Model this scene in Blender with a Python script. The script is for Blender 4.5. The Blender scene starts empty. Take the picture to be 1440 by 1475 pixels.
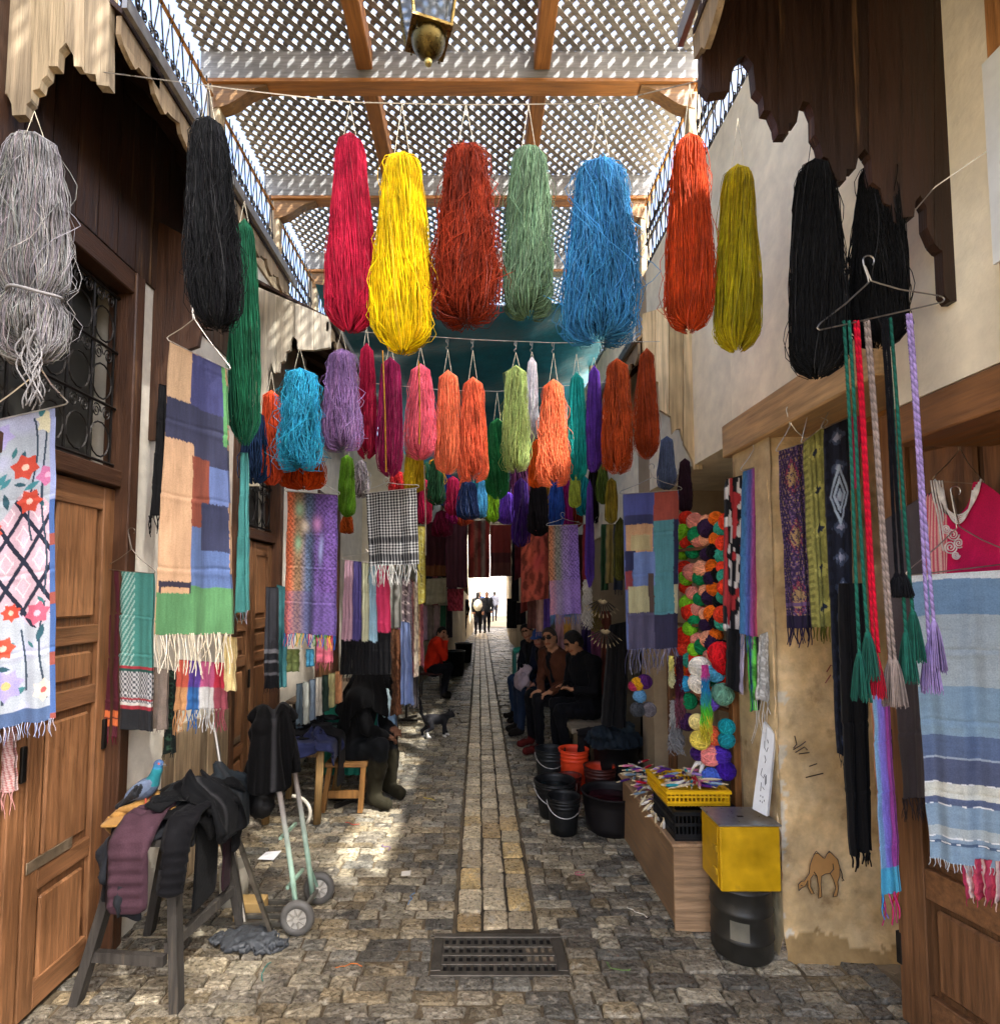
import bpy, math, random
import numpy as np
from mathutils import Vector, Matrix

# ---------------------------------------------------------------- camera, sky, sun, exposure
SC = bpy.context.scene
COL = SC.collection
F, PX0, HOR, PITCH, EYE = 810.0, 690.0, 850.0, math.radians(3.5), 1.83
PY0 = HOR - F * math.tan(PITCH)
cam = bpy.data.cameras.new('camera')
cam_o = bpy.data.objects.new('camera', cam)
COL.objects.link(cam_o)
cam_o.location = (0, 0, EYE)
cam_o.rotation_euler = (math.pi / 2 + PITCH, 0, 0)
cam.sensor_width = 36
cam.lens = F / 1475 * 36
cam.shift_x = (720 - PX0) / 1475
cam.shift_y = (PY0 - 737.5) / 1475
cam.clip_start, cam.clip_end = 0.05, 500
SC.camera = cam_o

SUN_EL, SUN_AZ = math.radians(57), (0.70, -0.71)     # horizontal direction towards the sun
world = bpy.data.worlds.new('World')
SC.world = world
world.use_nodes = True
wn = world.node_tree.nodes
sky = wn.new('ShaderNodeTexSky')
sky.sky_type = 'NISHITA'
sky.sun_disc = False
sky.sun_elevation = SUN_EL
sky.sun_rotation = math.atan2(SUN_AZ[0], SUN_AZ[1])
sky.air_density, sky.dust_density, sky.ozone_density = 0.8, 5.0, 0.4
world.node_tree.links.new(sky.outputs[0], wn['Background'].inputs[0])
wn['Background'].inputs[1].default_value = 0.15
sun = bpy.data.lights.new('sun', 'SUN')
sun.energy, sun.angle, sun.color = 2.0, math.radians(1.0), (1.0, 0.975, 0.94)
sun_o = bpy.data.objects.new('sun', sun)
COL.objects.link(sun_o)
sd = Vector((SUN_AZ[0] * math.cos(SUN_EL), SUN_AZ[1] * math.cos(SUN_EL), math.sin(SUN_EL)))
sun_o.rotation_euler = sd.to_track_quat('Z', 'Y').to_euler()
sun_o.location = sd * 60
vs = SC.view_settings
vs.view_transform, vs.look, vs.gamma, vs.exposure = 'Standard', 'None', 1.0, 2.9
vs.use_curve_mapping = False
SC.cycles.use_denoising = True
SC.cycles.max_bounces = 7
SC.cycles.diffuse_bounces = 5
SC.cycles.transparent_max_bounces = 6
SC.cycles.sample_clamp_indirect = 6
SC.cycles.caustics_reflective = SC.cycles.caustics_refractive = False

# ---------------------------------------------------------------- helpers
RN = random.Random(11)
NR = np.random.default_rng(5)
A = np.array


def lin(c):
    c = np.asarray(c, float)
    return np.where(c <= 0.04045, c / 12.92, ((c + 0.055) / 1.055) ** 2.4)


def H(h, k=1.0):
    return lin([int(h[i:i + 2], 16) / 255 for i in (0, 2, 4)]) * k


def at(px, py, Y):
    """the point of the place that shows at photo pixel (px, py) when it stands Y metres down the street"""
    dx, dz = (px - PX0) / F, (PY0 - py) / F
    y = math.cos(PITCH) - dz * math.sin(PITCH)
    z = math.sin(PITCH) + dz * math.cos(PITCH)
    t = Y / y
    return A([dx * t, Y, EYE + z * t])


def vn(p, sc=1.0, seed=0):
    """value noise -1..1 on an (N,3) array"""
    p = np.asarray(p, float) * sc + seed * 17.31
    i = np.floor(p).astype(np.int64)
    f = p - i
    f = f * f * (3 - 2 * f)
    out = 0
    for dx in (0, 1):
        for dy in (0, 1):
            for dz in (0, 1):
                h = (i[..., 0] + dx) * 374761393 + (i[..., 1] + dy) * 668265263 + (i[..., 2] + dz) * 2147483647 + seed * 9176
                h = (h ^ (h >> 13)) * 1274126177
                h = ((h ^ (h >> 16)) & 0xffff) / 32767.5 - 1
                w = (f[..., 0] if dx else 1 - f[..., 0]) * (f[..., 1] if dy else 1 - f[..., 1]) * (f[..., 2] if dz else 1 - f[..., 2])
                out = out + h * w
    return out


ORG = {}


def tag(o, label=None, cat=None, group=None, kind=None):
    for k, v in (('label', label), ('category', cat), ('group', group), ('kind', kind)):
        if v:
            o[k] = v
    return o


def thing(name, label, cat, loc, group=None):
    o = bpy.data.objects.new(name, None)
    o.empty_display_size = 0.1
    COL.objects.link(o)
    o.location = tuple(float(x) for x in loc)
    ORG[o.name] = A([float(x) for x in loc])
    return tag(o, label, cat, group)


def gpt(px, py):
    """the ground point that shows at a photo pixel"""
    z = math.sin(PITCH) + (PY0 - py) / F * math.cos(PITCH)
    y = math.cos(PITCH) - (PY0 - py) / F * math.sin(PITCH)
    t = -EYE / z
    return A([(px - PX0) / F * t, y * t, 0])


class MB:
    def __init__(s):
        s.v, s.f, s.c, s.n = [], [], [], 0

    def add(s, V, Fs, col):
        V = np.asarray(V, float).reshape(-1, 3)
        C = np.broadcast_to(np.asarray(col, float), V.shape)
        for f in Fs:
            f = np.asarray(f, np.int64)
            if f.ndim == 1:
                f = f[None]
            s.f.append(f + s.n)
        s.v.append(V)
        s.c.append(C)
        s.n += len(V)
        return s

    def box(s, lo, hi, col, M=None, bev=0.0):
        lo, hi = A(lo, float), A(hi, float)
        lo, hi = np.minimum(lo, hi), np.maximum(lo, hi)
        if bev <= 0:
            V = A([[x, y, z] for z in (lo[2], hi[2]) for y in (lo[1], hi[1]) for x in (lo[0], hi[0])])
            fs = [[0, 2, 3, 1], [4, 5, 7, 6], [0, 1, 5, 4], [2, 6, 7, 3], [0, 4, 6, 2], [1, 3, 7, 5]]
            Q = [A(fs)]
        else:
            b = min(bev, 0.45 * (hi - lo).min())
            V, idx = [], {}
            for sx in (0, 1):
                for sy in (0, 1):
                    for sz in (0, 1):
                        cor = A([hi[0] if sx else lo[0], hi[1] if sy else lo[1], hi[2] if sz else lo[2]])
                        sg = A([-1 if sx else 1, -1 if sy else 1, -1 if sz else 1])
                        for ax in range(3):
                            p = cor + sg * b
                            p[ax] = cor[ax]
                            idx[(sx, sy, sz, ax)] = len(V)
                            V.append(p)
            V = A(V)
            Q4, T3 = [], []
            cen = (lo + hi) / 2

            def orient(f):
                a, b_, c_ = V[f[0]], V[f[1]], V[f[2]]
                nn = np.cross(b_ - a, c_ - a)
                return f if nn @ (V[f].mean(0) - cen) > 0 else f[::-1]
            for ax in range(3):
                for sd_ in (0, 1):
                    o = [i for i in range(3) if i != ax]
                    f = []
                    for u, v in ((0, 0), (1, 0), (1, 1), (0, 1)):
                        k = [0, 0, 0]
                        k[ax], k[o[0]], k[o[1]] = sd_, u, v
                        f.append(idx[(*k, ax)])
                    Q4.append(orient(f))
            for ax in range(3):
                o = [i for i in range(3) if i != ax]
                for u in (0, 1):
                    for v in (0, 1):
                        f = []
                        for e, a2 in ((0, o[0]), (1, o[0]), (1, o[1]), (0, o[1])):
                            k = [0, 0, 0]
                            k[ax], k[o[0]], k[o[1]] = e, u, v
                            f.append(idx[(*k, a2)])
                        Q4.append(orient(f))
            for sx in (0, 1):
                for sy in (0, 1):
                    for sz in (0, 1):
                        T3.append(orient([idx[(sx, sy, sz, a)] for a in range(3)]))
            Q = [A(Q4), A(T3)]
        if M is not None:
            V = V @ A(M)[:3, :3].T + A(M)[:3, 3]
        return s.add(V, Q, col)

    def tube(s, path, r, col, sides=6, caps=True):
        P = np.asarray(path, float)
        N = len(P)
        r = np.broadcast_to(np.asarray(r, float), (N,))
        T = np.gradient(P, axis=0)
        T /= np.linalg.norm(T, axis=1)[:, None] + 1e-12
        ref = A([0.0, 0, 1]) if abs(T[0][2]) < 0.9 else A([1.0, 0, 0])
        u = np.cross(T[0], ref)
        u /= np.linalg.norm(u)
        U = [u]
        for i in range(1, N):
            u = U[-1] - T[i] * (U[-1] @ T[i])
            U.append(u / (np.linalg.norm(u) + 1e-12))
        U = A(U)
        W = np.cross(T, U)
        a = np.arange(sides) * 2 * math.pi / sides
        V = P[:, None] + r[:, None, None] * (U[:, None] * np.cos(a)[None, :, None] + W[:, None] * np.sin(a)[None, :, None])
        i = np.arange(N - 1)[:, None] * sides
        j = np.arange(sides)[None]
        k = (j + 1) % sides
        Fq = np.stack([i + j, i + k, i + sides + k, i + sides + j], -1).reshape(-1, 4)
        fs = [Fq]
        if caps:
            fs += [np.arange(sides)[::-1], np.arange(sides) + (N - 1) * sides]
        c = np.asarray(col, float)
        if c.ndim == 2:
            c = np.repeat(c, sides, axis=0)
        return s.add(V.reshape(-1, 3), fs, c)

    def tubes(s, P, r, cols, sides=3):
        """many strands at once: P (S,N,3), r scalar / (S,N), cols (S,3) or (S,N,3)"""
        S, N, _ = P.shape
        T = np.gradient(P, axis=1)
        T /= np.linalg.norm(T, axis=2)[..., None] + 1e-12
        ref = A([0.31, 0.86, 0.41])
        U = np.cross(T, ref)
        U /= np.linalg.norm(U, axis=2)[..., None] + 1e-9
        W = np.cross(T, U)
        r = np.broadcast_to(np.asarray(r, float), (S, N))
        a = np.arange(sides) * 2 * math.pi / sides
        V = P[:, :, None] + r[:, :, None, None] * (U[:, :, None] * np.cos(a)[:, None] + W[:, :, None] * np.sin(a)[:, None])
        b = (np.arange(S) * N * sides)[:, None, None]
        i = (np.arange(N - 1) * sides)[None, :, None]
        j = np.arange(sides)[None, None]
        k = (j + 1) % sides
        Fq = np.stack([b + i + j, b + i + k, b + i + sides + k, b + i + sides + j], -1).reshape(-1, 4)
        cols = np.asarray(cols, float)
        if cols.ndim == 2:
            cols = np.broadcast_to(cols[:, None], (S, N, 3))
        C = np.broadcast_to(cols[:, :, None], (S, N, sides, 3)).reshape(-1, 3)
        return s.add(V.reshape(-1, 3), [Fq], C)

    def lathe(s, prof, c, col, n=24, M=None, closed=True):
        prof = np.asarray(prof, float)
        a = np.arange(n) * 2 * math.pi / n
        V = np.stack([prof[:, 0, None] * np.cos(a), prof[:, 0, None] * np.sin(a), np.repeat(prof[:, 1, None], n, 1)], -1).reshape(-1, 3)
        m = len(prof)
        i = np.arange(m - 1)[:, None] * n
        j = np.arange(n)[None]
        k = (j + 1) % n
        fs = [np.stack([i + j, i + k, i + n + k, i + n + j], -1).reshape(-1, 4)]
        if closed:
            if prof[0, 0] > 1e-6:
                fs.append(np.arange(n)[::-1])
            if prof[-1, 0] > 1e-6:
                fs.append(np.arange(n) + (m - 1) * n)
        if M is not None:
            V = V @ A(M)[:3, :3].T
        cc = np.asarray(col, float)
        if cc.ndim == 2:
            cc = np.repeat(cc, n, axis=0)
        return s.add(V + A(c, float), fs, cc)

    def prism(s, pts, d, col):
        """polygon pts (N,3) pushed along vector d"""
        P = np.asarray(pts, float)
        n = len(P)
        V = np.concatenate([P, P + A(d, float)])
        i = np.arange(n)
        k = (i + 1) % n
        nn = sum(np.cross(P[j] - P[0], P[(j + 1) % n] - P[0]) for j in range(1, n - 1))
        fs = [i[::-1], i + n, np.stack([i, k, k + n, i + n], -1)]
        if nn @ A(d, float) < 0:
            fs = [i, (i + n)[::-1], np.stack([k, i, i + n, k + n], -1)]
        return s.add(V, fs, col)

    def build(s, name, mat, parent=None, label=None, cat=None, group=None, kind=None, smooth=False, org=None):
        V = np.concatenate(s.v)
        C = np.concatenate(s.c)
        lo, hi = V.min(0), V.max(0)
        o_ = A(org, float) if org is not None else (lo + hi) / 2
        me = bpy.data.meshes.new(name)
        me.vertices.add(len(V))
        me.vertices.foreach_set('co', (V - o_).astype(np.float32).ravel())
        loops = np.concatenate([f.ravel() for f in s.f])
        tot = np.concatenate([np.full(len(f), f.shape[1]) for f in s.f])
        st = np.concatenate([[0], np.cumsum(tot)[:-1]])
        me.loops.add(len(loops))
        me.loops.foreach_set('vertex_index', loops.astype(np.int32))
        me.polygons.add(len(tot))
        me.polygons.foreach_set('loop_start', st.astype(np.int32))
        me.polygons.foreach_set('loop_total', tot.astype(np.int32))
        me.polygons.foreach_set('use_smooth', np.full(len(tot), bool(smooth)))
        at_ = me.color_attributes.new('Col', 'FLOAT_COLOR', 'POINT')
        at_.data.foreach_set('color', np.concatenate([C, np.ones((len(C), 1))], 1).astype(np.float32).ravel())
        me.update(calc_edges=True)
        me.validate()
        me.materials.append(MATS[mat])
        o = bpy.data.objects.new(name, me)
        COL.objects.link(o)
        if parent is not None:
            o.parent = parent
            o.location = tuple(o_ - ORG[parent.name])
        else:
            o.location = tuple(o_)
        ORG[o.name] = o_
        return tag(o, label, cat, group, kind)


def sphere(m, c, r, col, n=12, k=8):
    t = np.linspace(0, math.pi, k)
    r = np.broadcast_to(A(r, float), (3,))
    prof = np.stack([np.maximum(np.sin(t), 0), -np.cos(t)], 1)
    prof[0, 0] = prof[-1, 0] = 0.001
    M = np.diag([r[0], r[1], r[2]])
    return m.lathe(prof, c, col, n, M)


# ---------------------------------------------------------------- signed-distance bodies (people, animals, heaps)
def sdf_mesh(prims, res, k=0.02, disp=None, pad=0.04):
    lo = np.min([np.minimum(p['a'] - p['R'], p['b'] - p['R']) for p in prims], 0) - pad
    hi = np.max([np.maximum(p['a'] + p['R'], p['b'] + p['R']) for p in prims], 0) + pad
    n = np.ceil((hi - lo) / res).astype(int) + 1
    ax = [lo[i] + np.arange(n[i]) * res for i in range(3)]
    D = np.full(n, 9.0)
    best = np.full(n, 9.0)
    who = np.zeros(n, np.int32)
    for pi, p in enumerate(prims):
        l_, h_ = np.minimum(p['a'], p['b']) - p['R'] - 0.1, np.maximum(p['a'], p['b']) + p['R'] + 0.1
        sl = tuple(slice(max(0, int((l_[i] - lo[i]) / res)), min(n[i], int((h_[i] - lo[i]) / res) + 2)) for i in range(3))
        G = np.stack(np.meshgrid(ax[0][sl[0]], ax[1][sl[1]], ax[2][sl[2]], indexing='ij'), -1)
        if p['t'] == 'cap':
            ba = p['b'] - p['a']
            pa = G - p['a']
            h = np.clip((pa @ ba) / (ba @ ba + 1e-12), 0, 1)
            d = np.linalg.norm(pa - h[..., None] * ba, axis=-1) - (p['ra'] + (p['rb'] - p['ra']) * h)
        else:
            q = (G - p['a']) @ p['rot'] / p['rad']
            ln = np.linalg.norm(q, axis=-1)
            d = (ln - 1) * p['rad'].min() * 0.5 + (ln - 1) * p['rad'].mean() * 0.5
        kk = p.get('k', k)
        cur = D[sl]
        hh = np.clip(0.5 + 0.5 * (cur - d) / kk, 0, 1)
        D[sl] = cur * (1 - hh) + d * hh - kk * hh * (1 - hh)
        bb = best[sl]
        m = d - p.get('pri', 0) < bb
        who[sl] = np.where(m, pi, who[sl])
        best[sl] = np.where(m, d - p.get('pri', 0), bb)
    if disp is not None:
        G = np.stack(np.meshgrid(*ax, indexing='ij'), -1)
        D = D + disp(G)
    sgn = D < 0
    cells = [slice(0, -1), slice(1, None)]
    cnt = np.zeros(n - 1)
    pos = np.zeros((*(n - 1), 3))
    for d in range(3):
        o = [i for i in range(3) if i != d]
        for u in (0, 1):
            for v in (0, 1):
                s0, s1 = [None] * 3, [None] * 3
                s0[d], s1[d] = cells[0], cells[1]
                s0[o[0]] = s1[o[0]] = cells[u]
                s0[o[1]] = s1[o[1]] = cells[v]
                a_, b_ = D[tuple(s0)], D[tuple(s1)]
                x = (a_ < 0) != (b_ < 0)
                t = np.where(x, a_ / np.where(x, a_ - b_, 1), 0)
                cnt += x
                pos[..., d] += np.where(x, t, 0)
                pos[..., o[0]] += x * u
                pos[..., o[1]] += x * v
    act = cnt > 0
    idx = -np.ones(n - 1, np.int64)
    idx[act] = np.arange(act.sum())
    ci = np.argwhere(act)
    V = lo + (ci + pos[act] / cnt[act][:, None]) * res
    W = who[:-1, :-1, :-1][act]
    quads = []
    for d in range(3):
        o = [(d + 1) % 3, (d + 2) % 3]
        s0, s1 = [slice(1, -1)] * 3, [slice(1, -1)] * 3
        s0[d], s1[d] = slice(0, -1), slice(1, None)
        a_, b_ = sgn[tuple(s0)], sgn[tuple(s1)]
        for flip, m in ((False, a_ & ~b_), (True, ~a_ & b_)):
            e = np.argwhere(m)
            off = A([1, 1, 1])
            off[d] = 0
            e = e + off
            q = []
            for du, dv in ((-1, -1), (0, -1), (0, 0), (-1, 0)):
                g = e.copy()
                g[:, o[0]] += du
                g[:, o[1]] += dv
                q.append(idx[g[:, 0], g[:, 1], g[:, 2]])
            q = np.stack(q, -1)
            quads.append(q[:, ::-1] if flip else q)
    Q = np.concatenate(quads)
    Q = Q[(Q >= 0).all(1)]
    return V, Q, W


def cap(a, b, ra, rb, col, **kw):
    return dict(t='cap', a=A(a, float), b=A(b, float), ra=ra, rb=rb, R=max(ra, rb), col=A(col, float), **kw)


def ell(c, rad, col, rot=None, **kw):
    rad = A(rad, float)
    return dict(t='ell', a=A(c, float), b=A(c, float), rad=rad, R=rad.max(), rot=A(rot, float) if rot is not None else np.eye(3), col=A(col, float), **kw)


def rz(a):
    return A([[math.cos(a), -math.sin(a), 0], [math.sin(a), math.cos(a), 0], [0, 0, 1]])


def rx(a):
    return A([[1, 0, 0], [0, math.cos(a), -math.sin(a)], [0, math.sin(a), math.cos(a)]])


def ry(a):
    return A([[math.cos(a), 0, math.sin(a)], [0, 1, 0], [-math.sin(a), 0, math.cos(a)]])


# ---------------------------------------------------------------- materials
MATS = {}


def vmat(name, rough=0.7, spec=0.4, metal=0.0, n1=6.0, a1=0.2, st=(1, 1, 1), n2=1.2, a2=0.15, bump=0.2, bn=40.0, bst=None,
         sheen=0.0, rvar=0.1, dist=0.01, wear=None, alpha=1.0, trans=0.0, ds=False):
    m = bpy.data.materials.new(name)
    m.use_nodes = True
    nt = m.node_tree
    N, L = nt.nodes, nt.links
    b = N['Principled BSDF']
    at_ = N.new('ShaderNodeAttribute')
    at_.attribute_name = 'Col'
    tc = N.new('ShaderNodeTexCoord')
    oi = N.new('ShaderNodeObjectInfo')
    mul = N.new('ShaderNodeMath')
    mul.operation = 'MULTIPLY'
    mul.inputs[1].default_value = 37.0
    L.new(oi.outputs['Random'], mul.inputs[0])

    def noise(scale, stretch, det):
        mp = N.new('ShaderNodeMapping')
        mp.inputs['Scale'].default_value = stretch
        L.new(tc.outputs['Object'], mp.inputs['Vector'])
        L.new(mul.outputs[0], mp.inputs['Location'])
        n = N.new('ShaderNodeTexNoise')
        n.inputs['Scale'].default_value = scale
        n.inputs['Detail'].default_value = det
        n.inputs['Roughness'].default_value = 0.6
        L.new(mp.outputs[0], n.inputs['Vector'])
        return n.outputs['Fac']

    def rng(fac, lo, hi):
        r = N.new('ShaderNodeMapRange')
        r.inputs['From Min'].default_value, r.inputs['From Max'].default_value = 0.28, 0.72
        r.inputs['To Min'].default_value, r.inputs['To Max'].default_value = lo, hi
        L.new(fac, r.inputs['Value'])
        return r.outputs[0]
    f1, f2 = noise(n1, st, 5), noise(n2, (1, 1, 1), 3)
    m1 = N.new('ShaderNodeMath')
    m1.operation = 'MULTIPLY'
    L.new(rng(f1, 1 - a1, 1 + a1), m1.inputs[0])
    L.new(rng(f2, 1 - a2, 1 + a2), m1.inputs[1])
    sc = N.new('ShaderNodeVectorMath')
    sc.operation = 'SCALE'
    L.new(at_.outputs['Color'], sc.inputs[0])
    L.new(m1.outputs[0], sc.inputs['Scale'])
    out = sc.outputs[0]
    if wear:                                  # worn patches with a shape of their own: (colour, threshold, scale, amount)
        wc, th, ws, wa = wear
        fw = noise(ws, st, 6)
        cr = N.new('ShaderNodeMapRange')
        cr.inputs['From Min'].default_value, cr.inputs['From Max'].default_value = th, th + 0.12
        cr.inputs['To Max'].default_value = wa
        L.new(fw, cr.inputs['Value'])
        mx = N.new('ShaderNodeMix')
        mx.data_type = 'RGBA'
        L.new(cr.outputs[0], mx.inputs[0])
        L.new(out, mx.inputs[6])
        mx.inputs[7].default_value = (*wc, 1)
        out = mx.outputs[2]
    L.new(out, b.inputs['Base Color'])
    b.inputs['Metallic'].default_value = metal
    b.inputs['Specular IOR Level'].default_value = spec
    L.new(rng(f1, max(0.03, rough - rvar), min(1, rough + rvar)), b.inputs['Roughness'])
    if sheen:
        b.inputs['Sheen Weight'].default_value = sheen
        b.inputs['Sheen Roughness'].default_value = 0.5
    if trans:
        b.inputs['Transmission Weight'].default_value = trans
    if alpha < 1:
        b.inputs['Alpha'].default_value = alpha
    if bump:
        bp = N.new('ShaderNodeBump')
        bp.inputs['Strength'].default_value = bump
        bp.inputs['Distance'].default_value = dist
        L.new(noise(bn, bst or st, 4), bp.inputs['Height'])
        L.new(bp.outputs[0], b.inputs['Normal'])
    MATS[name] = m
    return m


vmat('wood', 0.5, 0.4, n1=6, a1=0.5, st=(9, 9, 0.5), n2=1.5, a2=0.3, bump=0.35, bn=12, bst=(12, 12, 0.7), rvar=0.15, wear=(tuple(H('b98d5c', 0.8)), 0.62, 2.5, 0.4))
vmat('wood_x', 0.55, 0.4, n1=5, a1=0.4, st=(0.6, 9, 9), n2=1.5, a2=0.25, bump=0.35, bn=12, bst=(0.7, 12, 12), rvar=0.15)
vmat('wood_y', 0.55, 0.4, n1=5, a1=0.4, st=(9, 0.6, 9), n2=1.5, a2=0.25, bump=0.35, bn=12, bst=(12, 0.7, 12), rvar=0.15)
vmat('old_wood', 0.75, 0.3, n1=4, a1=0.4, st=(10, 10, 0.5), n2=2, a2=0.3, bump=0.5, bn=10, bst=(14, 14, 0.6), wear=(tuple(H('6b5f4e', 0.9)), 0.6, 3, 0.6))
vmat('plaster', 0.9, 0.2, n1=9, a1=0.12, n2=1.1, a2=0.2, bump=0.35, bn=22, dist=0.012, wear=(tuple(H('8a6c45')), 0.66, 2.2, 0.45))
vmat('mud_plaster', 0.92, 0.2, n1=14, a1=0.22, n2=2.2, a2=0.3, bump=0.5, bn=18, dist=0.02, wear=(tuple(H('6f5230')), 0.6, 5.0, 0.6))
vmat('stone', 0.36, 0.5, n1=42, a1=0.55, n2=5, a2=0.45, bump=1.0, bn=38, dist=0.03, rvar=0.25, wear=(tuple(H('c6bca6', 0.8)), 0.57, 14.0, 0.8))
vmat('mud', 0.8, 0.3, n1=10, a1=0.4, n2=1, a2=0.3, bump=0.6, bn=30, dist=0.02)
vmat('yarn', 0.85, 0.06, n1=60, a1=0.22, n2=9, a2=0.22, bump=0, sheen=0.04)
vmat('cloth', 0.85, 0.2, n1=220, a1=0.2, n2=5, a2=0.1, bump=0.25, bn=260, dist=0.003, sheen=0.06)
vmat('coat', 0.8, 0.10, n1=160, a1=0.25, n2=6, a2=0.18, bump=0.35, bn=60, dist=0.006, sheen=0.02)
vmat('iron', 0.5, 0.5, 0.6, n1=25, a1=0.3, n2=4, a2=0.2, bump=0.3, bn=80, dist=0.004, wear=(tuple(H('5b4636', 0.6)), 0.62, 12, 0.6))
vmat('steel', 0.35, 0.5, 0.85, n1=30, a1=0.2, n2=4, a2=0.2, bump=0.15, bn=90, dist=0.003)
vmat('brass', 0.32, 0.5, 0.9, n1=40, a1=0.35, n2=5, a2=0.3, bump=0.5, bn=120, dist=0.004, rvar=0.15)
vmat('paint', 0.45, 0.45, n1=12, a1=0.15, n2=3, a2=0.25, bump=0.2, bn=40, dist=0.004, wear=(tuple(H('4a4438', 0.7)), 0.64, 7, 0.6))
vmat('plastic', 0.52, 0.3, n1=10, a1=0.15, n2=4, a2=0.2, bump=0.08, bn=60, dist=0.003, rvar=0.12)
vmat('skin', 0.55, 0.35, n1=30, a1=0.1, n2=8, a2=0.1, bump=0.1, bn=120, dist=0.002)
vmat('fur', 0.8, 0.3, n1=60, a1=0.25, n2=12, a2=0.15, bump=0.4, bn=160, dist=0.004, sheen=0.06)
vmat('paper', 0.8, 0.2, n1=30, a1=0.05, n2=6, a2=0.1, bump=0.05)
vmat('water', 0.05, 0.5, n1=6, a1=0.1, n2=3, a2=0.1, bump=0.05, bn=12, rvar=0.02)
vmat('tarp', 0.5, 0.4, n1=8, a1=0.2, n2=0.8, a2=0.25, bump=0.4, bn=6, dist=0.03, trans=0.0)
vmat('glass', 0.05, 0.5, n1=5, a1=0.05, n2=2, a2=0.05, bump=0, trans=0.95, rvar=0.02)

# ---------------------------------------------------------------- the setting: ground, cobbles, drain strip
XL, XR = -1.88, 1.53
m = MB()
m.add([[-40, -40, -0.012], [40, -40, -0.012], [40, 60, -0.012], [-40, 60, -0.012]], [[0, 1, 2, 3]], H('8a7a60', 0.42))
ground = m.build('ground', 'mud', kind='structure')
GRATE = (-0.205, 0.40, 2.81, 3.08)
STRIP = (-0.125, 0.305, 3.13)


def stone(m, x0, x1, y0, y1, h, col, z0=-0.035, jit=0.006, dome=0.5):
    cx, cy, w, d = (x0 + x1) / 2, (y0 + y1) / 2, (x1 - x0) / 2, (y1 - y0) / 2
    o = A([(-1, -.8), (-.9, -1), (.9, -1), (1, -.8), (1, .8), (.9, 1), (-.9, 1), (-1, .8)])
    o = o + NR.normal(0, 0.05, o.shape)
    ring0 = np.c_[cx + o[:, 0] * w, cy + o[:, 1] * d, np.full(8, z0)]
    k1 = 0.97
    ring1 = np.c_[cx + o[:, 0] * w * k1, cy + o[:, 1] * d * k1, np.full(8, h - 0.006) + NR.normal(0, 0.002, 8)]
    k2 = 0.86
    ring2 = np.c_[cx + o[:, 0] * w * k2, cy + o[:, 1] * d * k2, np.full(8, h) + NR.normal(0, jit * .5, 8)]
    V = np.concatenate([ring0, ring1, ring2, [[cx, cy, h + dome * 0.006]]])
    i = np.arange(8)
    k = (i + 1) % 8
    m.add(V, [np.stack([i, k, k + 8, i + 8], -1), np.stack([i + 8, k + 8, k + 16, i + 16], -1), np.stack([i + 16, k + 16, np.full(8, 24)], -1)], col)


SHADES = [H('8d8069'), H('776c5a'), H('a39273'), H('6a6253'), H('8f7c5c'), H('97876c'), H('7f7766'), H('a8997c')]
cob = []
y = 1.75
while y < 27:
    dy = (0.092 if y < 9 else 0.15 if y < 15 else .26) * RN.uniform(0.85, 1.2)
    for xa, xb in ((-1.95, -0.14), (0.32, 1.75)) if y > 3.07 else ((-1.95, 1.95),):
        x = xa + RN.uniform(-0.15, 0)
        while x < xb - 0.05:
            w = RN.uniform(0.10, 0.23) * (1 if y < 9 else 1.3 if y < 15 else 2)
            x1 = min(x + w, xb)
            if xb - x1 < 0.07:
                x1 = xb
            xx0 = max(x, xa)
            g = 0.0028
            cy = y + dy / 2
            hit = False
            if xx0 < GRATE[1] + .035 and x1 > GRATE[0] - .035 and y + .03 < GRATE[3] + .03 and y + dy - .03 > GRATE[2] - .03:
                if xx0 < GRATE[0] - .035:
                    cob.append((xx0 + g, GRATE[0] - .037, y + g * .8, y + dy - g * .8))
                if x1 > GRATE[1] + .035:
                    cob.append((GRATE[1] + .037, x1 - g, y + g * .8, y + dy - g * .8))
                hit = True
            hole = math.hypot((xx0 + x1) / 2 - .17, y + dy / 2 - 2.12) < .45
            if hit or hole:
                pass
            elif x1 - xx0 > 0.05:
                cob.append((xx0 + g, x1 - g, y + g * .8, y + dy - g * .8))
            x = x1
    y += dy


def vis(c):
    x, yy = (c[0] + c[1]) / 2, (c[2] + c[3]) / 2
    px = PX0 + F * x / yy
    return -10 < px < 1450 and yy > 2.3


def shade():
    return SHADES[RN.randrange(8)] * RN.uniform(0.6, 1.08) * A([.83, .89, .98])


vc = sorted([c for c in cob if vis(c)], key=lambda c: c[2])
near = vc[:300]
ns = set(near)
for c in near:
    m = MB()
    h = RN.uniform(-0.004, 0.008) + 0.006 * math.sin(c[0] * 3 + c[2] * 2)
    stone(m, *c, h, shade())
    m.build('cobblestone', 'stone', parent=ground)
m = MB()
for c in cob:
    if c not in ns:
        stone(m, *c, RN.uniform(-0.006, 0.010), shade())
m.build('cobblestones', 'stone', parent=ground, kind='stuff')

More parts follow.
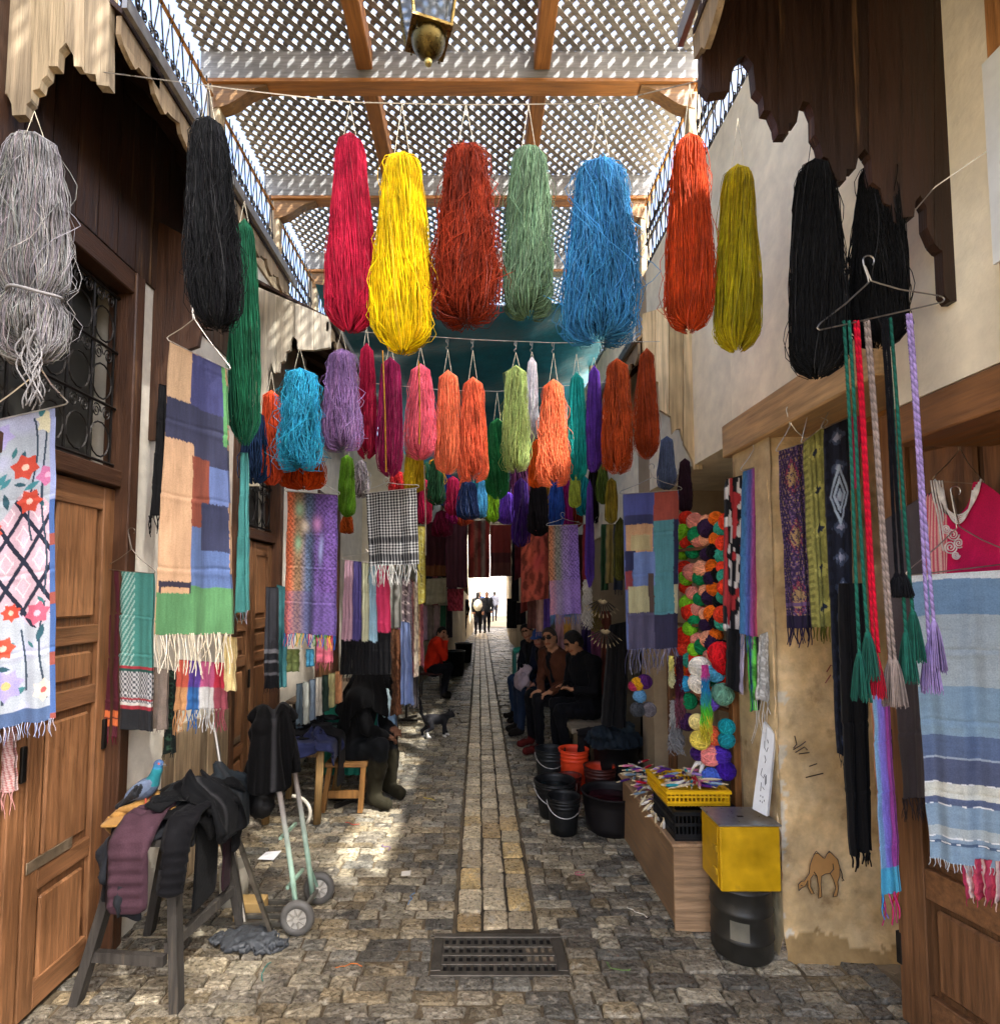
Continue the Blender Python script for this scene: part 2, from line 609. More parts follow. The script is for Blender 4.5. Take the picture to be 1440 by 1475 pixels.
m = MB()
m.box((STRIP[0], STRIP[2], -0.028), (STRIP[1], 40, -0.007), H('4c4437', 0.7))
strip = m.build('drain_strip', 'mud', kind='structure')
PAV = [H('b9a987'), H('a8997c'), H('c2b393'), H('9d8d6f'), H('b59c6a'), H('a38a5f')]
pav = []
for k in range(3):
    x0 = STRIP[0] + k * 0.143
    y = STRIP[2] + RN.uniform(0, 0.04)
    while y < 26:
        d = RN.uniform(0.10, 0.24) if y > 4.6 else RN.uniform(0.16, 0.30)
        pav.append((x0 + 0.004, x0 + 0.139, y + 0.004, y + d - 0.004))
        y += d
pav.sort(key=lambda c: c[2])
rest = MB()
for i, c in enumerate(pav):
    col = PAV[RN.randrange(4 if c[2] > 4.5 else 6)] * RN.uniform(0.8, 1.12)
    m = MB() if i < 200 else rest
    stone(m, *c, 0.006 + RN.uniform(-0.003, 0.003), col, z0=-0.022, jit=0.002, dome=0.2)
    if i < 200:
        m.build('paving_stone', 'stone', parent=strip)
rest.build('paving_stones', 'stone', parent=strip, kind='stuff')

# round cover at the bottom of the picture, drain grate
m = MB()
a = np.linspace(0, 2 * math.pi, 40, endpoint=False)
m.prism(np.c_[0.17 + 0.42 * np.cos(a), 2.12 + 0.42 * np.sin(a), np.full(40, -0.02)], (0, 0, 0.022), H('7c7667'))
cover = m.build('manhole_cover', 'stone', label='round dark cement cover set in the cobbles at the bottom edge', cat='manhole cover')
gr = thing('drain_grate', 'rusty iron drain grate with rows of slots at the end of the paved strip', 'drain grate', ((GRATE[0] + GRATE[1]) / 2, (GRATE[2] + GRATE[3]) / 2, 0))
m = MB()
ic = H('5a554c')
m.box((GRATE[0] - .02, GRATE[2] - .02, -.028), (GRATE[1] + .02, GRATE[3] + .02, -.009), H('0c0b0a'))
m.build('drain_pit', 'mud', gr)
for lo, hi in (((GRATE[0] - .03, GRATE[2] - .03, -.03), (GRATE[1] + .03, GRATE[2] + .005, .008)), ((GRATE[0] - .03, GRATE[3] - .005, -.03), (GRATE[1] + .03, GRATE[3] + .03, .008)),
               ((GRATE[0] - .03, GRATE[2] + .005, -.03), (GRATE[0] + .02, GRATE[3] - .005, .008)), ((GRATE[1] - .02, GRATE[2] + .005, -.03), (GRATE[1] + .03, GRATE[3] - .005, .008))):
    m = MB()
    m.box(lo, hi, ic, bev=.003)
    m.build('grate_frame', 'iron', gr)
for i in range(16):
    x = GRATE[0] + .02 + (GRATE[1] - GRATE[0] - .04) * i / 15
    m = MB()
    m.box((x - .009, GRATE[2] + .005, -.02), (x + .009, GRATE[3] - .005, .002), ic * RN.uniform(.7, 1.2), bev=.002)
    m.build('grate_bar', 'iron', gr)
for i in range(1, 4):
    y = GRATE[2] + (GRATE[3] - GRATE[2]) * i / 4
    m = MB()
    m.box((GRATE[0] + .02, y - .012, -.018), (GRATE[1] - .02, y + .012, .004), ic, bev=.002)
    m.build('grate_cross_bar', 'iron', gr)
m = MB()
m.box((.22, GRATE[2] + .08, -.0085), (.37, GRATE[3] - .07, -.002), H('8a7c66', .8))
m.build('packed_dirt', 'mud', gr)

# ---------------------------------------------------------------- buildings
CREAM, PALE = H('e9dec4'), H('d3ccbc')
WOODR, WOODD, WOODL = H('704d31'), H('3a2415'), H('c9a676')


def pbox(p, name, lo, hi, col, mat, bev=.0, **kw):
    m = MB()
    m.box(lo, hi, col, bev=bev)
    return m.build(name, mat, p, **kw)


def wood_door(bld, y0, y1, ztop, xf, nleaf, rows, col, dirn=1):
    """double door set in a wall facing +x (dirn 1) : leaf > panel"""
    w = (y1 - y0) / nleaf
    for i in range(nleaf):
        a, b = y0 + i * w + .006, y0 + (i + 1) * w - .006
        m = MB()
        m.box((xf - .05 * dirn, a, .02), (xf - .012 * dirn, b, ztop), col * .75)
        d = m.build('door_leaf', 'wood', bld)
        st = .085
        for yy in (a, b - st):
            pbox(d, 'stile', (xf - .015 * dirn, yy, .02), (xf + .015 * dirn, yy + st, ztop), col * RN.uniform(.85, 1.1), 'wood', .004)
        zs = np.cumsum([0] + rows)
        zs = zs / zs[-1] * (ztop - .02) + .02
        for k, z in enumerate(zs):
            h = .09 if 0 < k < len(zs) - 1 else .12
            z0 = min(max(z - h / 2, .02), ztop - h)
            pbox(d, 'rail', (xf - .015 * dirn, a + st + .001, z0), (xf + .013 * dirn, b - st - .001, z0 + h), col * RN.uniform(.85, 1.1), 'wood_y', .004)
        for k in range(len(zs) - 1):
            pbox(d, 'panel', (xf - .014 * dirn, a + st + .03, zs[k] + .085), (xf + .006 * dirn, b - st - .03, zs[k + 1] - .085), col * RN.uniform(.95, 1.25), 'wood', .018)
        pbox(d, 'latch', (xf + .012 * dirn, b - .035, 1.02), (xf + .028 * dirn, b - .008, 1.17), H('1d1a17'), 'iron', .003)
        pbox(d, 'strap_hinge', (xf + .016 * dirn, a + .01, .62), (xf + .022 * dirn, a + .28, .67), H('8a7a64'), 'iron', .002)


def scroll_grille(p, x, y0, y1, z0, z1, n, col, r=.007):
    ys = np.linspace(y0, y1, n + 1)
    for yv in ys:
        m = MB()
        m.tube([[x, yv, z0], [x, yv, z1]], r, col, 5)
        m.build('grille_bar', 'iron', p)
    zs = np.linspace(z0, z1, max(2, int((z1 - z0) / .28)) + 1)
    for z in zs:
        m = MB()
        m.tube([[x + .008, y0 - .02, z], [x + .008, y1 + .02, z]], r * 1.2, col, 5)
        m.build('grille_cross_bar', 'iron', p)
    for j in range(n):
        for k in range(len(zs) - 1):
            m = MB()
            c = A([x, (ys[j] + ys[j + 1]) / 2, (zs[k] + zs[k + 1]) / 2])
            hy, hz = (ys[1] - ys[0]) * .45, (zs[1] - zs[0]) * .3
            t = np.linspace(0, 2 * math.pi, 15)
            m.tube(np.c_[np.full(15, c[0]), c[1] + hy * np.cos(t), c[2] - hz * .4 + hz * np.sin(t)], r * .7, col, 4)
            for s in (-1, 1):
                t = np.linspace(0, 3.6 * math.pi, 18)
                rr = hy * .55 * (1 - t / 14)
                m.tube(np.c_[np.full(18, c[0] + .004), c[1] + s * (hy * .5 - rr * np.cos(t) * .8), c[2] + hz * 1.15 + rr * np.sin(t)], r * .55, col, 4)
            m.build('grille_scroll', 'iron', p)


# left building
lb = thing('shop_building', 'plastered shop building on the left with panelled wooden doors', 'building', (XL - .4, 4, 0))
DO = [(1.35, 3.03, 3.55), (4.25, 5.3, 3.3), (6.5, 7.5, 3.0)]
ys = [-1.1, *[v for d in DO for v in d[:2]], 9.0]
for i in range(0, len(ys), 2):
    pbox(lb, 'wall', (XL - .5, ys[i], 0), (XL, ys[i + 1], 4.57), PALE, 'plaster')
for d in DO:
    pbox(lb, 'wall', (XL - .5, d[0], d[2]), (XL, d[1], 4.57), PALE, 'plaster')
    pbox(lb, 'shade_backing', (XL - .5, d[0], 0), (XL - .28, d[1], d[2]), H('2a2420', .5), 'plaster')  # near-black slab, the shade of the inside painted into its colour
pbox(lb, 'gallery_floor', (XL - .5, -1.1, 4.57), (XL + .02, 9, 4.72), H('9c8a6c'), 'wood_y')
for q, d in enumerate(DO):
    zt = 2.36 if q == 0 else 2.25
    wood_door(lb, d[0] + .07, d[1] - .07, zt, XL - .06, 3 if q == 0 else 2, [.55, .75, .3, .75], WOODR * (1.25 if q == 0 else 1.15))
    for yy in (d[0], d[1] - .08):
        pbox(lb, 'door_post', (XL - .12, yy, 0), (XL + .03, yy + .08, d[2]), WOODD * 1.5, 'wood', .006)
    pbox(lb, 'transom', (XL - .12, d[0] + .08, zt + .01), (XL - .01, d[1] - .08, zt + .1), WOODD * 1.4, 'wood_y', .006)
    pbox(lb, 'lintel', (XL - .12, d[0] + .08, d[2] - .12), (XL + .02, d[1] - .08, d[2]), WOODD * 1.3, 'wood_y', .006)
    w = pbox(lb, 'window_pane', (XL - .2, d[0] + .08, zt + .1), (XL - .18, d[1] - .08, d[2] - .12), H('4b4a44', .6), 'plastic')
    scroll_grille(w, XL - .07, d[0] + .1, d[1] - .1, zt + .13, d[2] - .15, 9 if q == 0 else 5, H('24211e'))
# dark boarding under the awnings, weathered dado boards
for i in range(22):
    y = 1.0 + i * .15
    if y < 4.2:
        pbox(lb, 'wall_board', (XL, y + .003, 3.56), (XL + .015, y + .147, 4.54), WOODD * RN.uniform(.7, 1.1), 'wood')
for i in range(8):
    y = 3.4 + i * .105
    pbox(lb, 'dado_board', (XL, y + .003, .0), (XL + .02 + RN.uniform(0, .006), y + .101, .98 + RN.uniform(-.03, .03)), H('a08a6c') * RN.uniform(.6, 1.1), 'old_wood', .003)

# left far building, stepping in
lf = thing('shop_building', 'far plastered shop building on the left behind the seated figure in red', 'building', (-1.6, 13, 0))
for (xa, ya), (xb, yb), hh in ((((-1.9, 9.0)), ((-1.35, 9.05)), 4.2), ((-1.35, 9.05), (-.75, 16), 4.2), ((-.75, 16), (-.24, 25), 4.0)):
    m = MB()
    m.prism([[xa, ya, 0], [xb, yb, 0], [xb - 2.0, yb + .2, 0], [xa - 2.0, ya + .2, 0]], (0, 0, hh), H('cfc4aa'))
    m.build('wall', 'plaster', lf)
fe = thing('house', 'sunlit white house closing the far end of the lane', 'building', (2, 40, 0))
pbox(fe, 'wall', (-10, 40, 0), (14, 44, 9), H('efe9dc'), 'plaster')
for x in (-1.5, 1.2):
    pbox(fe, 'door_leaf', (x, 39.95, 0), (x + 1.0, 39.99, 2.1), H('b9ab93'), 'wood')

# right building: wall with a door niche near the camera, pier, shop openings
rb = thing('shop_building', 'cream plastered shop building on the right with a wooden lintel over a niche', 'building', (XR + .5, 4, 0))
pbox(rb, 'wall', (XR, -1.1, 0), (XR + .9, .9, 4.76), CREAM, 'plaster')
pbox(rb, 'wall', (XR, .9, 2.50), (XR + .9, 2.06, 4.76), CREAM, 'plaster')
pbox(rb, 'door_head', (XR - .004, .92, 2.36), (XR + .86, 2.055, 2.497), H('7d5634'), 'wood_y', .006)
pbox(rb, 'wall', (XR, 2.06, 2.66), (XR + .9, 3.35, 4.76), CREAM, 'plaster')
pbox(rb, 'wall', (XR, 3.35, 2.72), (XR + .9, 5.0, 4.76), CREAM, 'plaster')
pbox(rb, 'wall', (XR, 5.0, 0), (XR + .9, 5.35, 4.76), H('a8957a'), 'plaster')
pbox(rb, 'wall', (XR, 5.35, 2.5), (XR + .9, 9.0, 4.76), CREAM, 'plaster')
pbox(rb, 'wall', (XR + .02, 7.2, 0), (XR + .9, 9.0, 2.5), H('8f7f66'), 'plaster')
pbox(rb, 'shade_backing', (XR + .85, 3.35, 0), (XR + .9, 5.0, 2.72), H('2a2420', .5), 'plaster')  # back panels with the shops' inner shade put into their colour
pbox(rb, 'shade_backing', (XR + .5, 5.35, 0), (XR + .55, 7.2, 2.5), H('2a2420', .5), 'plaster')
pbox(rb, 'niche_back', (XR + .86, .9, 0), (XR + .9, 2.85, 2.66), H('7a5a36'), 'plaster')
# the pier, with a rough worn edge
m = MB()
zz = np.linspace(-.02, 2.66, 200)
xx = np.linspace(0, .9, 90)
g = np.stack(np.meshgrid(xx, zz, indexing='ij'), -1).reshape(-1, 2)
P3 = np.c_[XR + g[:, 0], np.full(len(g), 2.93), g[:, 1]]
n_ = vn(P3, 6, 3) * .012 + vn(P3, 17, 4) * .005
edge = np.exp(-g[:, 0] / .03)
P3[:, 1] += n_ + edge * (.02 + .02 * vn(P3, 14, 8)) - np.clip(.12 - g[:, 1], 0, 1) * .35
P3[:, 0] += edge * .012 * vn(P3, 16, 9)
ij = np.arange(89)[:, None] * 200 + np.arange(199)[None]
stn = np.clip(.5 + .5 * vn(P3, 3, 5) + .4 * vn(P3, 9, 6) + .25 * vn(P3, 30, 7), 0, 1)[:, None]
colr = H('cfae7c') * (1 - stn) + H('dfc396') * stn
flake = (g[:, 0] < .03 + .035 * vn(P3, 9, 6) + .02 * vn(P3, 31, 2) + .012 * vn(P3, 70, 3)) & (vn(P3, 6, 1) + .5 * vn(P3, 24, 8) > -.05) & (g[:, 1] < 1.3)
colr = np.where(flake[:, None], H('cfc3ab'), colr)
dirt = g[:, 1] < .09 + .05 * vn(P3 * [1, 1, 0], 4, 7) + .03 * vn(P3, 15, 2) + .025 * vn(P3, 45, 3)
colr = np.where(dirt[:, None], H('a3865a'), colr)
m.add(P3, [np.stack([ij, ij + 200, ij + 201, ij + 1], -1).reshape(-1, 4)], colr)
m.build('pier_face', 'mud_plaster', rb, smooth=True)
m = MB()
g = np.stack(np.meshgrid(np.linspace(0, .42, 16), zz, indexing='ij'), -1).reshape(-1, 2)
P3 = np.c_[np.full(len(g), XR), 2.93 + g[:, 0], g[:, 1]]
edge = np.exp(-g[:, 0] / .03)
P3[:, 0] += vn(P3, 6, 3) * .008 - np.clip(.1 - g[:, 1], 0, 1) * .3
ij = np.arange(15)[:, None] * 200 + np.arange(199)[None]
m.add(P3, [np.stack([ij, ij + 1, ij + 201, ij + 200], -1).reshape(-1, 4)], (lambda s_: H('b39c74') * (1 - s_) + H('c8b48c') * s_)(np.clip(.5 + .5 * vn(P3, 3, 5) + .4 * vn(P3, 10, 5), 0, 1)[:, None]))
m.build('pier_side', 'mud_plaster', rb, smooth=True)
pbox(rb, 'pier_end', (XR, 3.34, 0), (XR + .9, 3.36, 2.66), H('9a8262'), 'mud_plaster')
pbox(rb, 'lintel', (XR - .035, 2.07, 2.64), (XR + .3, 3.42, 2.84), H('a98a62'), 'wood_y', .008)
for i in range(3):
    pbox(rb, 'soffit_board', (XR + .3, 2.07 + i * .26, 2.62), (XR + .86, 2.32 + i * .26, 2.655), H('9a6a38') * RN.uniform(.8, 1.1), 'wood_x')
# far right houses
rf = thing('shop_building', 'far shop building on the right lost behind hanging garments', 'building', (2, 14, 0))
for (xa, ya), (xb, yb), hh in (((1.55, 9.0), (1.3, 14), 4.6), ((1.3, 14), (1.08, 20), 4.0), ((1.08, 20), (1.3, 27), 3.8)):
    m = MB()
    m.prism([[xa, ya, 0], [xa + 1.5, ya, 0], [xb + 1.5, yb, 0], [xb, yb, 0]], (0, 0, hh), H('b3a58c'))
    m.build('wall', 'plaster', rf)

# near right door leaf ajar in the niche
nd = thing('wooden_door', 'brown panelled door standing ajar in the niche behind the pale blue shawl', 'door', (1.9, 2.1, 0))
p0, p1 = A([1.80, 2.49, 0]), A([2.02, 1.62, 0])
dv = (p1 - p0) / np.linalg.norm(p1 - p0)
nv = A([dv[1], -dv[0], 0])          # faces the street and camera
nv = nv if nv[0] < 0 else -nv
M4 = np.eye(4)
M4[:3, 0], M4[:3, 1], M4[:3, 2], M4[:3, 3] = dv, nv, (0, 0, 1), p0
Wd = np.linalg.norm(p1 - p0)


def dbox(name, lo, hi, col, mat='wood', bev=.004):
    m = MB()
    m.box(lo, hi, col, M4, bev)
    return m.build(name, mat, nd)


dbox('door_core', (0, -.045, .03), (Wd, -.012, 2.6), WOODR * .7)
for u0, u1 in ((0, .12), (Wd - .12, Wd), (Wd * .5 - .03, Wd * .5 + .05)):
    dbox('stile', (u0, -.015, .03), (u1, .02, 2.6), WOODR * RN.uniform(.9, 1.2))
for z0, z1 in ((.03, .2), (.58, .70), (1.5, 1.62), (2.44, 2.6)):
    for u0, u1 in ((.121, Wd * .5 - .031), (Wd * .5 + .051, Wd - .121)):
        dbox('rail', (u0, -.015, z0), (u1, .018, z1), WOODR * RN.uniform(.9, 1.2), 'wood_x')
for z0, z1 in ((.2, .58), (.7, 1.5), (1.62, 2.44)):
    for u0, u1 in ((.121, Wd * .5 - .031), (Wd * .5 + .051, Wd - .121)):
        dbox('panel', (u0 + .03, -.014, z0 + .03), (u1 - .03, .010, z1 - .03), WOODR * RN.uniform(1, 1.3), 'wood', .02)
for z in (.25, 1.1, 2.2):
    dbox('hinge', (-.012, -.03, z), (.012, .022, z + .13), H('2a2622'), 'iron', .002)

# near right frame post and printed sheet
m = MB()
m.box((XR - .06, 1.2, 2.2), (XR - .005, 1.545, 4.4), H('9a6a3c'), bev=.008)
m.build('wooden_post', 'wood', label='tall brown wooden post at the right edge beside the dark awning', cat='post')
m = MB()
m.box((XR - .075, 1.1, 2.75), (XR - .066, 1.54, 3.35), H('d9dbd8'))
pst = m.build('poster', 'paper', label='white printed sheet with a pink flower at the upper right edge', cat='poster')
m = MB()
a = np.linspace(0, 2 * math.pi, 16, endpoint=False)
for cc, r, c_ in (((1.47, 3.02), .03, 'b86a74'), ((1.45, 2.95), .025, 'b5a06a'), ((1.43, 3.05), .03, 'c98a94')):
    m.prism(np.c_[np.full(16, XR - .0755), cc[0] + r * np.cos(a), cc[1] + r * 1.2 * np.sin(a)], (-.002, 0, 0), H(c_))
m.build('print', 'paper', pst)

# ---------------------------------------------------------------- lattice roof
ZB, PB = 5.67, 1.26
XGL, XGR = -2.0, 1.62
beam_y = [4.0 + PB * k for k in range(-4, 4)]
for y in beam_y:
    if y < 2:
        continue
    lab = {0: 'nearest grey crossbeam of the lattice roof with carved end brackets', 1: 'second crossbeam of the lattice roof from the camera', 2: 'third crossbeam of the lattice roof above the blue tarp', -1: 'crossbeam of the lattice roof just above the lantern', 3: 'farthest crossbeam of the lattice roof behind the tarp'}[round((y - 4) / PB)]
    t = thing('roof_beam', lab, 'beam', (0, y, ZB), 'roof beams')
    pbox(t, 'beam', (XGL - .1, y, ZB), (XGR + .1, y + .13, ZB + .22), H('8b8c8b'), 'wood_x', .006)
    pbox(t, 'under_board', (XGL - .08, y - .01, ZB - .035), (XGR + .08, y + .12, ZB - .003), H('a8713a'), 'wood_x', .004)
    for s, xw in ((1, XGL), (-1, XGR)):
        tt = np.linspace(0, 1, 9)
        pts = [[xw, y + .01, ZB - .037], [xw + s * .40, y + .01, ZB - .037]]
        pts += [[xw + s * (.40 - .38 * q), y + .01, ZB - .05 - .17 * (q - .11 * math.sin(q * 2 * math.pi))] for q in tt]
        pts += [[xw, y + .01, ZB - .23]]
        m = MB()
        m.prism(pts, (0, .1, 0), H('8d6a42'))
        m.build('bracket', 'wood_x', t)
for x, lab in ((-.86, 'left long rafter under the lattice roof'), (.47, 'right long rafter under the lattice roof')):
    t = thing('rafter', lab, 'rafter', (x, 4, ZB + .1), 'roof rafters')
    for y0, y1 in zip(beam_y[:-1], beam_y[1:]):
        pbox(t, 'timber', (x - .06, y0 + .132, ZB + .06), (x + .06, y1 - .002, ZB + .225), H('a06c3a'), 'wood_y', .008)
ZLAT = ZB + .235


def lattice_panel(y0, y1, label):
    t = thing('lattice_panel', label, 'lattice', (0, (y0 + y1) / 2, ZLAT), 'lattice roof panels')
    x0, x1 = XGL - .1, XGR + .1
    single = label.startswith('hidden')
    acc = MB()
    pitch = .105
    for layer, s in ((0, 1), (1, -1)):
        lo = x0 - (y1 - y0) if s > 0 else x0
        hi = x1 if s > 0 else x1 + (y1 - y0)
        c = lo
        while c < hi:
            # line x = c + s*(y-y0)
            ya, yb = y0, y1
            if s > 0:
                ya, yb = max(y0, y0 + (x0 - c)), min(y1, y0 + (x1 - c))
            else:
                ya, yb = max(y0, y0 + (c - x1)), min(y1, y0 + (c - x0))
            if yb - ya > .05:
                w = .0185 * RN.uniform(.9, 1.1)
                pa, pb_ = A([c + s * (ya - y0), ya, 0]), A([c + s * (yb - y0), yb, 0])
                z = ZLAT + layer * .014 + RN.uniform(0, .002)
                m = acc if single else MB()
                nn = A([1, -s, 0]) * w * .7071
                m.prism([pa - nn + [0, 0, z], pb_ - nn + [0, 0, z], pb_ + nn + [0, 0, z], pa + nn + [0, 0, z]], (0, 0, .0125), H('8d8a85') * RN.uniform(.75, 1.15))
                if not single:
                    m.build('slat', 'wood_x', t)
            c += pitch
    if single:
        acc.build('slats', 'wood_x', t, kind='stuff')


names = {1: 'lattice panel of the roof above the lantern', 2: 'lattice panel of the roof between the lantern and the first crossbeam', 3: 'lattice panel of the roof just beyond the first crossbeam',
         4: 'lattice panel of the roof beyond the second crossbeam', 5: 'lattice panel of the roof beyond the third crossbeam above the tarp', 6: 'farthest lattice panel of the roof'}
for k, (y0, y1) in enumerate(zip(beam_y[:-1], beam_y[1:])):
    vis_ = y1 > 1.6
    if not vis_ and k:
        continue
    if not vis_:
        y1 = beam_y[2]
    lattice_panel(y0, y1, names.get(k, 'lattice roof') if vis_ else 'hidden long panel of the lattice roof above the camera')

# posts and iron railings of the galleries
for side, xw, zb in ((-1, XGL, 4.72), (1, XGR, 4.76)):
    nm = 'left' if side < 0 else 'right'
    for k, y in enumerate([2.74, 4.0, 5.26, 6.52, 7.78]):
        m = MB()
        m.box((xw - .05, y + .015, zb), (xw + .05, y + .115, ZB - .24 if False else ZB - .001), H('b8a688'), bev=.006)
        m.build('gallery_post', 'old_wood', label=['nearest', 'second', 'third', 'fourth', 'fifth'][k] + f' pale wooden gallery post on the {nm} under the lattice roof', cat='post', group='gallery posts')
        if k == 4:
            break
        t = thing('iron_railing', ['nearest', 'second', 'third', 'farthest'][k] + f' stretch of wrought iron railing on the {nm} gallery', 'railing', (xw, y + .7, zb), 'gallery railings')
        yy0, yy1 = y + .13, y + 1.26
        for z in (zb + .03, zb + .40, zb + .80):
            pbox(t, 'rail', (xw - .012, yy0, z), (xw + .012, yy1, z + .02), H('3a352f') if z < zb + .6 else H('a9783f'), 'iron', .003)
        for j in range(18):
            yv = yy0 + (yy1 - yy0) * (j + .5) / 18
            m = MB()
            q = np.linspace(0, 1, 9)
            m.tube(np.c_[np.full(9, xw), yv + .02 * np.sin(q * 4 * math.pi) * (1 if j % 2 else -1), zb + .02 + q * .86], .006, H('2c2926'), 4)
            m.build('baluster', 'iron', t)
            for zc in (zb + .2, zb + .53):
                m = MB()
                q = np.linspace(0, 3.4 * math.pi, 16)
                rr = .026 * (1 - q / 14)
                m.tube(np.c_[np.full(16, xw + .005), yv + rr * np.cos(q + j), zc + rr * 1.5 * np.sin(q + j)], .0055, H('2c2926'), 4)
                m.build('scroll', 'iron', t)

# ---------------------------------------------------------------- awnings with carved cheek boards
def cheek(parent, trace, top, Y, th, seams, cols, mat='old_wood'):
    """boards of an awning's end, lower edge traced left to right; top = (left py, right py)"""
    tr = A(trace, float)
    x0, x1 = tr[0, 0], tr[-1, 0]
    cuts = [x0, *seams, x1]
    for i in range(len(cuts) - 1):
        a, b = cuts[i] + .4, cuts[i + 1] - .4
        pts = [(x, y) for x, y in tr if a < x < b]
        pts = [(a, np.interp(a, tr[:, 0], tr[:, 1]))] + pts + [(b, np.interp(b, tr[:, 0], tr[:, 1]))]
        tp = lambda x: top[0] + (top[1] - top[0]) * (x - x0) / (x1 - x0)
        poly = [at(x, y, Y) for x, y in pts] + [at(b, tp(b), Y), at(a, tp(a), Y)]
        m = MB()
        m.prism(poly, (0, th, 0), cols[i % len(cols)])
        m.build('cheek_board', mat, parent)


def awning(name_label, y0, y1, xe, ze, xw, zw, col, nb):
    s = 1 if xw > xe else -1
    t = thing('shop_awning', name_label, 'awning', (xe, (y0 + y1) / 2, ze), 'carved shop awnings')
    d = A([xw - xe, 0, zw - ze])
    n = (y1 - y0) / nb
    for i in range(nb):
        a, b = y0 + i * n + .003, y0 + (i + 1) * n - .003
        m = MB()
        m.prism([[xe, a, ze], [xe, b, ze], [xw, b, zw], [xw, a, zw]], (0, 0, .025), col * RN.uniform(.7, 1.1))
        m.build('roof_board', 'wood_x', t)
    for i in range(max(1, int((y1 - y0) / .5))):
        y = y0 + .2 + i * .5
        if y + .07 < y1:
            m = MB()
            m.prism([[xe, y, ze - .002], [xe, y + .07, ze - .002], [xw, y + .07, zw - .002], [xw, y, zw - .002]], (0, 0, -.07), WOODD * .9)
            m.build('roof_rafter', 'wood_x', t)
    m = MB()
    m.prism([[xe - .02 * s, y0 - .03, ze - .01], [xe - .02 * s, y1 + .03, ze - .01], [xe - .02 * s, y1 + .03, ze + .05], [xe - .02 * s, y0 - .03, ze + .05]], (-.02 * s, 0, 0), H('8f8c86'))
    m.build('gutter_flashing', 'steel', t)
    # scalloped eave trim
    m = MB()
    q = np.arange(0, y1 - y0, .02)
    low = ze - .09 - .035 * np.abs(np.sin(q * math.pi / .22)) - .015 * np.sign(np.sin(q * 2 * math.pi / .22))
    pts = [[xe, y0 + a, z] for a, z in zip(q, low)] + [[xe, y1, ze - .012], [xe, y0, ze - .012]]
    m.prism(pts, (.02 * s, 0, 0), H('8a775c'))
    m.build('eave_trim', 'old_wood', t)
    return t


aw1 = awning('weathered wooden awning at upper left with a scalloped pale end board', 2.1, 4.1, -1.42, 4.12, XL, 4.55, WOODD, 12)
trL = [(-40, 262), (-28, 262), (-27, 215), (-15, 212), (-10, 190), (-1, 188), (0, 165), (2, 140), (10, 134), (17, 150), (18, 166), (37, 165), (38, 150), (45, 145), (47, 130), (57, 127), (60, 115), (68, 108), (70, 95), (83, 95), (85, 72), (96, 61), (106, 80), (107, 95), (118, 96), (122, 105), (138, 107), (140, 122), (158, 124)]
cheek(aw1, trL, (-160, 0), 2.1, .035, (-5, 45, 93, 122), [H('b9a688'), H('a8977c'), H('c2ae8c')])
trM = [(-40, 240), (-15, 240), (-12, 190), (0, 185), (5, 160), (30, 150), (35, 130), (60, 118), (62, 95), (90, 84), (92, 60), (120, 50)]
sh = lambda tr, dx, dy, k: [(x * k + dx, y * k + dy) for x, y in tr]
cheek(aw1, [(196, 634), (232, 634), (234, 590), (245, 585), (250, 545), (262, 540), (266, 505), (285, 498), (290, 470), (312, 462), (316, 430), (338, 424)], (300, 380), 3.15, .03, (), [WOODD * 1.3], 'wood')
aw2 = awning('second carved awning on the left above the sky-blue yarn hank', 4.3, 7.6, -1.18, 3.95, XL, 4.33, WOODD, 16)
trS = [(352, 700), (372, 700), (374, 600), (384, 596), (385, 537), (391, 523), (395, 537), (402, 536), (404, 522), (410, 519), (412, 507), (418, 504), (419, 490), (422, 484), (428, 490), (429, 503), (452, 504), (476, 500)]
cheek(aw2, trS, (405, 458), 4.3, .03, (398, 425, 452), [H('c9bfa9'), H('bdb29b'), H('d0c6b0')])
aw3 = awning('dark brown carved awning at the upper right with stepped arches', -.6, 1.79, .72, 3.70, XR, 4.3, WOODD, 12)
trR = [(1010, 120), (1022, 134), (1050, 130), (1053, 108), (1062, 84), (1073, 78), (1084, 92), (1088, 128), (1098, 138), (1100, 158), (1110, 160), (1118, 178), (1120, 193), (1135, 193), (1135.5, 177), (1147, 176), (1150, 160), (1156, 145), (1165, 148), (1172, 165), (1172.5, 193), (1180, 205), (1185, 225), (1192, 228), (1200, 250), (1205, 260), (1218, 259), (1218.5, 243), (1232, 243), (1236, 225), (1245, 214), (1254, 228), (1256, 262), (1268, 272), (1272, 292), (1282, 296), (1285, 318), (1296, 326), (1298, 313), (1316, 312), (1318, 290), (1325, 281), (1334, 298), (1335, 327), (1345, 350), (1353, 359), (1357, 361), (1360, 424), (1368, 434), (1392, 433), (1408, 424)]
cheek(aw3, trR, (-20, -190), 1.75, .035, (1120, 1250, 1345), [H('2c190d'), H('27160b'), H('301c0f')], 'wood')
aw4 = awning('pale plank awning end on the right beyond the orange yarn', 3.95, 6.5, 1.14, 3.62, XR, 4.0, WOODL * .6, 14)
trQ = [(925, 478), (926, 500), (930, 545), (948, 550), (950, 590), (966, 600), (968, 625), (973, 618), (979, 617), (985, 640), (996, 660), (1000, 676), (1012, 676)]
cheek(aw4, trQ, (452, 425), 3.95, .03, (944, 963, 984), [H('cbb48c'), H('d2bd97'), H('c2aa80')])

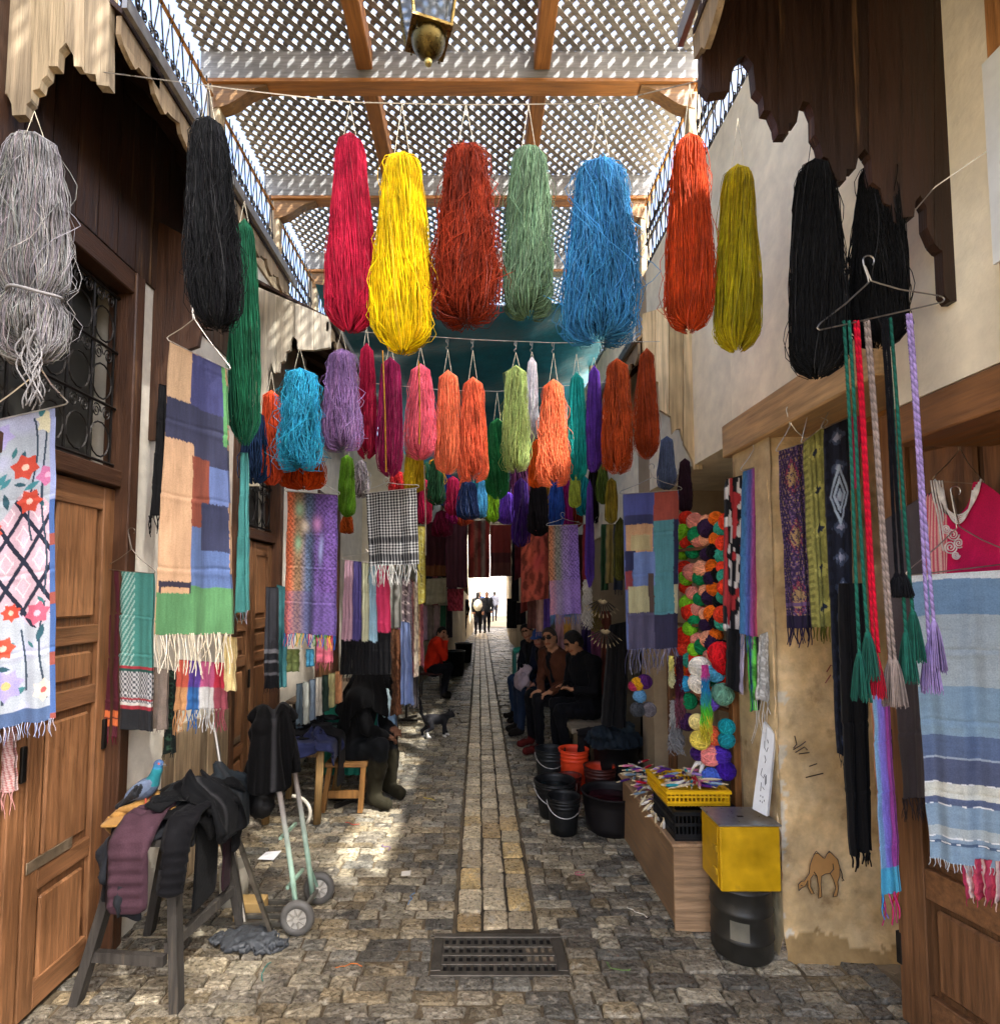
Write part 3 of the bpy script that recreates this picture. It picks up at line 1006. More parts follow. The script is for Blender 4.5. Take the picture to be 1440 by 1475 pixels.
# blue tarp over the lane and boards added further on to block the sky
m = MB()
nx, ny = 40, 60
u = np.linspace(0, 1, nx)
v = np.linspace(0, 1, ny)
U, V = np.meshgrid(u, v, indexing='ij')
X = XL + .05 + (1.6 - XL) * U
Yv = 6.1 + 8 * V
Z = 5.25 - .75 * V - .14 * np.sin(U * math.pi) * (0.6 + .4 * np.cos(V * 9)) - .12 * np.abs(np.sin(V * 14 + U * 2))
P3 = np.stack([X, Yv, Z], -1).reshape(-1, 3)
P3[:, 2] += .05 * vn(P3, 2.5, 2)
ij = np.arange(nx - 1)[:, None] * ny + np.arange(ny - 1)[None]
fq = np.stack([ij, ij + ny, ij + ny + 1, ij + 1], -1).reshape(-1, 4)
top = P3 + [0, 0, .006]
m.add(np.concatenate([P3, top]), [fq[:, ::-1], fq + len(P3)], H('2a7d98', .9))
m.build('blue_tarp', 'tarp', smooth=True, label='sagging blue tarpaulin stretched across the lane behind the yarn', cat='tarpaulin')
rc = thing('sky_block_cover', 'dark boards added over the lane beyond the tarpaulin to block the sky', 'sky screen', (0, 17, 4))
for i in range(14):
    y = 13.8 + i * .5
    pbox(rc, 'board', (-2, y + .01, 3.9 + RN.uniform(-.03, .03)), (2, y + .48, 3.95), H('5c4f3e') * RN.uniform(.6, 1), 'wood_x')

# ---------------------------------------------------------------- hanging yarn
def skein(label, hexc, cx, ty, by, w, Y, n=150, seg=16, rag=1.0, line=None, lean=0.0, hook=False, group='yarn hanks', tie=None, pale_mix=0.25, sway=0.0, name='yarn_hank', sc='d8d0b8', flat=.8):
    s = Y / F
    top = at(cx, ty, Y)
    bot = at(cx + lean, by, Y)
    L = top[2] - bot[2]
    Rm = w * s / 2
    base = H(hexc)
    t_ = thing(name, label, 'yarn', bot, group)
    q = np.linspace(0, 1, seg)
    th = NR.uniform(0, 2 * math.pi, n)
    lob = NR.uniform(0, 6.28, 3)
    tend = 1 - np.abs(NR.normal(0, .045 * rag, n)).clip(0, .22) - .05 * np.clip(np.sin(2 * th + lob[0]) + .6 * np.sin(3 * th + lob[1]), 0, 2) * min(rag, 1.5)
    twist = NR.uniform(-.9, .9)
    bex = NR.uniform(.55, 1.0)
    wid = NR.uniform(.46, .60)
    dep = np.sqrt(NR.uniform(.35, 1, n))
    t = q[None] * tend[:, None]

    def prof(t):
        up = np.sqrt(np.clip(t / .07, 0, 1)) * wid
        body = (1 - wid) * np.clip(t / .66, 0, 1) ** bex * (1 + .05 * np.sin(t * 9 + lob[2]))
        clo = np.clip((t - .86) / .14, 0, 1)
        return Rm * (up + body) * (1 - .32 * clo ** 2)
    r = prof(t) * dep[:, None]
    ph = NR.uniform(0, 6.28, (n, 4))
    wob = .05 * np.sin(q[None] * 9 + ph[:, :1]) + .035 * np.sin(q[None] * 23 + ph[:, 1:2])
    fly = np.where(NR.uniform(0, 1, n) < .10 * rag, NR.uniform(2, 5, n), 1)[:, None]
    r = r * (1 + wob * rag * fly * .8)
    clump = .30 * np.sin(3 * th + ph[0, 2])[:, None] + .2 * np.sin(7 * th + ph[1, 2])[:, None]
    ang = th[:, None] + twist * q[None] + .5 * (q[None] - .5) * clump * 2 + .10 * rag * fly * np.sin(q[None] * 7 + ph[:, 3:4]) + .35 * q[None] ** 2 * (NR.uniform(-1, 1, (n, 1)))
    # loops turning in at the lower end
    curl = np.clip((q[None] - .90) / .10, 0, 1)
    r = r * (1 - .55 * curl ** 1.5)
    x = r * np.cos(ang)
    yv = r * np.sin(ang) * flat
    z = top[2] - L * t + L * .035 * curl ** 2 * rag + .02 * Rm * np.sin(th)[:, None]
    grv = 1 + .09 * np.cos(5 * th)[:, None] + .10 * np.cos(2 * th + lob[1])[:, None] * q[None]
    P = np.stack([top[0] + (bot[0] - top[0]) * t + x * grv + sway * np.sin(t * 3.1), top[1] + yv * grv, z], -1)
    if tie is not None:
        k = np.exp(-((t - tie) / .035) ** 2)
        P[..., 0] = P[..., 0] * (1 - .35 * k) + .35 * k * (top[0] + (bot[0] - top[0]) * t)
        P[..., 1] = P[..., 1] * (1 - .35 * k) + .35 * k * top[1]
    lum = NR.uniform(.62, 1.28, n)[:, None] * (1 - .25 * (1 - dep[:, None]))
    tint = NR.normal(1, .05, (n, 3))
    white = np.where(NR.uniform(0, 1, (n, 1)) < .05, pale_mix, 0)  # a few strands picked at random are mixed paler
    cols = np.clip(base[None] * lum * tint * (1 - white) + white * (base + .12), 0.003, .95)
    P0_ = P.reshape(-1, 3)
    dye = 1 + .30 * vn(P0_, 16, 3) + .18 * vn(P0_ * [1, 1, .25], 60, 5)
    cols = np.clip(cols[:, None] * dye.reshape(n, seg, 1), .002, .95)
    rad = min(max(2.15 * math.pi * Rm / n * .68, .0014), .005)
    m = MB()
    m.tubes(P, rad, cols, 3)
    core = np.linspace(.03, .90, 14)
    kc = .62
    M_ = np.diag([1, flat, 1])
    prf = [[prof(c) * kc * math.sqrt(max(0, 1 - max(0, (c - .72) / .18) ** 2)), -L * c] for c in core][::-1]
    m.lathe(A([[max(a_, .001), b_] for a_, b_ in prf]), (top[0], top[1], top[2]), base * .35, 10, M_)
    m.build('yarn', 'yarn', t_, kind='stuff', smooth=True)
    if line is not None:
        lp = at(cx, line, Y)
        m = MB()
        d = max(.012, Rm * .28)
        hz = lp[2]
        if hook:
            hz = lp[2] - .07
            a = np.linspace(-2.6, .3, 8)
            hk = MB()
            hk.tube([[lp[0] + .012 * math.sin(b) - 0, lp[1], lp[2] - .012 + .014 * math.cos(b)] for b in a] + [[lp[0], lp[1], hz + .02]] + [[lp[0] + .012 * math.sin(b) , lp[1], hz + .012 - .012 * math.cos(b)] for b in np.linspace(3.4, 5.6, 6)], .0022, H('b0aca4'), 4)
            hk.build('hook', 'steel', t_)
        m.tube([[lp[0], lp[1], hz], [top[0] - d, top[1], top[2] - .02]], .0013, H(sc), 4)
        m.tube([[lp[0], lp[1], hz], [top[0] + d, top[1], top[2] - .02]], .0013, H(sc), 4)
        m.build('hanging_string', 'yarn', t_)
    return t_, P


FR = 'yarn hanks hung across the front of the lane'
B = dict(n=700, seg=20, group=FR)
g_, _ = skein('thick mottled grey yarn hank tied near its end at the left edge', '8a8888', 50, 190, 545, 100, 2.0, rag=1.5, line=160, tie=.68, lean=-8, **B)
# loose tail of the grey hank
m = MB()
tp = at(48, 480, 1.97)
for k in range(16):
    q = np.linspace(0, 1, 12)
    o = NR.normal(0, .018, 3)
    m.tube(np.c_[tp[0] + o[0] + .02 * q + .012 * np.sin(q * 9 + k), tp[1] + o[1] * .6 - .02 + .01 * np.cos(q * 7 + k), tp[2] - q * RN.uniform(.16, .30)], .0032, H('8a8888') * RN.uniform(.6, 1.2), 4)
a = np.linspace(0, 6.6, 24)
m.tube(np.c_[tp[0] + .085 * np.cos(a), tp[1] + .07 * np.sin(a), tp[2] + .135 + .01 * np.sin(a * 2)], .006, H('8e8c8c'), 5)
m.build('loose_tail', 'yarn', g_, smooth=True)
skein('charcoal black yarn hank hanging on the left above the patchwork scarf', '131416', 300, 167, 495, 74, 2.2, rag=1.6, line=120, lean=12, **B)
skein('long dark green yarn hank beside the charcoal one on the left', '1c5a3f', 352, 315, 652, 46, 2.75, rag=.8, n=220, seg=22, line=290, group=FR)
skein('crimson red yarn hank, first from the left of the front middle row', 'a81a36', 504, 190, 488, 68, 2.12, rag=.9, line=150, **B)
skein('bright yellow yarn hank in the front row', 'e3bd05', 579, 218, 520, 84, 2.10, rag=1.0, line=150, **B)
skein('rust red tangled yarn hank at the middle of the front row', '7a2610', 671, 206, 489, 92, 2.12, rag=1.9, line=151, **B)
skein('sage green yarn hank in the front row', '647f62', 761, 208, 474, 76, 2.14, rag=1.5, line=151, **B)
skein('wide shaggy blue yarn hank in the front row', '3a80b2', 864, 229, 514, 112, 2.10, rag=1.7, line=150, **B)
skein('orange yarn hank beside the olive one on the right', 'bd4117', 993, 191, 492, 66, 2.15, rag=1.2, line=120, **B)
skein('olive yellow yarn hank beside the orange one on the right', 'b9a81a', 1062, 236, 514, 70, 2.2, rag=.7, line=170, **B)
skein('black yarn hank hung by a cord before the cream wall', '060709', 1173, 228, 556, 74, 1.78, rag=.9, line=165, lean=4, sc='15151a', **B)
skein('black yarn hank behind the wire hanger of cords on the right', '070709', 1265, 226, 512, 78, 1.80, rag=.9, line=195, sc='15151a', **B)

SR = 'yarn hanks hung in the second row'
for lab, hx, cx, ty, by, w, Y, rag, ln, hk in [
    ('small coral hank left of the sky blue hank', 'd9502c', 391, 562, 705, 36, 3.35, 1.1, 535, 0),
    ('shaggy sky blue hank on the left of the second row', '35a6cc', 432, 530, 692, 62, 3.15, 2.4, 500, 0),
    ('rust orange hank hidden below the sky blue hank', 'c2440f', 438, 632, 708, 62, 3.45, .8, None, 0),
    ('lilac hank under the corner of the second left awning', '9474a6', 492, 502, 662, 54, 3.3, 1.8, 475, 0),
    ('thin crimson hank right of the lilac hank', '9c1838', 528, 494, 668, 28, 3.5, 1.0, 470, 0),
    ('wine red hank below the yellow hank', '7a1640', 562, 514, 692, 40, 3.45, .7, 495, 0),
    ('pink coral hank with a yellow cord in front', 'd85a6c', 606, 524, 668, 44, 3.55, 1.0, 500, 0),
    ('light coral hank, left one of the touching coral pair', 'ee7650', 645, 533, 690, 40, 3.7, 1.1, 489, 1),
    ('coral hank, right one of the touching coral pair', 'ea6846', 681, 543, 702, 44, 3.7, 1.2, 490, 1),
    ('yellow hank peeping out below the pink coral hank', 'c9aa1e', 597, 640, 712, 32, 3.9, .8, None, 0),
    ('glossy olive green hank left of the checked scarf', '5a8a24', 500, 655, 748, 26, 4.2, .8, 640, 0),
    ('dark green hank left of the light olive hank', '1f6b3a', 716, 602, 722, 36, 4.2, .6, 565, 0),
    ('light olive hank on a hook in the second row', '9cae66', 743, 526, 692, 40, 3.7, 1.8, 493, 1),
    ('slim white hank on a hook in the second row', 'e6e2e8', 766, 514, 640, 20, 3.85, .8, 493, 1),
    ('orange hank behind the light coral hank by the teal one', 'e0601e', 772, 632, 705, 22, 4.1, .8, None, 0),
    ('peach coral hank between the white hank and the teal hank', 'f4774c', 797, 546, 712, 44, 3.7, 1.7, 494, 1),
    ('teal hank in the second row', '128a84', 830, 536, 697, 33, 3.75, .8, 510, 0),
    ('purple hank right of the teal hank', '55308c', 855, 526, 684, 28, 3.75, .6, 515, 0),
    ('rust brown hank, left one of two on the right of the second row', 'b24a20', 888, 516, 692, 48, 3.6, 1.3, None, 0),
    ('dark rust hank, right one of two on the right of the second row', 'a3421d', 931, 501, 668, 36, 3.6, 1.0, None, 0),
    ('slate blue hank hung by the pale plank awning', '66769a', 960, 628, 708, 26, 4.0, .8, 610, 0),
    ('dark plum hank right of the slate blue hank', '3a2230', 986, 660, 742, 22, 4.0, 1.2, None, 0),
]:
    skein(lab, hx, cx, ty, by, w, Y, n=300, seg=15, rag=rag, line=ln, hook=bool(hk), group=SR)
TR_ = 'small yarn hanks hung deep in the lane'
for lab, hx, cx, ty, by, w, Y, rag in [
    ('crimson hank deep in the lane beside the checked scarf', 'b02046', 612, 690, 758, 22, 5.6, 1),
    ('blackish green hank deep in the lane below the coral pair', '1c4026', 628, 660, 732, 26, 5.2, 1.5),
    ('raspberry hank deep in the lane below the light coral hank', 'a01c44', 652, 686, 745, 24, 5.6, 1),
    ('navy hank deep in the lane below the coral pair', '24345a', 674, 692, 751, 32, 5.4, 1),
    ('pale blue hank deep in the lane below the coral hank', '4a9ac4', 694, 690, 748, 18, 6, 1),
    ('lime green hank deep in the lane below the dark green one', '8cc42a', 711, 700, 753, 20, 5.6, .8),
    ('bright violet hank deep in the lane right of the lime one', '5a34a0', 730, 708, 757, 26, 5.6, .8),
    ('deep purple hank deep in the lane below the light olive one', '34185e', 750, 688, 792, 26, 5.4, 1),
    ('black hank deep in the lane below the orange hank', '131116', 775, 692, 775, 30, 5.2, .8),
    ('yellow green hank deep in the lane below the teal hank', 'a3b545', 828, 684, 733, 18, 5.0, .8),
    ('long violet tassel hank below the purple hank', '4a2f86', 849, 690, 850, 13, 4.6, .6),
    ('tan yellow hank below the rust brown hank', '96852e', 880, 688, 756, 20, 4.6, .6),
    ('dark olive hank hanging in the right shop mouth', '5a5a26', 893, 745, 840, 18, 4.9, .8),
    ('grey tangled hank under the lilac hank', '9a949a', 520, 662, 722, 24, 4.4, 2),
    ('fuzzy red hank below the wine red hank', 'c02a2e', 571, 678, 712, 22, 4.5, 2),
    ('small rust hank below the olive green hank', 'b2541e', 500, 742, 770, 20, 4.6, 1),
    ('dark blue hank behind the long green hank', '1c2f4e', 368, 590, 700, 40, 3.3, .8),
    ('wine hank hanging above the brown cloths', '64142e', 636, 735, 775, 30, 7.5, 1),
]:
    skein(lab, hx, cx, ty, by, w, Y, n=110, seg=12, rag=rag, group=TR_)
r3 = random.Random(21)
CN = [('plum', '4a1f3e'), ('burgundy', '6a1428'), ('bottle green', '1c4a30'), ('ochre', 'a87a24'), ('cobalt', '24448c'), ('magenta', '9a1f6a'), ('brick', '9a3a22'), ('turquoise', '1f8a90'), ('black brown', '1c1410'), ('moss', '5f6e2c'), ('tangerine', 'd0621c'), ('lavender', '8674b4')]
for k in range(24):
    nm, hx = CN[k % 12]
    cx = 588 + (k * 13.3) % 318
    Y = r3.uniform(5.8, 7.6)
    ty = r3.uniform(650, 690)
    skein(f'{nm} hank in the crowded back rows, ' + ('farther' if k >= 12 else 'nearer') + ' of the two', hx, cx, ty, ty + r3.uniform(55, 95), r3.uniform(20, 30), Y, n=80, seg=11, rag=r3.uniform(.6, 1.4), group='hanks in the crowded back rows')


def line_(label, pts, r=.0025, hexc='c9c6bf', name='hanging_line', sag=0):
    P = A([at(*p) for p in pts])
    q = np.linspace(0, len(P) - 1, len(P) * 6)
    Q = np.stack([np.interp(q, np.arange(len(P)), P[:, i]) for i in range(3)], 1)
    m = MB()
    m.tube(Q, r, H(hexc), 4)
    return m.build(name, 'steel', label=label, cat='line', group='lines carrying the yarn')


line_('taut wire across the lane carrying the front row of yarn', [(150, 104, 2.1), (360, 131, 2.1), (500, 147, 2.1), (670, 151, 2.1), (870, 149, 2.1), (1000, 118, 2.1), (1075, 96, 2.1)])
line_('taut wire carrying the hooked second row of yarn', [(520, 478, 3.7), (680, 489, 3.7), (800, 494, 3.7), (950, 492, 3.7)])
line_('lower taut wire behind the coral hanks', [(535, 552, 4.2), (640, 562, 4.2), (720, 564, 4.2), (900, 548, 4.2)])
line_('thin wire from the dark awning to the printed sheet', [(1318, 302, 1.74), (1345, 270, 1.66), (1400, 232, 1.6), (1425, 215, 1.56)])
for lab, x0, y0, x1, y1, Y in [('yellow cord hanging before the wine red hank', 551, 505, 556, 680, 3.3), ('yellow cord hanging before the pink coral hank', 603, 520, 604, 640, 3.4), ('pale cord hanging past the checked scarf', 611, 670, 613, 800, 3.8)]:
    line_(lab, [(x0, y0, Y), ((x0 + x1) / 2 + 1, (y0 + y1) / 2, Y), (x1, y1, Y)], .004, 'c2922e' if 'yellow' in lab else 'c2b8a8', 'dangling_rope')

# ---------------------------------------------------------------- cloth patterns: f(u, v) -> colours, v runs down
def blocks(base, rects, streak=.04):
    def f(u, v):
        P = np.stack([u * 1.0, v * 1.0, u * 0], -1)
        du = vn(P * [9, 90, 1], 1, 3) * streak * .22 + vn(P * [3, 7, 1], 1, 13) * streak * .8
        dv = vn(P * [70, 9, 1], 1, 4) * streak * .15 + vn(P * [4, 3, 1], 1, 14) * streak * .6
        C = np.broadcast_to(H(base), (*u.shape, 3)).copy()
        for x0, y0, x1, y1, h in rects:
            mk = (u + du * .3 >= x0) & (u + du * .3 < x1) & (v + dv * .3 >= y0) & (v + dv * .3 < y1)
            C[mk] = H(h)
        return C * (1 + .12 * vn(P * [50, 18, 1], 1, 7))[..., None]
    return f


def stripes_h(items):
    def f(u, v):
        C = np.zeros((*u.shape, 3))
        for y0, y1, h in items:
            C[(v >= y0) & (v < y1)] = H(h)
        return C
    return f


def stripes_v(cols, soft=0):
    def f(u, v):
        n = len(cols)
        k = np.clip((u * n), 0, n - 1e-6)
        i = k.astype(int)
        Cs = A([H(c) for c in cols])
        C = Cs[i]
        if soft:
            j = np.clip(i + 1, 0, n - 1)
            w = np.clip((k - i - (1 - soft)) / soft, 0, 1)[..., None]
            C = C * (1 - w) + Cs[j] * w
        return C
    return f


def solid(h, var=.15, end=None):
    def f(u, v):
        P = np.stack([u * 5, v * 12, u * 0], -1)
        C = H(h) * (1 + var * vn(P, 1, 2))[..., None]
        if end:
            C[v > end[0] + .015 * vn(P * [6, 0, 0], 1, 9)] = H(end[1])
        return C
    return f


def paisley(cols, sx=30, sy=70, spots=(), hem=None, mix=.5, dark=.55):
    g = stripes_v(cols, .6)

    def f(u, v):
        C = g(u, v)
        P = np.stack([u * sx, v * sy, u * 0], -1)
        q = np.sin(P[..., 0] * 1.1 + 2 * vn(P * .4, 1, 1)) * np.sin(P[..., 1] * .9 + 2 * vn(P * .4, 1, 5)) + vn(P, 1, 6) * .8
        C = np.where((q > .25)[..., None], C * (1 + mix), C)
        C = np.where((q < -.35)[..., None], C * dark, C)
        for cu, cv, ru, rv, h in spots:
            d = ((u - cu) / ru) ** 2 + ((v - cv) / rv) ** 2
            w = np.exp(-d)[..., None]
            C = C * (1 - .75 * w) + H(h) * .75 * w
        if hem:
            w = (v > hem[0])[..., None]
            C = np.where(w, C * .6 + H(hem[1]) * .4, C)
        return C
    return f


def petal(C, u, v, cu, cv, r, asp, n, h, hc=None, ph=0, depth=.3):
    x, y = (u - cu), (v - cv) * asp
    d = np.hypot(x, y)
    a = np.arctan2(y, x)
    C[d < r * (1 - depth * np.abs(np.sin(a * n / 2 + ph)))] = H(h)
    if hc:
        C[d < r * .25] = H(hc)


def leaf(C, u, v, cu, cv, L, asp, ang, h, wd=.35):
    x, y = (u - cu), (v - cv) * asp
    a, b = x * math.cos(ang) + y * math.sin(ang), -x * math.sin(ang) + y * math.cos(ang)
    t = a / L
    C[(t > 0) & (t < 1) & (np.abs(b) < L * wd * np.sin(np.clip(t, 0, 1) * math.pi) * .5)] = H(h)


def floral(u, v):
    asp = 4.1
    C = np.broadcast_to(H('a2acb6'), (*u.shape, 3)).copy()
    P = np.stack([u * 4, v * 16, u * 0], -1)
    w = np.clip(vn(P, 1, 2) * 1.5, 0, .6)[..., None]
    C = C * (1 - w) + H('b3b6dc') * w
    # lattice of diamonds
    V = v * asp
    x, y = u / .40, V / .66
    p, q = x + y, x - y
    band = (v > .30 + .05 * np.sin(u * 7)) & (v < .66 + .04 * np.sin(u * 9 + 1))
    C[band & ((np.abs(p - np.round(p)) < 2))] = H('c2a3b1')
    d1, d2 = np.abs(p % 1 - .5), np.abs(q % 1 - .5)
    C[band & (np.minimum(d1, d2) < .075)] = H('1e2438')
    C[band & (np.maximum(np.abs(d1 - .3), 0) < .02) & (d2 > .24)] = H('dcc9cf')
    C[band & (np.maximum(np.abs(d2 - .3), 0) < .02) & (d1 > .24)] = H('dcc9cf')
    # stems
    for cu, am, ph, v0, v1 in ((.72, .05, 0, .02, .42), (.86, .03, 1, .02, .6), (.28, .04, 2, .05, .3), (.85, .05, .4, .62, .93), (.3, .06, 1.2, .66, .93), (.6, .04, 2.2, .7, .9)):
        C[(np.abs(u - cu - am * np.sin(v * 14 + ph)) < .013) & (v > v0) & (v < v1)] = H('2c3f52')
    for k in range(26):
        r_ = random.Random(k)
        leaf(C, u, v, r_.uniform(.1, .9), r_.choice([r_.uniform(.03, .33), r_.uniform(.62, .92)]), r_.uniform(.12, .24), asp, r_.uniform(-2.6, .2), r_.choice(['2f7f8a', '24505e', '2c6f74']))
    for cu, cv, r, n, h, hc in ((.02, .24, .26, 22, 'd3c8a8', 'c9b98c'), (.62, .175, .19, 6, 'c23a1e', 'eab7a0'), (.68, .29, .17, 6, 'c23a1e', 'efb6a4'), (.90, .215, .15, 5, 'c86a9e', 'e9a3c4'), (.22, .37, .13, 7, 'c9421f', 'e8a48a'),
                           (.45, .64, .13, 7, 'c23a1e', 'eaa48e'), (.78, .655, .16, 6, 'c0506e', 'e6a3b4'), (.36, .75, .16, 6, 'c8401f', 'efb6a4'), (.4, .87, .22, 7, '9a92c8', 'c9b26a'), (.85, .90, .15, 6, 'd9c7b2', 'c2504e'), (.3, .06, .2, 6, 'a59cd0', None), (.9, .04, .16, 6, 'd8d2ac', None)):
        petal(C, u, v, cu, cv, r, asp, n, h, hc, ph=cu * 9, depth=.5 if n > 10 else .3)
    C[v > .955] = H('46618c')
    C[(u > .93)] = H('3a5f9c')
    C[(u > .93) & (np.sin(v * 33) > .8)] = H('96483c')
    C[(u > .93) & (v < .3)] = H('8f9ccc')
    return C


def keffiyeh(u, v):
    C = np.broadcast_to(H('dcdcd8'), (*u.shape, 3)).copy()
    a, b = np.sin(u * 2 * math.pi * 17) > -.25, np.sin(v * 2 * math.pi * 26) > -.25
    C[a & b] = H('14151a')
    C[(a ^ b)] = H('8a8b8c')
    for c in (.66, .9):
        m_ = np.abs(v - c) < .035
        C[m_] = np.where((np.sin(u[m_] * 2 * math.pi * 17) > -.4)[..., None], H('101116'), H('77787a'))
    return C


def houndstooth(u, v):
    C = np.broadcast_to(H('3f8f84'), (*u.shape, 3)).copy()
    mk = (np.sin(u * 60 + v * 130) > .4) & (u < .45)
    C[mk] = H('a8d0c4')
    e = v > .62
    C[e] = H('c7c8c8')
    C[e & (np.sin(u * 70) * np.sin(v * 190) > 0)] = H('50565c')
    for v0, v1, h in ((.60, .615, 'b02838'), (.615, .635, '1c5a50'), (.80, .815, 'b02838'), (.83, .845, 'd8d4cc'), (.845, .87, 'a82234'), (.87, 1.1, '2a2c30')):
        C[(v >= v0) & (v < v1)] = H(h)
    return C


def zigzag(u, v):
    k = (v * 26 + np.abs((u * 4) % 2 - 1) * 1.2) % 1
    return np.where((k < .5)[..., None], H('c9938f'), np.where((k < .7)[..., None], H('a95a58'), H('d8c2bc')))


def ikat(base, m1, m2, nv=6):
    def f(u, v):
        P = np.stack([u * 30, v * 80, u * 0], -1)
        C = H(base) * (1 + .25 * vn(P, 1, 3))[..., None]
        w = np.abs(np.abs((u * 2) % 2 - 1) - .5 + .1 * np.sin(v * 70))
        y = (v * nv) % 1
        d = np.abs(u - .5) * 3 + np.abs(y - .5) * 3.2 + .3 * vn(P, .6, 4)
        C = np.where((d < 1.0)[..., None], H(m1), C)
        C = np.where((d < .5)[..., None], H(m2), C)
        C = np.where(((np.abs(u - .5) > .38) & (np.sin(v * 160) > .2))[..., None], C * .6, C)
        return C
    return f


def carpet(u, v):
    P = np.stack([u * 34, v * 190, u * 0], -1)
    C = np.broadcast_to(H('33224a'), (*u.shape, 3)).copy()
    q = vn(P, 1, 1) + .6 * np.sin(np.abs(u - .5) * 50) * np.sin(v * 110)
    C = np.where((q > .15)[..., None], H('6a4a78'), C)
    C = np.where((q > .6)[..., None], H('a5834f'), C)
    d = np.abs(u - .5) * 2.2 + np.abs(((v * 3) % 1) - .5) * 2.4 + .3 * vn(P, .8, 8)
    C = np.where(((d < .5) & (q > -.3))[..., None], H('a58452'), C)
    C = np.where(((d > .5) & (d < .75) & (q > 0))[..., None], H('8a2f4a'), C)
    C[(v > .86) & (v < .88)] = H('6a4a78')
    C[v > .93] = H('241b38')
    return C


def shawl(u, v):
    C = stripes_h([(-1, .025, 'd9dfe0'), (.025, .15, '6f93b4'), (.15, .40, 'a9b7bd'), (.40, .57, '7f9fb8'), (.57, .645, '5a6f96'), (.645, .652, '9fb0c4'), (.652, .735, '545f80'), (.735, .785, 'd6d8cc'), (.785, .81, '5b6a90'), (.81, .885, '86a3bc'), (.885, .92, 'b4c0c4'),
                   (.92, .935, '8aa4bc'), (.935, .945, '4f6788'), (.945, 1.1, '84a3bd')])(u, v + .006 * np.sin(u * 5))
    P = np.stack([u * 10, v * 100, u * 0], -1)
    C = C * (1 + .08 * vn(P, 1, 1) + .04 * vn(P * [20, .2, 1], 1, 2))[..., None]
    for c in (.735, .81, .92, .94):
        C[(np.abs(v + .006 * np.sin(u * 5) - c) < .0025) & (vn(P * [3, 0, 0], 1, int(c * 100)) > -.1)] = H('eceff0')
    return C


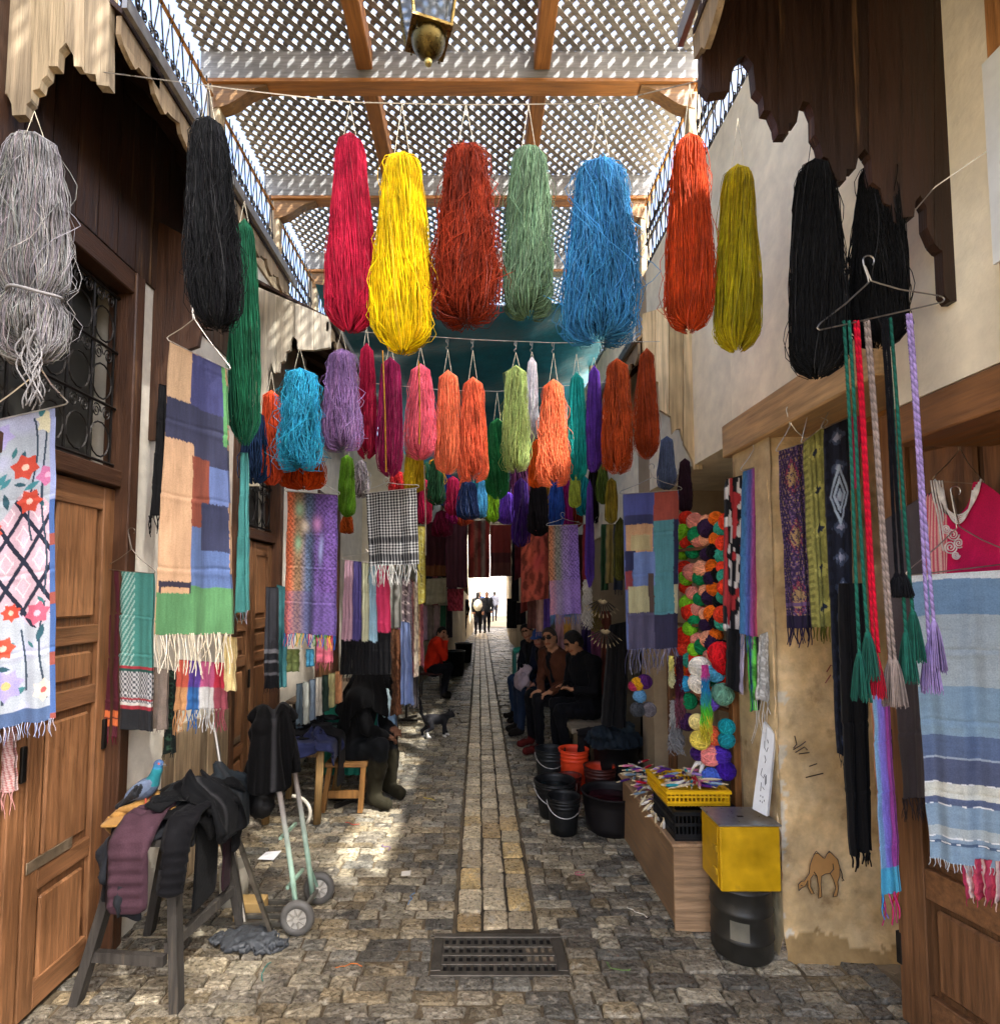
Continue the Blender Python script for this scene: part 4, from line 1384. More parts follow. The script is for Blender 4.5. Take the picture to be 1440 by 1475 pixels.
def cloth(label, quad, Y, pat, nf=3, amp=.012, fr=0, fcol=None, name='scarf', cat='scarf', group=None, pitch=1.5, thick=.014, wob=1.0, mat='cloth', fn=None, fth=.0016, tw=0):
    Ys = (Y,) * 4 if np.isscalar(Y) else Y
    TL, TR, BR, BL = [at(p[0], p[1], y) for p, y in zip(quad, Ys)]
    wpx = max(abs(quad[1][0] - quad[0][0]), abs(quad[2][0] - quad[3][0]))
    hpx = max(abs(quad[3][1] - quad[0][1]), abs(quad[2][1] - quad[1][1]))
    nu, nv_ = int(np.clip(wpx / pitch, 8, 150)), int(np.clip(hpx / (pitch * 1.3), 10, 420))
    u, v = np.meshgrid(np.linspace(0, 1, nu), np.linspace(0, 1, nv_), indexing='ij')
    P = ((1 - u) * (1 - v))[..., None] * TL + (u * (1 - v))[..., None] * TR + (u * v)[..., None] * BR + ((1 - u) * v)[..., None] * BL
    n = np.cross(TR - TL, BL - TL)
    n /= np.linalg.norm(n)
    if n @ (A([0, 0, EYE]) - TL) < 0:
        n = -n
    sd_ = RN.randrange(1000)
    w = np.stack([u * 2, v * 5, u * 0], -1)
    ph = 6.28 * RN.random()
    dsp = amp * (.25 + .75 * v ** .7) * (np.sin(2 * math.pi * (nf * u + .15 * vn(w, .6, sd_)) + ph + .5 * v) + .45 * np.sin(2 * math.pi * nf * 2.3 * u + 2 * ph)) + .4 * amp * wob * vn(w, 2.0, sd_ + 1)
    if hpx > 150:
        for c_ in (.26 + .02 * ph / 6, .52, .77):
            dsp = dsp - min(.004, amp * .5) * np.exp(-((v - c_ - .006 * np.sin(u * 4 + ph)) / .006) ** 2) + min(.003, amp * .3) * np.exp(-((v - c_ - .016) / .01) ** 2)
    P = P + dsp[..., None] * n
    ed = (TR - TL) / (np.linalg.norm(TR - TL) + 1e-9)
    P = P + (.004 * wob * vn(np.stack([v * 9, u * 3, u * 0], -1), 1, sd_ + 2) * (v > .03))[..., None] * ed
    P[..., 2] -= (.006 * wob * vn(np.stack([u * 6, v * 0, u * 0], -1), 1, sd_ + 3) * v)
    C = np.clip(pat(u, v), .002, .9)
    C = (C * .86 + .14 * C.mean(-1, keepdims=True)) * (.95 if C.mean() < .3 else .85)
    root = thing(name, label, cat, (BL + BR) / 2, group)
    m = MB()
    F0 = P.reshape(-1, 3)
    Bk = (P - n * thick * (np.minimum(1, v * 20) * .7 + .3)[..., None]).reshape(-1, 3)
    ij = np.arange(nu - 1)[:, None] * nv_ + np.arange(nv_ - 1)[None]
    fq = np.stack([ij, ij + nv_, ij + nv_ + 1, ij + 1], -1).reshape(-1, 4)
    N0 = len(F0)
    l_, r_ = np.arange(nv_), (nu - 1) * nv_ + np.arange(nv_)
    t_, b_ = np.arange(nu) * nv_, np.arange(nu) * nv_ + nv_ - 1
    rim = [np.stack([e[:-1], e[1:], e[1:] + N0, e[:-1] + N0], -1) for e in (l_, r_, t_, b_)]
    m.add(np.concatenate([F0, Bk]), [fq, (fq + N0)[:, ::-1], *rim], np.concatenate([C.reshape(-1, 3)] * 2))
    m.build('cloth', mat, root, smooth=True)
    if fr:
        wm = np.linalg.norm(BR - BL)
        k = fn or int(np.clip(wm / .009, 8, 60))
        uu = np.clip((np.arange(k) + NR.uniform(.2, .8, k)) / k, 0, 1)
        ii = np.clip((uu * (nu - 1)).astype(int), 0, nu - 1)
        st = P[ii, -1]
        q = np.linspace(0, 1, 6)
        ln = fr * NR.uniform(.75, 1.1, k)
        dx = NR.normal(0, fr * .10, k)
        S = st[:, None] + (dx[:, None] * q[None] ** 1.3)[..., None] * ed + (NR.normal(0, fr * .05, k)[:, None] * q[None])[..., None] * n
        S = S + (.05 * fr * np.sin(q[None] * 5 + NR.uniform(0, 6, (k, 1))))[..., None] * ed
        S[..., 2] -= ln[:, None] * q[None] - .004
        cc = C[ii, -1] * NR.uniform(.8, 1.2, (k, 1)) if fcol is None else A([H(fcol[RN.randrange(len(fcol))] if isinstance(fcol, (list, tuple)) else fcol) * RN.uniform(.75, 1.15) for _ in range(k)])
        m = MB()
        m.tubes(S, fth * np.linspace(1.3, .8, 6)[None] * np.ones((k, 1)), cc, 3)
        m.build('fringe', 'yarn', root, kind='stuff', smooth=True)
    return root


def hanger(label, top, L, R, Y, col='b8b4ac', r=.0022, Yr=None):
    T = at(*top, Y)
    l_, r_ = at(*L, Y), at(*R, Yr or Y)
    ctr = (l_ + r_) / 2
    nk = A([T[0], T[1], max(l_[2], r_[2]) + (T[2] - max(l_[2], r_[2])) * .45])
    hk = [[T[0] + .018 * math.cos(a), T[1], T[2] - .018 + .018 * math.sin(a)] for a in np.linspace(-.8, 2.9, 8)]
    d = (r_ - l_) / np.linalg.norm(r_ - l_)
    path = hk[::-1][::-1]
    path = hk + [T + [-.016, 0, -.03], nk, nk * .55 + l_ * .45, l_ + [0, 0, .012], l_ - d * .008, l_ + [0, 0, -.008], ctr + [0, 0, -.008], r_ + [0, 0, -.008], r_ + d * .008, r_ + [0, 0, .012], nk * .55 + r_ * .45, nk + d * .006, T + [-.012, 0, -.034]]
    P = A(path, float)
    q = np.linspace(0, len(P) - 1, len(P) * 3)
    Q = np.stack([np.interp(q, np.arange(len(P)), P[:, i]) for i in range(3)], 1)
    m = MB()
    m.tube(Q, r, H(col), 4)
    return m.build('wire_hanger', 'steel', label=label, cat='hanger', group='wire hangers')


# ---- left side
cloth('white floral scarf with dark diamond lattice at the left edge', [(-38, 612), (80, 588), (80, 1036), (-42, 1056)], (2.15, 2.3, 2.3, 2.15), floral, nf=1.6, amp=.016, fr=.07, fcol=['aab4cc', 'c9c2d2', '7f8db4'], pitch=1.0)
hanger('white wire hanger holding the white floral scarf', (60, 500), (-38, 610), (95, 580), 2.15, 'dedad2', .003, 2.3)
cloth('pale pink zigzag scarf under the white floral scarf at the left edge', [(-40, 1040), (20, 1045), (20, 1140), (-40, 1150)], 2.35, zigzag, nf=1, amp=.006, fr=.1, fcol='c9938f')
cloth('narrow maroon scarf with an orange end hanging by the first doors', [(156, 820), (173, 822), (172, 1062), (152, 1062)], 2.95, lambda u, v: np.where(((v > .83) & (v < .93) & (np.abs((v * 18) % 1 - .5) < .42))[..., None], H('d8661c'), H('4f1524') * np.ones_like(u)[..., None]), nf=1.5, fr=.04, fcol='5a1828')
cloth('teal green houndstooth scarf with a red and grey patterned end', [(172, 822), (222, 826), (219, 1052), (169, 1050)], 2.95, houndstooth, nf=1.6, amp=.010, pitch=1.0)
hanger('wire hanger of the teal green houndstooth scarf', (190, 760), (155, 818), (222, 824), 2.93, '8a8278')
PT = blocks('b08a63', [(0, 0, .38, .22, 'bd9a72'), (.38, 0, 1, .27, '3d4070'), (0, .19, 1, .43, '33364f'), (0, .33, .45, .86, 'b6906a'), (.42, .37, .72, .62, '7a3b28'), (.72, .39, 1, .55, '566a9c'), (.6, .53, 1, .72, '2f3450'), (.42, .62, .6, .84, '4c6696'), (.6, .70, 1, .86, '486090'), (.02, .82, .42, .93, '2c2838'),
                      (.05, .84, .40, .87, 'b08a63'), (0, .86, 1, 1, '477a4c'), (.42, .83, 1, 1, '4a7f4e'), (.94, 0, 1, .3, '4f8f52')], .07)
cloth('large tan, navy, rust and green patchwork scarf on a hanger at left', [(245, 490), (326, 531), (335, 914), (225, 914)], 2.5, PT, nf=1.3, amp=.013, fr=.17, fcol=['cfc6b0', 'bfb49c', 'd9d2c2'], pitch=1.0, fth=.0022)
hanger('dark wire hanger of the patchwork scarf under the charcoal yarn', (280, 425), (243, 488), (330, 530), 2.48, 'c2beb6')
cloth('long narrow turquoise silk scarf with knotted fringe', [(346, 652), (357, 652), (359, 880), (340, 884)], 2.85, solid('46a6a2', .3), nf=1.2, amp=.012, fr=.07, fcol=['b9a9b8', '6a8a90'])
cloth('pale yellow crinkled scarf behind the patchwork fringe', [(322, 916), (341, 918), (339, 996), (322, 996)], 2.7, solid('d0b878', .2), nf=2)
cloth('four-coloured striped scarf in orange, blue, pink and red with long fringe', [(256, 950), (326, 955), (327, 1020), (250, 1024)], 2.95,
      lambda u, v: np.where((v < .55)[..., None], stripes_v(['d8583c', '5a3aa0', 'd05a94', 'c8143c'])(u, v), stripes_v(['d89a5a', '1f6ab0', 'dfe0dc', 'a8485a'])(u, v)), nf=4, amp=.012, fr=.12, fcol=None, fth=.0026)
cloth('taupe scarf hanging beside the teal houndstooth scarf', [(219, 960), (241, 965), (238, 1052), (216, 1050)], 3.0, solid('8a7a6c', .2), nf=1.5, fr=.02)
cloth('black and green scarf behind the four-coloured striped one', [(240, 965), (256, 965), (252, 1085), (236, 1085)], 3.05, ikat('16201a', '2a4a34', '0e1410', 8), nf=1.5, fr=.03)
cloth('black fringed scarf hanging on the pale pilaster at left', [(228, 552), (242, 556), (240, 740), (214, 745)], 3.1, solid('0b0b0e'), nf=1.5, amp=.02, fr=.1, fcol='0b0b0e', fth=.003)
cloth('charcoal scarf with grey stripes hanging by the second doors', [(383, 845), (401, 846), (402, 992), (380, 992)], 4.4, stripes_h([(-1, .62, '3c3d44'), (.62, .66, '8a8a90'), (.66, .72, '2b2c32'), (.72, .75, '7d7d84'), (.75, .84, '26272c'), (.84, .87, '707078'), (.87, 2, '1a1b20')]), nf=1.5, fr=.04)
cloth('teal scarf behind the charcoal one by the second doors', [(399, 842), (413, 846), (412, 990), (400, 990)], 4.5, solid('3f8c92'), nf=1.5)
cloth('orange to purple paisley scarf with bright fringe', [(414, 708), (486, 713), (483, 916), (409, 912)], 3.5, paisley(['d8602c', '8a6a4a', '4a5a78', '5a3f80', '5f3f86'], 60, 190, [(.25, .12, .08, .05, '9ad0a4'), (.35, .24, .08, .04, 'dcc8a8'), (.6, .22, .1, .05, 'd88ac8'), (.24, .36, .06, .06, '8ac89a'), (.7, .4, .04, .1, '9aa4d8')], (.70, '5a4a86')), nf=1.8, amp=.016, fr=.09,
      fcol=['d8a838', '3f9a54', '2c62b0', 'c83a5a', '3a56a8'], pitch=1.0, fth=.0024)
hanger('wire hanger of the orange to purple paisley scarf', (445, 660), (412, 706), (488, 711), 3.48)
for lab, q, c in [('small olive cloth under the paisley scarf', (414, 935, 431, 968), '7a8a4a'), ('small blue cloth under the paisley scarf', (440, 935, 452, 960), '2c84a8'), ('small pink tie-dyed cloth under the paisley scarf', (455, 918, 479, 955), 'd05a74')]:
    cloth(lab, [(q[0], q[1]), (q[2], q[1]), (q[2], q[3]), (q[0], q[3])], 3.8, solid(c, .5), nf=2, fr=.05 if 'pink' in lab else 0)
cloth('black and white checked scarf with netted fringe', [(527, 711), (600, 702), (604, 812), (532, 815)], 3.8, keffiyeh, nf=1.6, amp=.018, fr=.14, fcol=['c9c9c4', '2a2a2c', 'e0e0da'], pitch=.8, fth=.0028)
hanger('wire hanger of the black and white checked scarf', (556, 688), (525, 709), (602, 701), 3.78, 'dcd8d0')
tops = [497, 509.5, 521, 532, 541.5, 561]
bots = [490, 507, 520, 532, 545, 564]
for k, (c, nm) in enumerate([('d8a8bc', 'pale pink'), ('54488c', 'dark lilac'), ('c9c8a0', 'cream'), ('8fb4c4', 'pale blue'), ('d8185c', 'hot pink')]):
    cloth(f'{nm} scarf with a black end in the row of five plain scarves', [(tops[k], 806 + 2 * k), (tops[k + 1] - .6, 807 + 2 * k), (bots[k + 1] - .6, 972), (bots[k], 972)], 4.2, solid(c, .12, (.70 if k < 4 else .62, '0d0d10')), nf=2.4, amp=.018, group='row of five plain scarves with black ends', fr=.06, fcol='0d0d10')
hanger('wire hanger carrying the row of five plain scarves', (530, 785), (494, 804), (562, 812), 4.18, 'cfcac0')
cloth('yellow patterned scarf hanging behind the checked scarf', [(601, 757), (613, 758), (613, 868), (602, 872)], 6.3, ikat('c9b83c', 'd8d070', 'a8942c', 10), nf=1.5)
for k, (q, pt, lab) in enumerate([
    ((612, 752, 643, 830), solid('3a1018', .2, (.8, '6a3a14')), 'dark maroon cloth, leftmost of four hung across the lane'),
    ((643, 753, 674, 846), stripes_v(['5a2c38', '4a2430'] * 5), 'mauve ribbed cloth, second of four hung across the lane'),
    ((674, 750, 706, 832), paisley(['7a1f18', 'a02a1c', '8a5a48', '7a1c18', '9c8a7c', '8a2018'], 8, 5), 'red and grey streaked cloth, third of four hung across the lane'),
    ((706, 756, 737, 830), stripes_h([(-1, .55, '8a2a22'), (.55, .75, '5a2a2a'), (.75, 2, '6a3a34')]), 'brick red cloth, rightmost of four hung across the lane')]):
    cloth(lab, [(q[0], q[1]), (q[2] - .8, q[1]), (q[2] - .8, q[3]), (q[0], q[3])], 9.0, pt, nf=3, amp=.03, group='four cloths hung across the lane', name='hanging_cloth', cat='cloth', fr=.08 if k else 0)
cloth('cream cloth folded over a rail below the maroon cloth', [(614, 834), (643, 832), (642, 868), (614, 872)], 10.4, solid('c9bfa0', .2), nf=4, amp=.03, name='hanging_cloth', cat='cloth')
cloth('red spotted cloth below the mauve ribbed cloth', [(644, 848), (668, 848), (667, 880), (645, 880)], 9.2, paisley(['8a1c34', 'a02a40'], 20, 20), nf=3, amp=.03, name='hanging_cloth', cat='cloth')
for k, (c, nm) in enumerate([('c8a0b4', 'pink'), ('8c7a6a', 'brown'), ('b89a94', 'dusty rose'), ('2a6a4a', 'green'), ('2a2228', 'black')]):
    x = 607 + k * 9
    cloth(f'{nm} garment on the rail below the cream cloth', [(x, 872), (x + 8.5, 872), (x + 8.5, 922 - k), (x, 924 - k)], 10.6, solid(c, .3), nf=2.5, amp=.04, name='hanging_garment', cat='garment', group='garments on the far left rail')
for k, (x0, x1, y0, y1, Y, pt, nm) in enumerate([
    (561, 577, 828, 905, 5.0, solid('8e8e86', .2), 'grey green'), (575, 592, 832, 960, 5.6, ikat('6a5a60', 'c9b8b4', '3a2a34', 9), 'grey flowered'), (588, 601, 836, 975, 6.0, paisley(['c2a090', '8a2a3c', 'd8c0a8'], 14, 40), 'red and cream flowered'),
    (598, 609, 840, 960, 6.6, paisley(['c89a54', 'd8b070', 'b05a6a'], 14, 40), 'golden patterned'), (572, 590, 900, 1000, 5.4, solid('6e3a62', .3), 'plum'), (563, 577, 905, 1030, 5.2, paisley(['5a3a22', '7a4a2a'], 20, 60), 'rust brown patterned'), (577, 590, 895, 1015, 5.0, solid('7a90c4', .2), 'periwinkle blue'), (590, 601, 960, 1020, 6.2, solid('3f3a3c', .3), 'dark grey')]):
    cloth(f'{nm} garment hanging on the left clothes rack', [(x0, y0), (x1, y0 + 2), (x1 + (6 if k == 6 else 1), y1), (x0, y1)], Y, pt, nf=1.8, amp=.03, name='hanging_garment', cat='garment', group='garments on the left clothes rack', thick=.05)
for k, (c, nm) in enumerate([('4a5a64', 'slate'), ('b9bcb0', 'off-white'), ('6a7a8a', 'grey blue'), ('c0b8a8', 'beige'), ('24382e', 'dark green'), ('a8a06a', 'khaki'), ('b87a4a', 'orange brown')]):
    x = 427 + k * 9.3
    cloth(f'{nm} folded scarf hung low in the row beside the hooded figure', [(x, 985 - k * 3), (x + 8.8, 984 - k * 3), (x + 8.8, 1048 - k * 6), (x, 1050 - k * 6)], 4.75, solid(c, .25), nf=1.2, amp=.012, group='low row of folded scarves', thick=.03)

r4 = random.Random(8)
for k in range(26):
    c, nm = [('5a1420', 'oxblood'), ('7a2418', 'terracotta'), ('3a1830', 'aubergine'), ('8a3a3a', 'dusty red'), ('2a1c18', 'umber'), ('6a4a20', 'bronze'), ('4a2a4a', 'damson'), ('284038', 'pine green'), ('8a6a4a', 'camel brown'), ('1c2440', 'ink blue'), ('a05a60', 'rosewood'), ('5a5a52', 'pewter'), ('7a1c4a', 'cerise')][k % 13]
    left = k < 13
    x = (604 + (k * 7) % 58) if left else (742 + ((k - 13) * 9) % 110)
    y0 = r4.uniform(748, 800)
    Y = r4.uniform(10.8, 13.5) if left else r4.uniform(7.6, 11.0)
    cloth(f'{nm} cloth hanging in the crowded ' + ('left' if left else 'right') + ' back of the lane', [(x, y0), (x + r4.uniform(10, 17), y0 + r4.uniform(-3, 3)), (x + r4.uniform(11, 18), y0 + r4.uniform(55, 95)), (x - 1, y0 + r4.uniform(55, 95))], Y, solid(c, .4), nf=2, amp=.03, name='hanging_cloth', cat='cloth', group='cloths crowding the back of the lane', thick=.04)

# ---- right side
RP = blocks('4a5a8c', [(0, 0, .58, .17, '3c4484'), (0, .14, .56, .20, '2c3058'), (.56, 0, 1, .18, '8e3a2c'), (.03, .20, .55, .38, 'b0875e'), (.12, .27, .5, .37, 'a89a6a'), (.56, .18, .92, .78, '3f7c84'), (.90, .18, 1, .60, '222648'), (0, .37, .2, .50, '22264a'), (.16, .38, .58, .60, '5a72a8'), (0, .5, .14, .62, '7a2c34'), (.05, .60, .47, .78, 'a8a276'),
                      (.46, .52, .56, .78, '4a3a34'), (.92, .60, 1, .78, 'b8b48c'), (.02, .77, .56, 1, '4a4660'), (.56, .78, 1, 1, '2c2a44')], .06)
cloth('blue, teal, rust and sand patchwork scarf before the dark shop on the right', [(897, 712), (977, 706), (976, 934), (902, 936)], 3.6, RP, nf=1.5, amp=.014, fr=.15, fcol=['6a6880', '8a88a0', '4a4860'], pitch=1.0, fth=.0024)
hanger('wire hanger of the blue and teal patchwork scarf', (938, 668), (894, 710), (980, 704), 3.58)
cloth('purple and grey paisley scarf with turquoise fringe above the seated men', [(790, 757), (832, 755), (837, 884), (792, 886)], 5.0, paisley(['a0603c', '6a6a64', '7a66a0', '7456a8'], 50, 140, (), (.62, '8a68b0')), nf=1.2, amp=.01, fr=.1, fcol=['3a7ab0', '8a8a80', '3f62b8'], pitch=1.0)
hanger('wire hanger of the purple and grey paisley scarf', (810, 738), (788, 756), (834, 754), 4.98)
cloth('red orange flowered cloth hanging left of the purple paisley scarf', [(750, 785), (789, 740), (790, 862), (750, 868)], 6.2, paisley(['8a3420', 'a8442a', '9a3a28'], 12, 16, [(.6, .5, .2, .1, 'c2383c')]), nf=1.6, amp=.02, name='hanging_cloth', cat='cloth')
for k, (x0, x1, y0, y1, Y, c, nm) in enumerate([(840, 848, 755, 835, 5.4, '9a2024', 'scarlet'), (866, 876, 755, 850, 5.3, '234a2a', 'bottle green'), (874, 886, 755, 840, 5.2, '8a7a3a', 'mustard'), (884, 897, 755, 850, 5.1, '2a3246', 'midnight blue'), (833, 842, 770, 850, 5.6, '3a1c12', 'dark brown'),
                                          (760, 772, 860, 905, 6.6, '5a3028', 'russet'), (772, 783, 862, 910, 6.6, 'b88a7c', 'salmon'), (783, 792, 862, 912, 6.6, '4a2c86', 'royal purple'), (737, 747, 780, 866, 8.5, '14121a', 'black'), (730, 744, 862, 905, 9.5, '0f0d10', 'jet black'), (744, 757, 868, 900, 8.8, '19141a', 'sooty'),
                                          (800, 812, 885, 940, 6.9, 'c08a90', 'rose'), (812, 822, 888, 915, 6.9, 'd89a1e', 'amber'), (822, 838, 885, 945, 6.9, 'b09a94', 'ash rose'), (838, 852, 880, 1000, 6.6, '2e1a54', 'indigo'), (852, 866, 890, 990, 6.4, '6a2a4a', 'mulberry'), (866, 880, 880, 1000, 6.0, '5a2a1c', 'chestnut')]):
    cloth(f'{nm} garment hanging along the right side of the lane', [(x0, y0), (x1, y0), (x1 + .5, y1), (x0 - .5, y1)], Y, solid(c, .3), nf=1.6, amp=.02, name='hanging_garment', cat='garment', group='garments along the right side', thick=.04, fr=.06 if k % 3 == 0 else 0)
cloth('black coat hanging in the dark mouth of the right shop', [(880, 900), (905, 895), (902, 1050), (868, 1045)], 4.9, solid('0d0c0e'), nf=2, amp=.03, name='hanging_garment', cat='garment', thick=.08)
cloth('red, white and black printed dress beside the yarn balls', [(1046, 690), (1070, 684), (1066, 925), (1043, 905)], 3.25, lambda u, v: np.where((vn(np.stack([u * 4, v * 14, u * 0], -1), 1, 3) > .12)[..., None], H('b01c24'), np.where((vn(np.stack([u * 6, v * 18, u * 0], -1), 1, 9) > .05)[..., None], H('d8d4d0'), H('16161c'))), nf=1.4, name='dress', cat='dress', thick=.04)
cloth('striped scarf from blue through magenta to gold beside the pier', [(1070, 679), (1108, 667), (1107, 918), (1066, 914)], 3.1, paisley(['2c6a9c', '4a5ab0', 'a03a8c', 'b83a5c', 'b08a34'], 40, 60, (), None, .15, .85), nf=1.6, amp=.008, fr=.09, pitch=1.0, fcol=None)
hanger('wire hanger of the blue to gold striped scarf', (1085, 625), (1068, 676), (1112, 664), 3.1)
cloth('black and white pleated scarf below the printed dress', [(1050, 905), (1072, 908), (1070, 1000), (1048, 990)], 3.2, stripes_v(['0c0c10', '0c0c10', '141218', 'c9bcd2']), nf=2, thick=.03)
cloth('lime green and blue printed cloth by the pier', [(1074, 915), (1094, 918), (1094, 1022), (1080, 1025)], 3.1, paisley(['3a9a2a', '2c4a8c', '5ac83a', '1c1c24'], 8, 20), nf=1.5, name='hanging_cloth', cat='cloth')
cloth('white lace shawl with long threads against the pier edge', [(1094, 915), (1116, 905), (1122, 1010), (1090, 1010)], 3.0, lambda u, v: np.where((vn(np.stack([u * 14, v * 40, u * 0], -1), 1, 3) > .1)[..., None], H('d8d8d4'), H('a9a8a2')), nf=2, fr=.22, fcol='dcdcd8', name='shawl', cat='shawl')
cloth('dark purple brocade scarf hung before the pier', [(1121, 650), (1157, 638), (1171, 905), (1133, 905)], 2.68, carpet, nf=1.6, amp=.011, fr=.085, fcol=['201a38', '2c2444'], pitch=.8, fth=.003)
hanger('wire hanger of the dark purple brocade scarf', (1137, 585), (1119, 648), (1160, 635), 2.68)
cloth('olive green ikat scarf hung beside the purple brocade one', [(1158, 637), (1186, 612), (1205, 902), (1172, 904)], 2.62, ikat('8e8a3c', 'b5ad4e', '2a3244', 5), nf=1.6, amp=.011, fr=.07, fcol=['5a5a1e', '7a7628'], pitch=.8, fth=.003)
hanger('wire hanger of the olive green ikat scarf', (1163, 570), (1155, 635), (1190, 608), 2.6)
cloth('long navy scarf with white leaf and diamond print beside the olive one', [(1187, 618), (1222, 600), (1236, 1100), (1207, 1085)], 2.55, lambda u, v: np.where(((np.abs(u - .5) * 2.2 + np.abs(v - .22) * 9 < 1) & (((np.abs(u - .5) * 2.2 + np.abs(v - .22) * 9) * 3) % 1 < .6))[..., None], H('9fb2c8'), ikat('1a1e2e', '3a4660', '8a8fa8', 11)(u, v)), nf=1.2, amp=.008, fr=.07, fcol='1a2a38', pitch=.9)
hanger('wire hanger of the long navy printed scarf', (1197, 560), (1184, 615), (1228, 596), 2.52)
cloth('magenta cloth peeping out behind the cords', [(1222, 598), (1240, 590), (1242, 700), (1226, 705)], 2.58, solid('c2185a'), nf=1, name='hanging_cloth', cat='cloth')
cloth('long black scarf hanging almost to the ground', [(1208, 840), (1244, 840), (1256, 1225), (1226, 1232)], 2.5, solid('0b0b0f', .3), nf=2, amp=.012, fr=.06, fcol='0b0b0f', fth=.004)
cloth('rainbow scarf of violet and turquoise hanging below the cords', [(1252, 985), (1276, 980), (1296, 1285), (1268, 1290)], (2.25, 2.2, 2.2, 2.25), lambda u, v: np.where((v > .88)[..., None], H('2a9ac0'), paisley(['c2783a', '6a9ac0', '6a64c0', '7a5ac0', '8a2a8a'], 40, 60, (), None, .1, .9)(u, v)), nf=1.4, amp=.012, fr=.12, fcol=['c83a7a', '6a5ac0', 'c82a3a', '2a86c0'], pitch=.9, fth=.003)
cloth('dark grey brown scarf hanging on the door behind the cords', [(1268, 752), (1345, 705), (1345, 1148), (1298, 1150)], (2.42, 2.2, 2.2, 2.42), solid('4c4549', .15), nf=2, amp=.008, fr=.09, fcol='4a4348')
cloth('pale blue striped shawl with white bands at the right edge', [(1312, 829), (1490, 818), (1500, 1262), (1338, 1236)], (2.02, 1.80, 1.80, 2.02), shawl, nf=2.2, amp=.013, fr=.035, fcol=['c9d2d8', 'd8dde0'], name='shawl', cat='shawl', pitch=.8)
hanger('wire hanger lying across the pink top', (1375, 700), (1308, 826), (1470, 806), 2.0, 'b0aaa0', .0022, 1.85)
# pink embroidered top on a hanger
tp_ = thing('embroidered_top', 'crimson top with white embroidered neckline on a hanger at right', 'top', at(1390, 830, 2.15))


def prof_cloth(poly, Y, col, name, parent, th=.03, mat='cloth'):
    m = MB()
    m.prism([at(x, y, Y) for x, y in poly], (.006, th, 0), col)
    return m.build(name, mat, parent)


pinkp = lambda u, v: np.where(((u < .22) & (np.sin(u * 160) > 0))[..., None], H('d8b4a8'), np.where(((u > .86) & (np.sin(u * 140 + v * 12) > .1))[..., None], H('d0a090'), H('c21450') * (1 + .15 * vn(np.stack([u * 7, v * 6, u * 0], -1), 1, 3))[..., None]))
nu = 60
U, V = np.meshgrid(np.linspace(0, 1, nu), np.linspace(0, 1, 40), indexing='ij')
xs = 1336 + U * 124
topy = 692 + 52 * np.clip(1 - ((U - .30) / .26) ** 2, 0, 1) ** .5 + 40 * np.clip((U - .58) / .42, 0, 1) ** 1.3 + 26 * np.clip((.1 - U) / .1, 0, 1)
ysx = topy + V * (845 - topy)
YT = lambda x, d=0: 2.17 - .30 * (x - 1336) / 124 - d
Pp = A([[at(x, y, YT(x)) for x, y in zip(a_, b_)] for a_, b_ in zip(xs, ysx)])
Pp[..., 1] += .012 * np.sin(U * 22 + V * 2) * V
m = MB()
ij = np.arange(nu - 1)[:, None] * 40 + np.arange(39)[None]
fq = np.stack([ij, ij + 40, ij + 41, ij + 1], -1).reshape(-1, 4)
Q0 = Pp.reshape(-1, 3)
m.add(np.concatenate([Q0, Q0 + [.004, .02, 0]]), [fq, fq[:, ::-1] + len(Q0)], np.tile(pinkp(U, V).reshape(-1, 3), (2, 1)))
m.build('cloth', 'cloth', tp_, smooth=True)
m = MB()
for k in range(5):
    q = np.linspace(0, 1, 20)
    x = 1346 + k * 3 + q * (66 - 6 * k)
    y = 690 + k * 2.5 + (52 - k * 1.0) * np.sin(q * math.pi) ** .6 + k * 1.5
    m.tube([at(a_, b_, YT(a_, .015)) for a_, b_ in zip(x, y)], .003, H('dedad4'), 5)
    m.tube([at(1340 + k * 4 + 18 * j, 692 + 100 * j + 4 * math.sin(j * 9), YT(1350, .02)) for j in np.linspace(0, 1, 14)], .0028, H('dedad4'), 5)
for cx, cy, r in ((1372, 770, 9), (1368, 788, 10), (1380, 782, 8), (1362, 762, 7), (1376, 800, 6)):
    a = np.linspace(0, 4.5 * math.pi, 30)
    m.tube([at(cx + r * (1 - b / 16) * math.cos(b), cy + r * (1 - b / 16) * math.sin(b), YT(1372, .03)) for b in a], .0026, H('e4e0da'), 5)
m.build('embroidery', 'yarn', tp_, smooth=True)
hanger('wire hanger inside the crimson embroidered top', (1378, 598), (1346, 690), (1412, 694), 2.14, '8a7a66', .0022, 2.0)
cloth('crimson and cream striped hem peeping out below the blue shawl', [(1384, 1236), (1452, 1240), (1450, 1300), (1392, 1292)], (1.96, 1.86, 1.86, 1.96), stripes_v(['b01c4a', 'd8b8b0', 'b01c4a', 'c83a5a'] * 3), nf=4, amp=.016, name='hanging_cloth', cat='cloth', fr=.03)

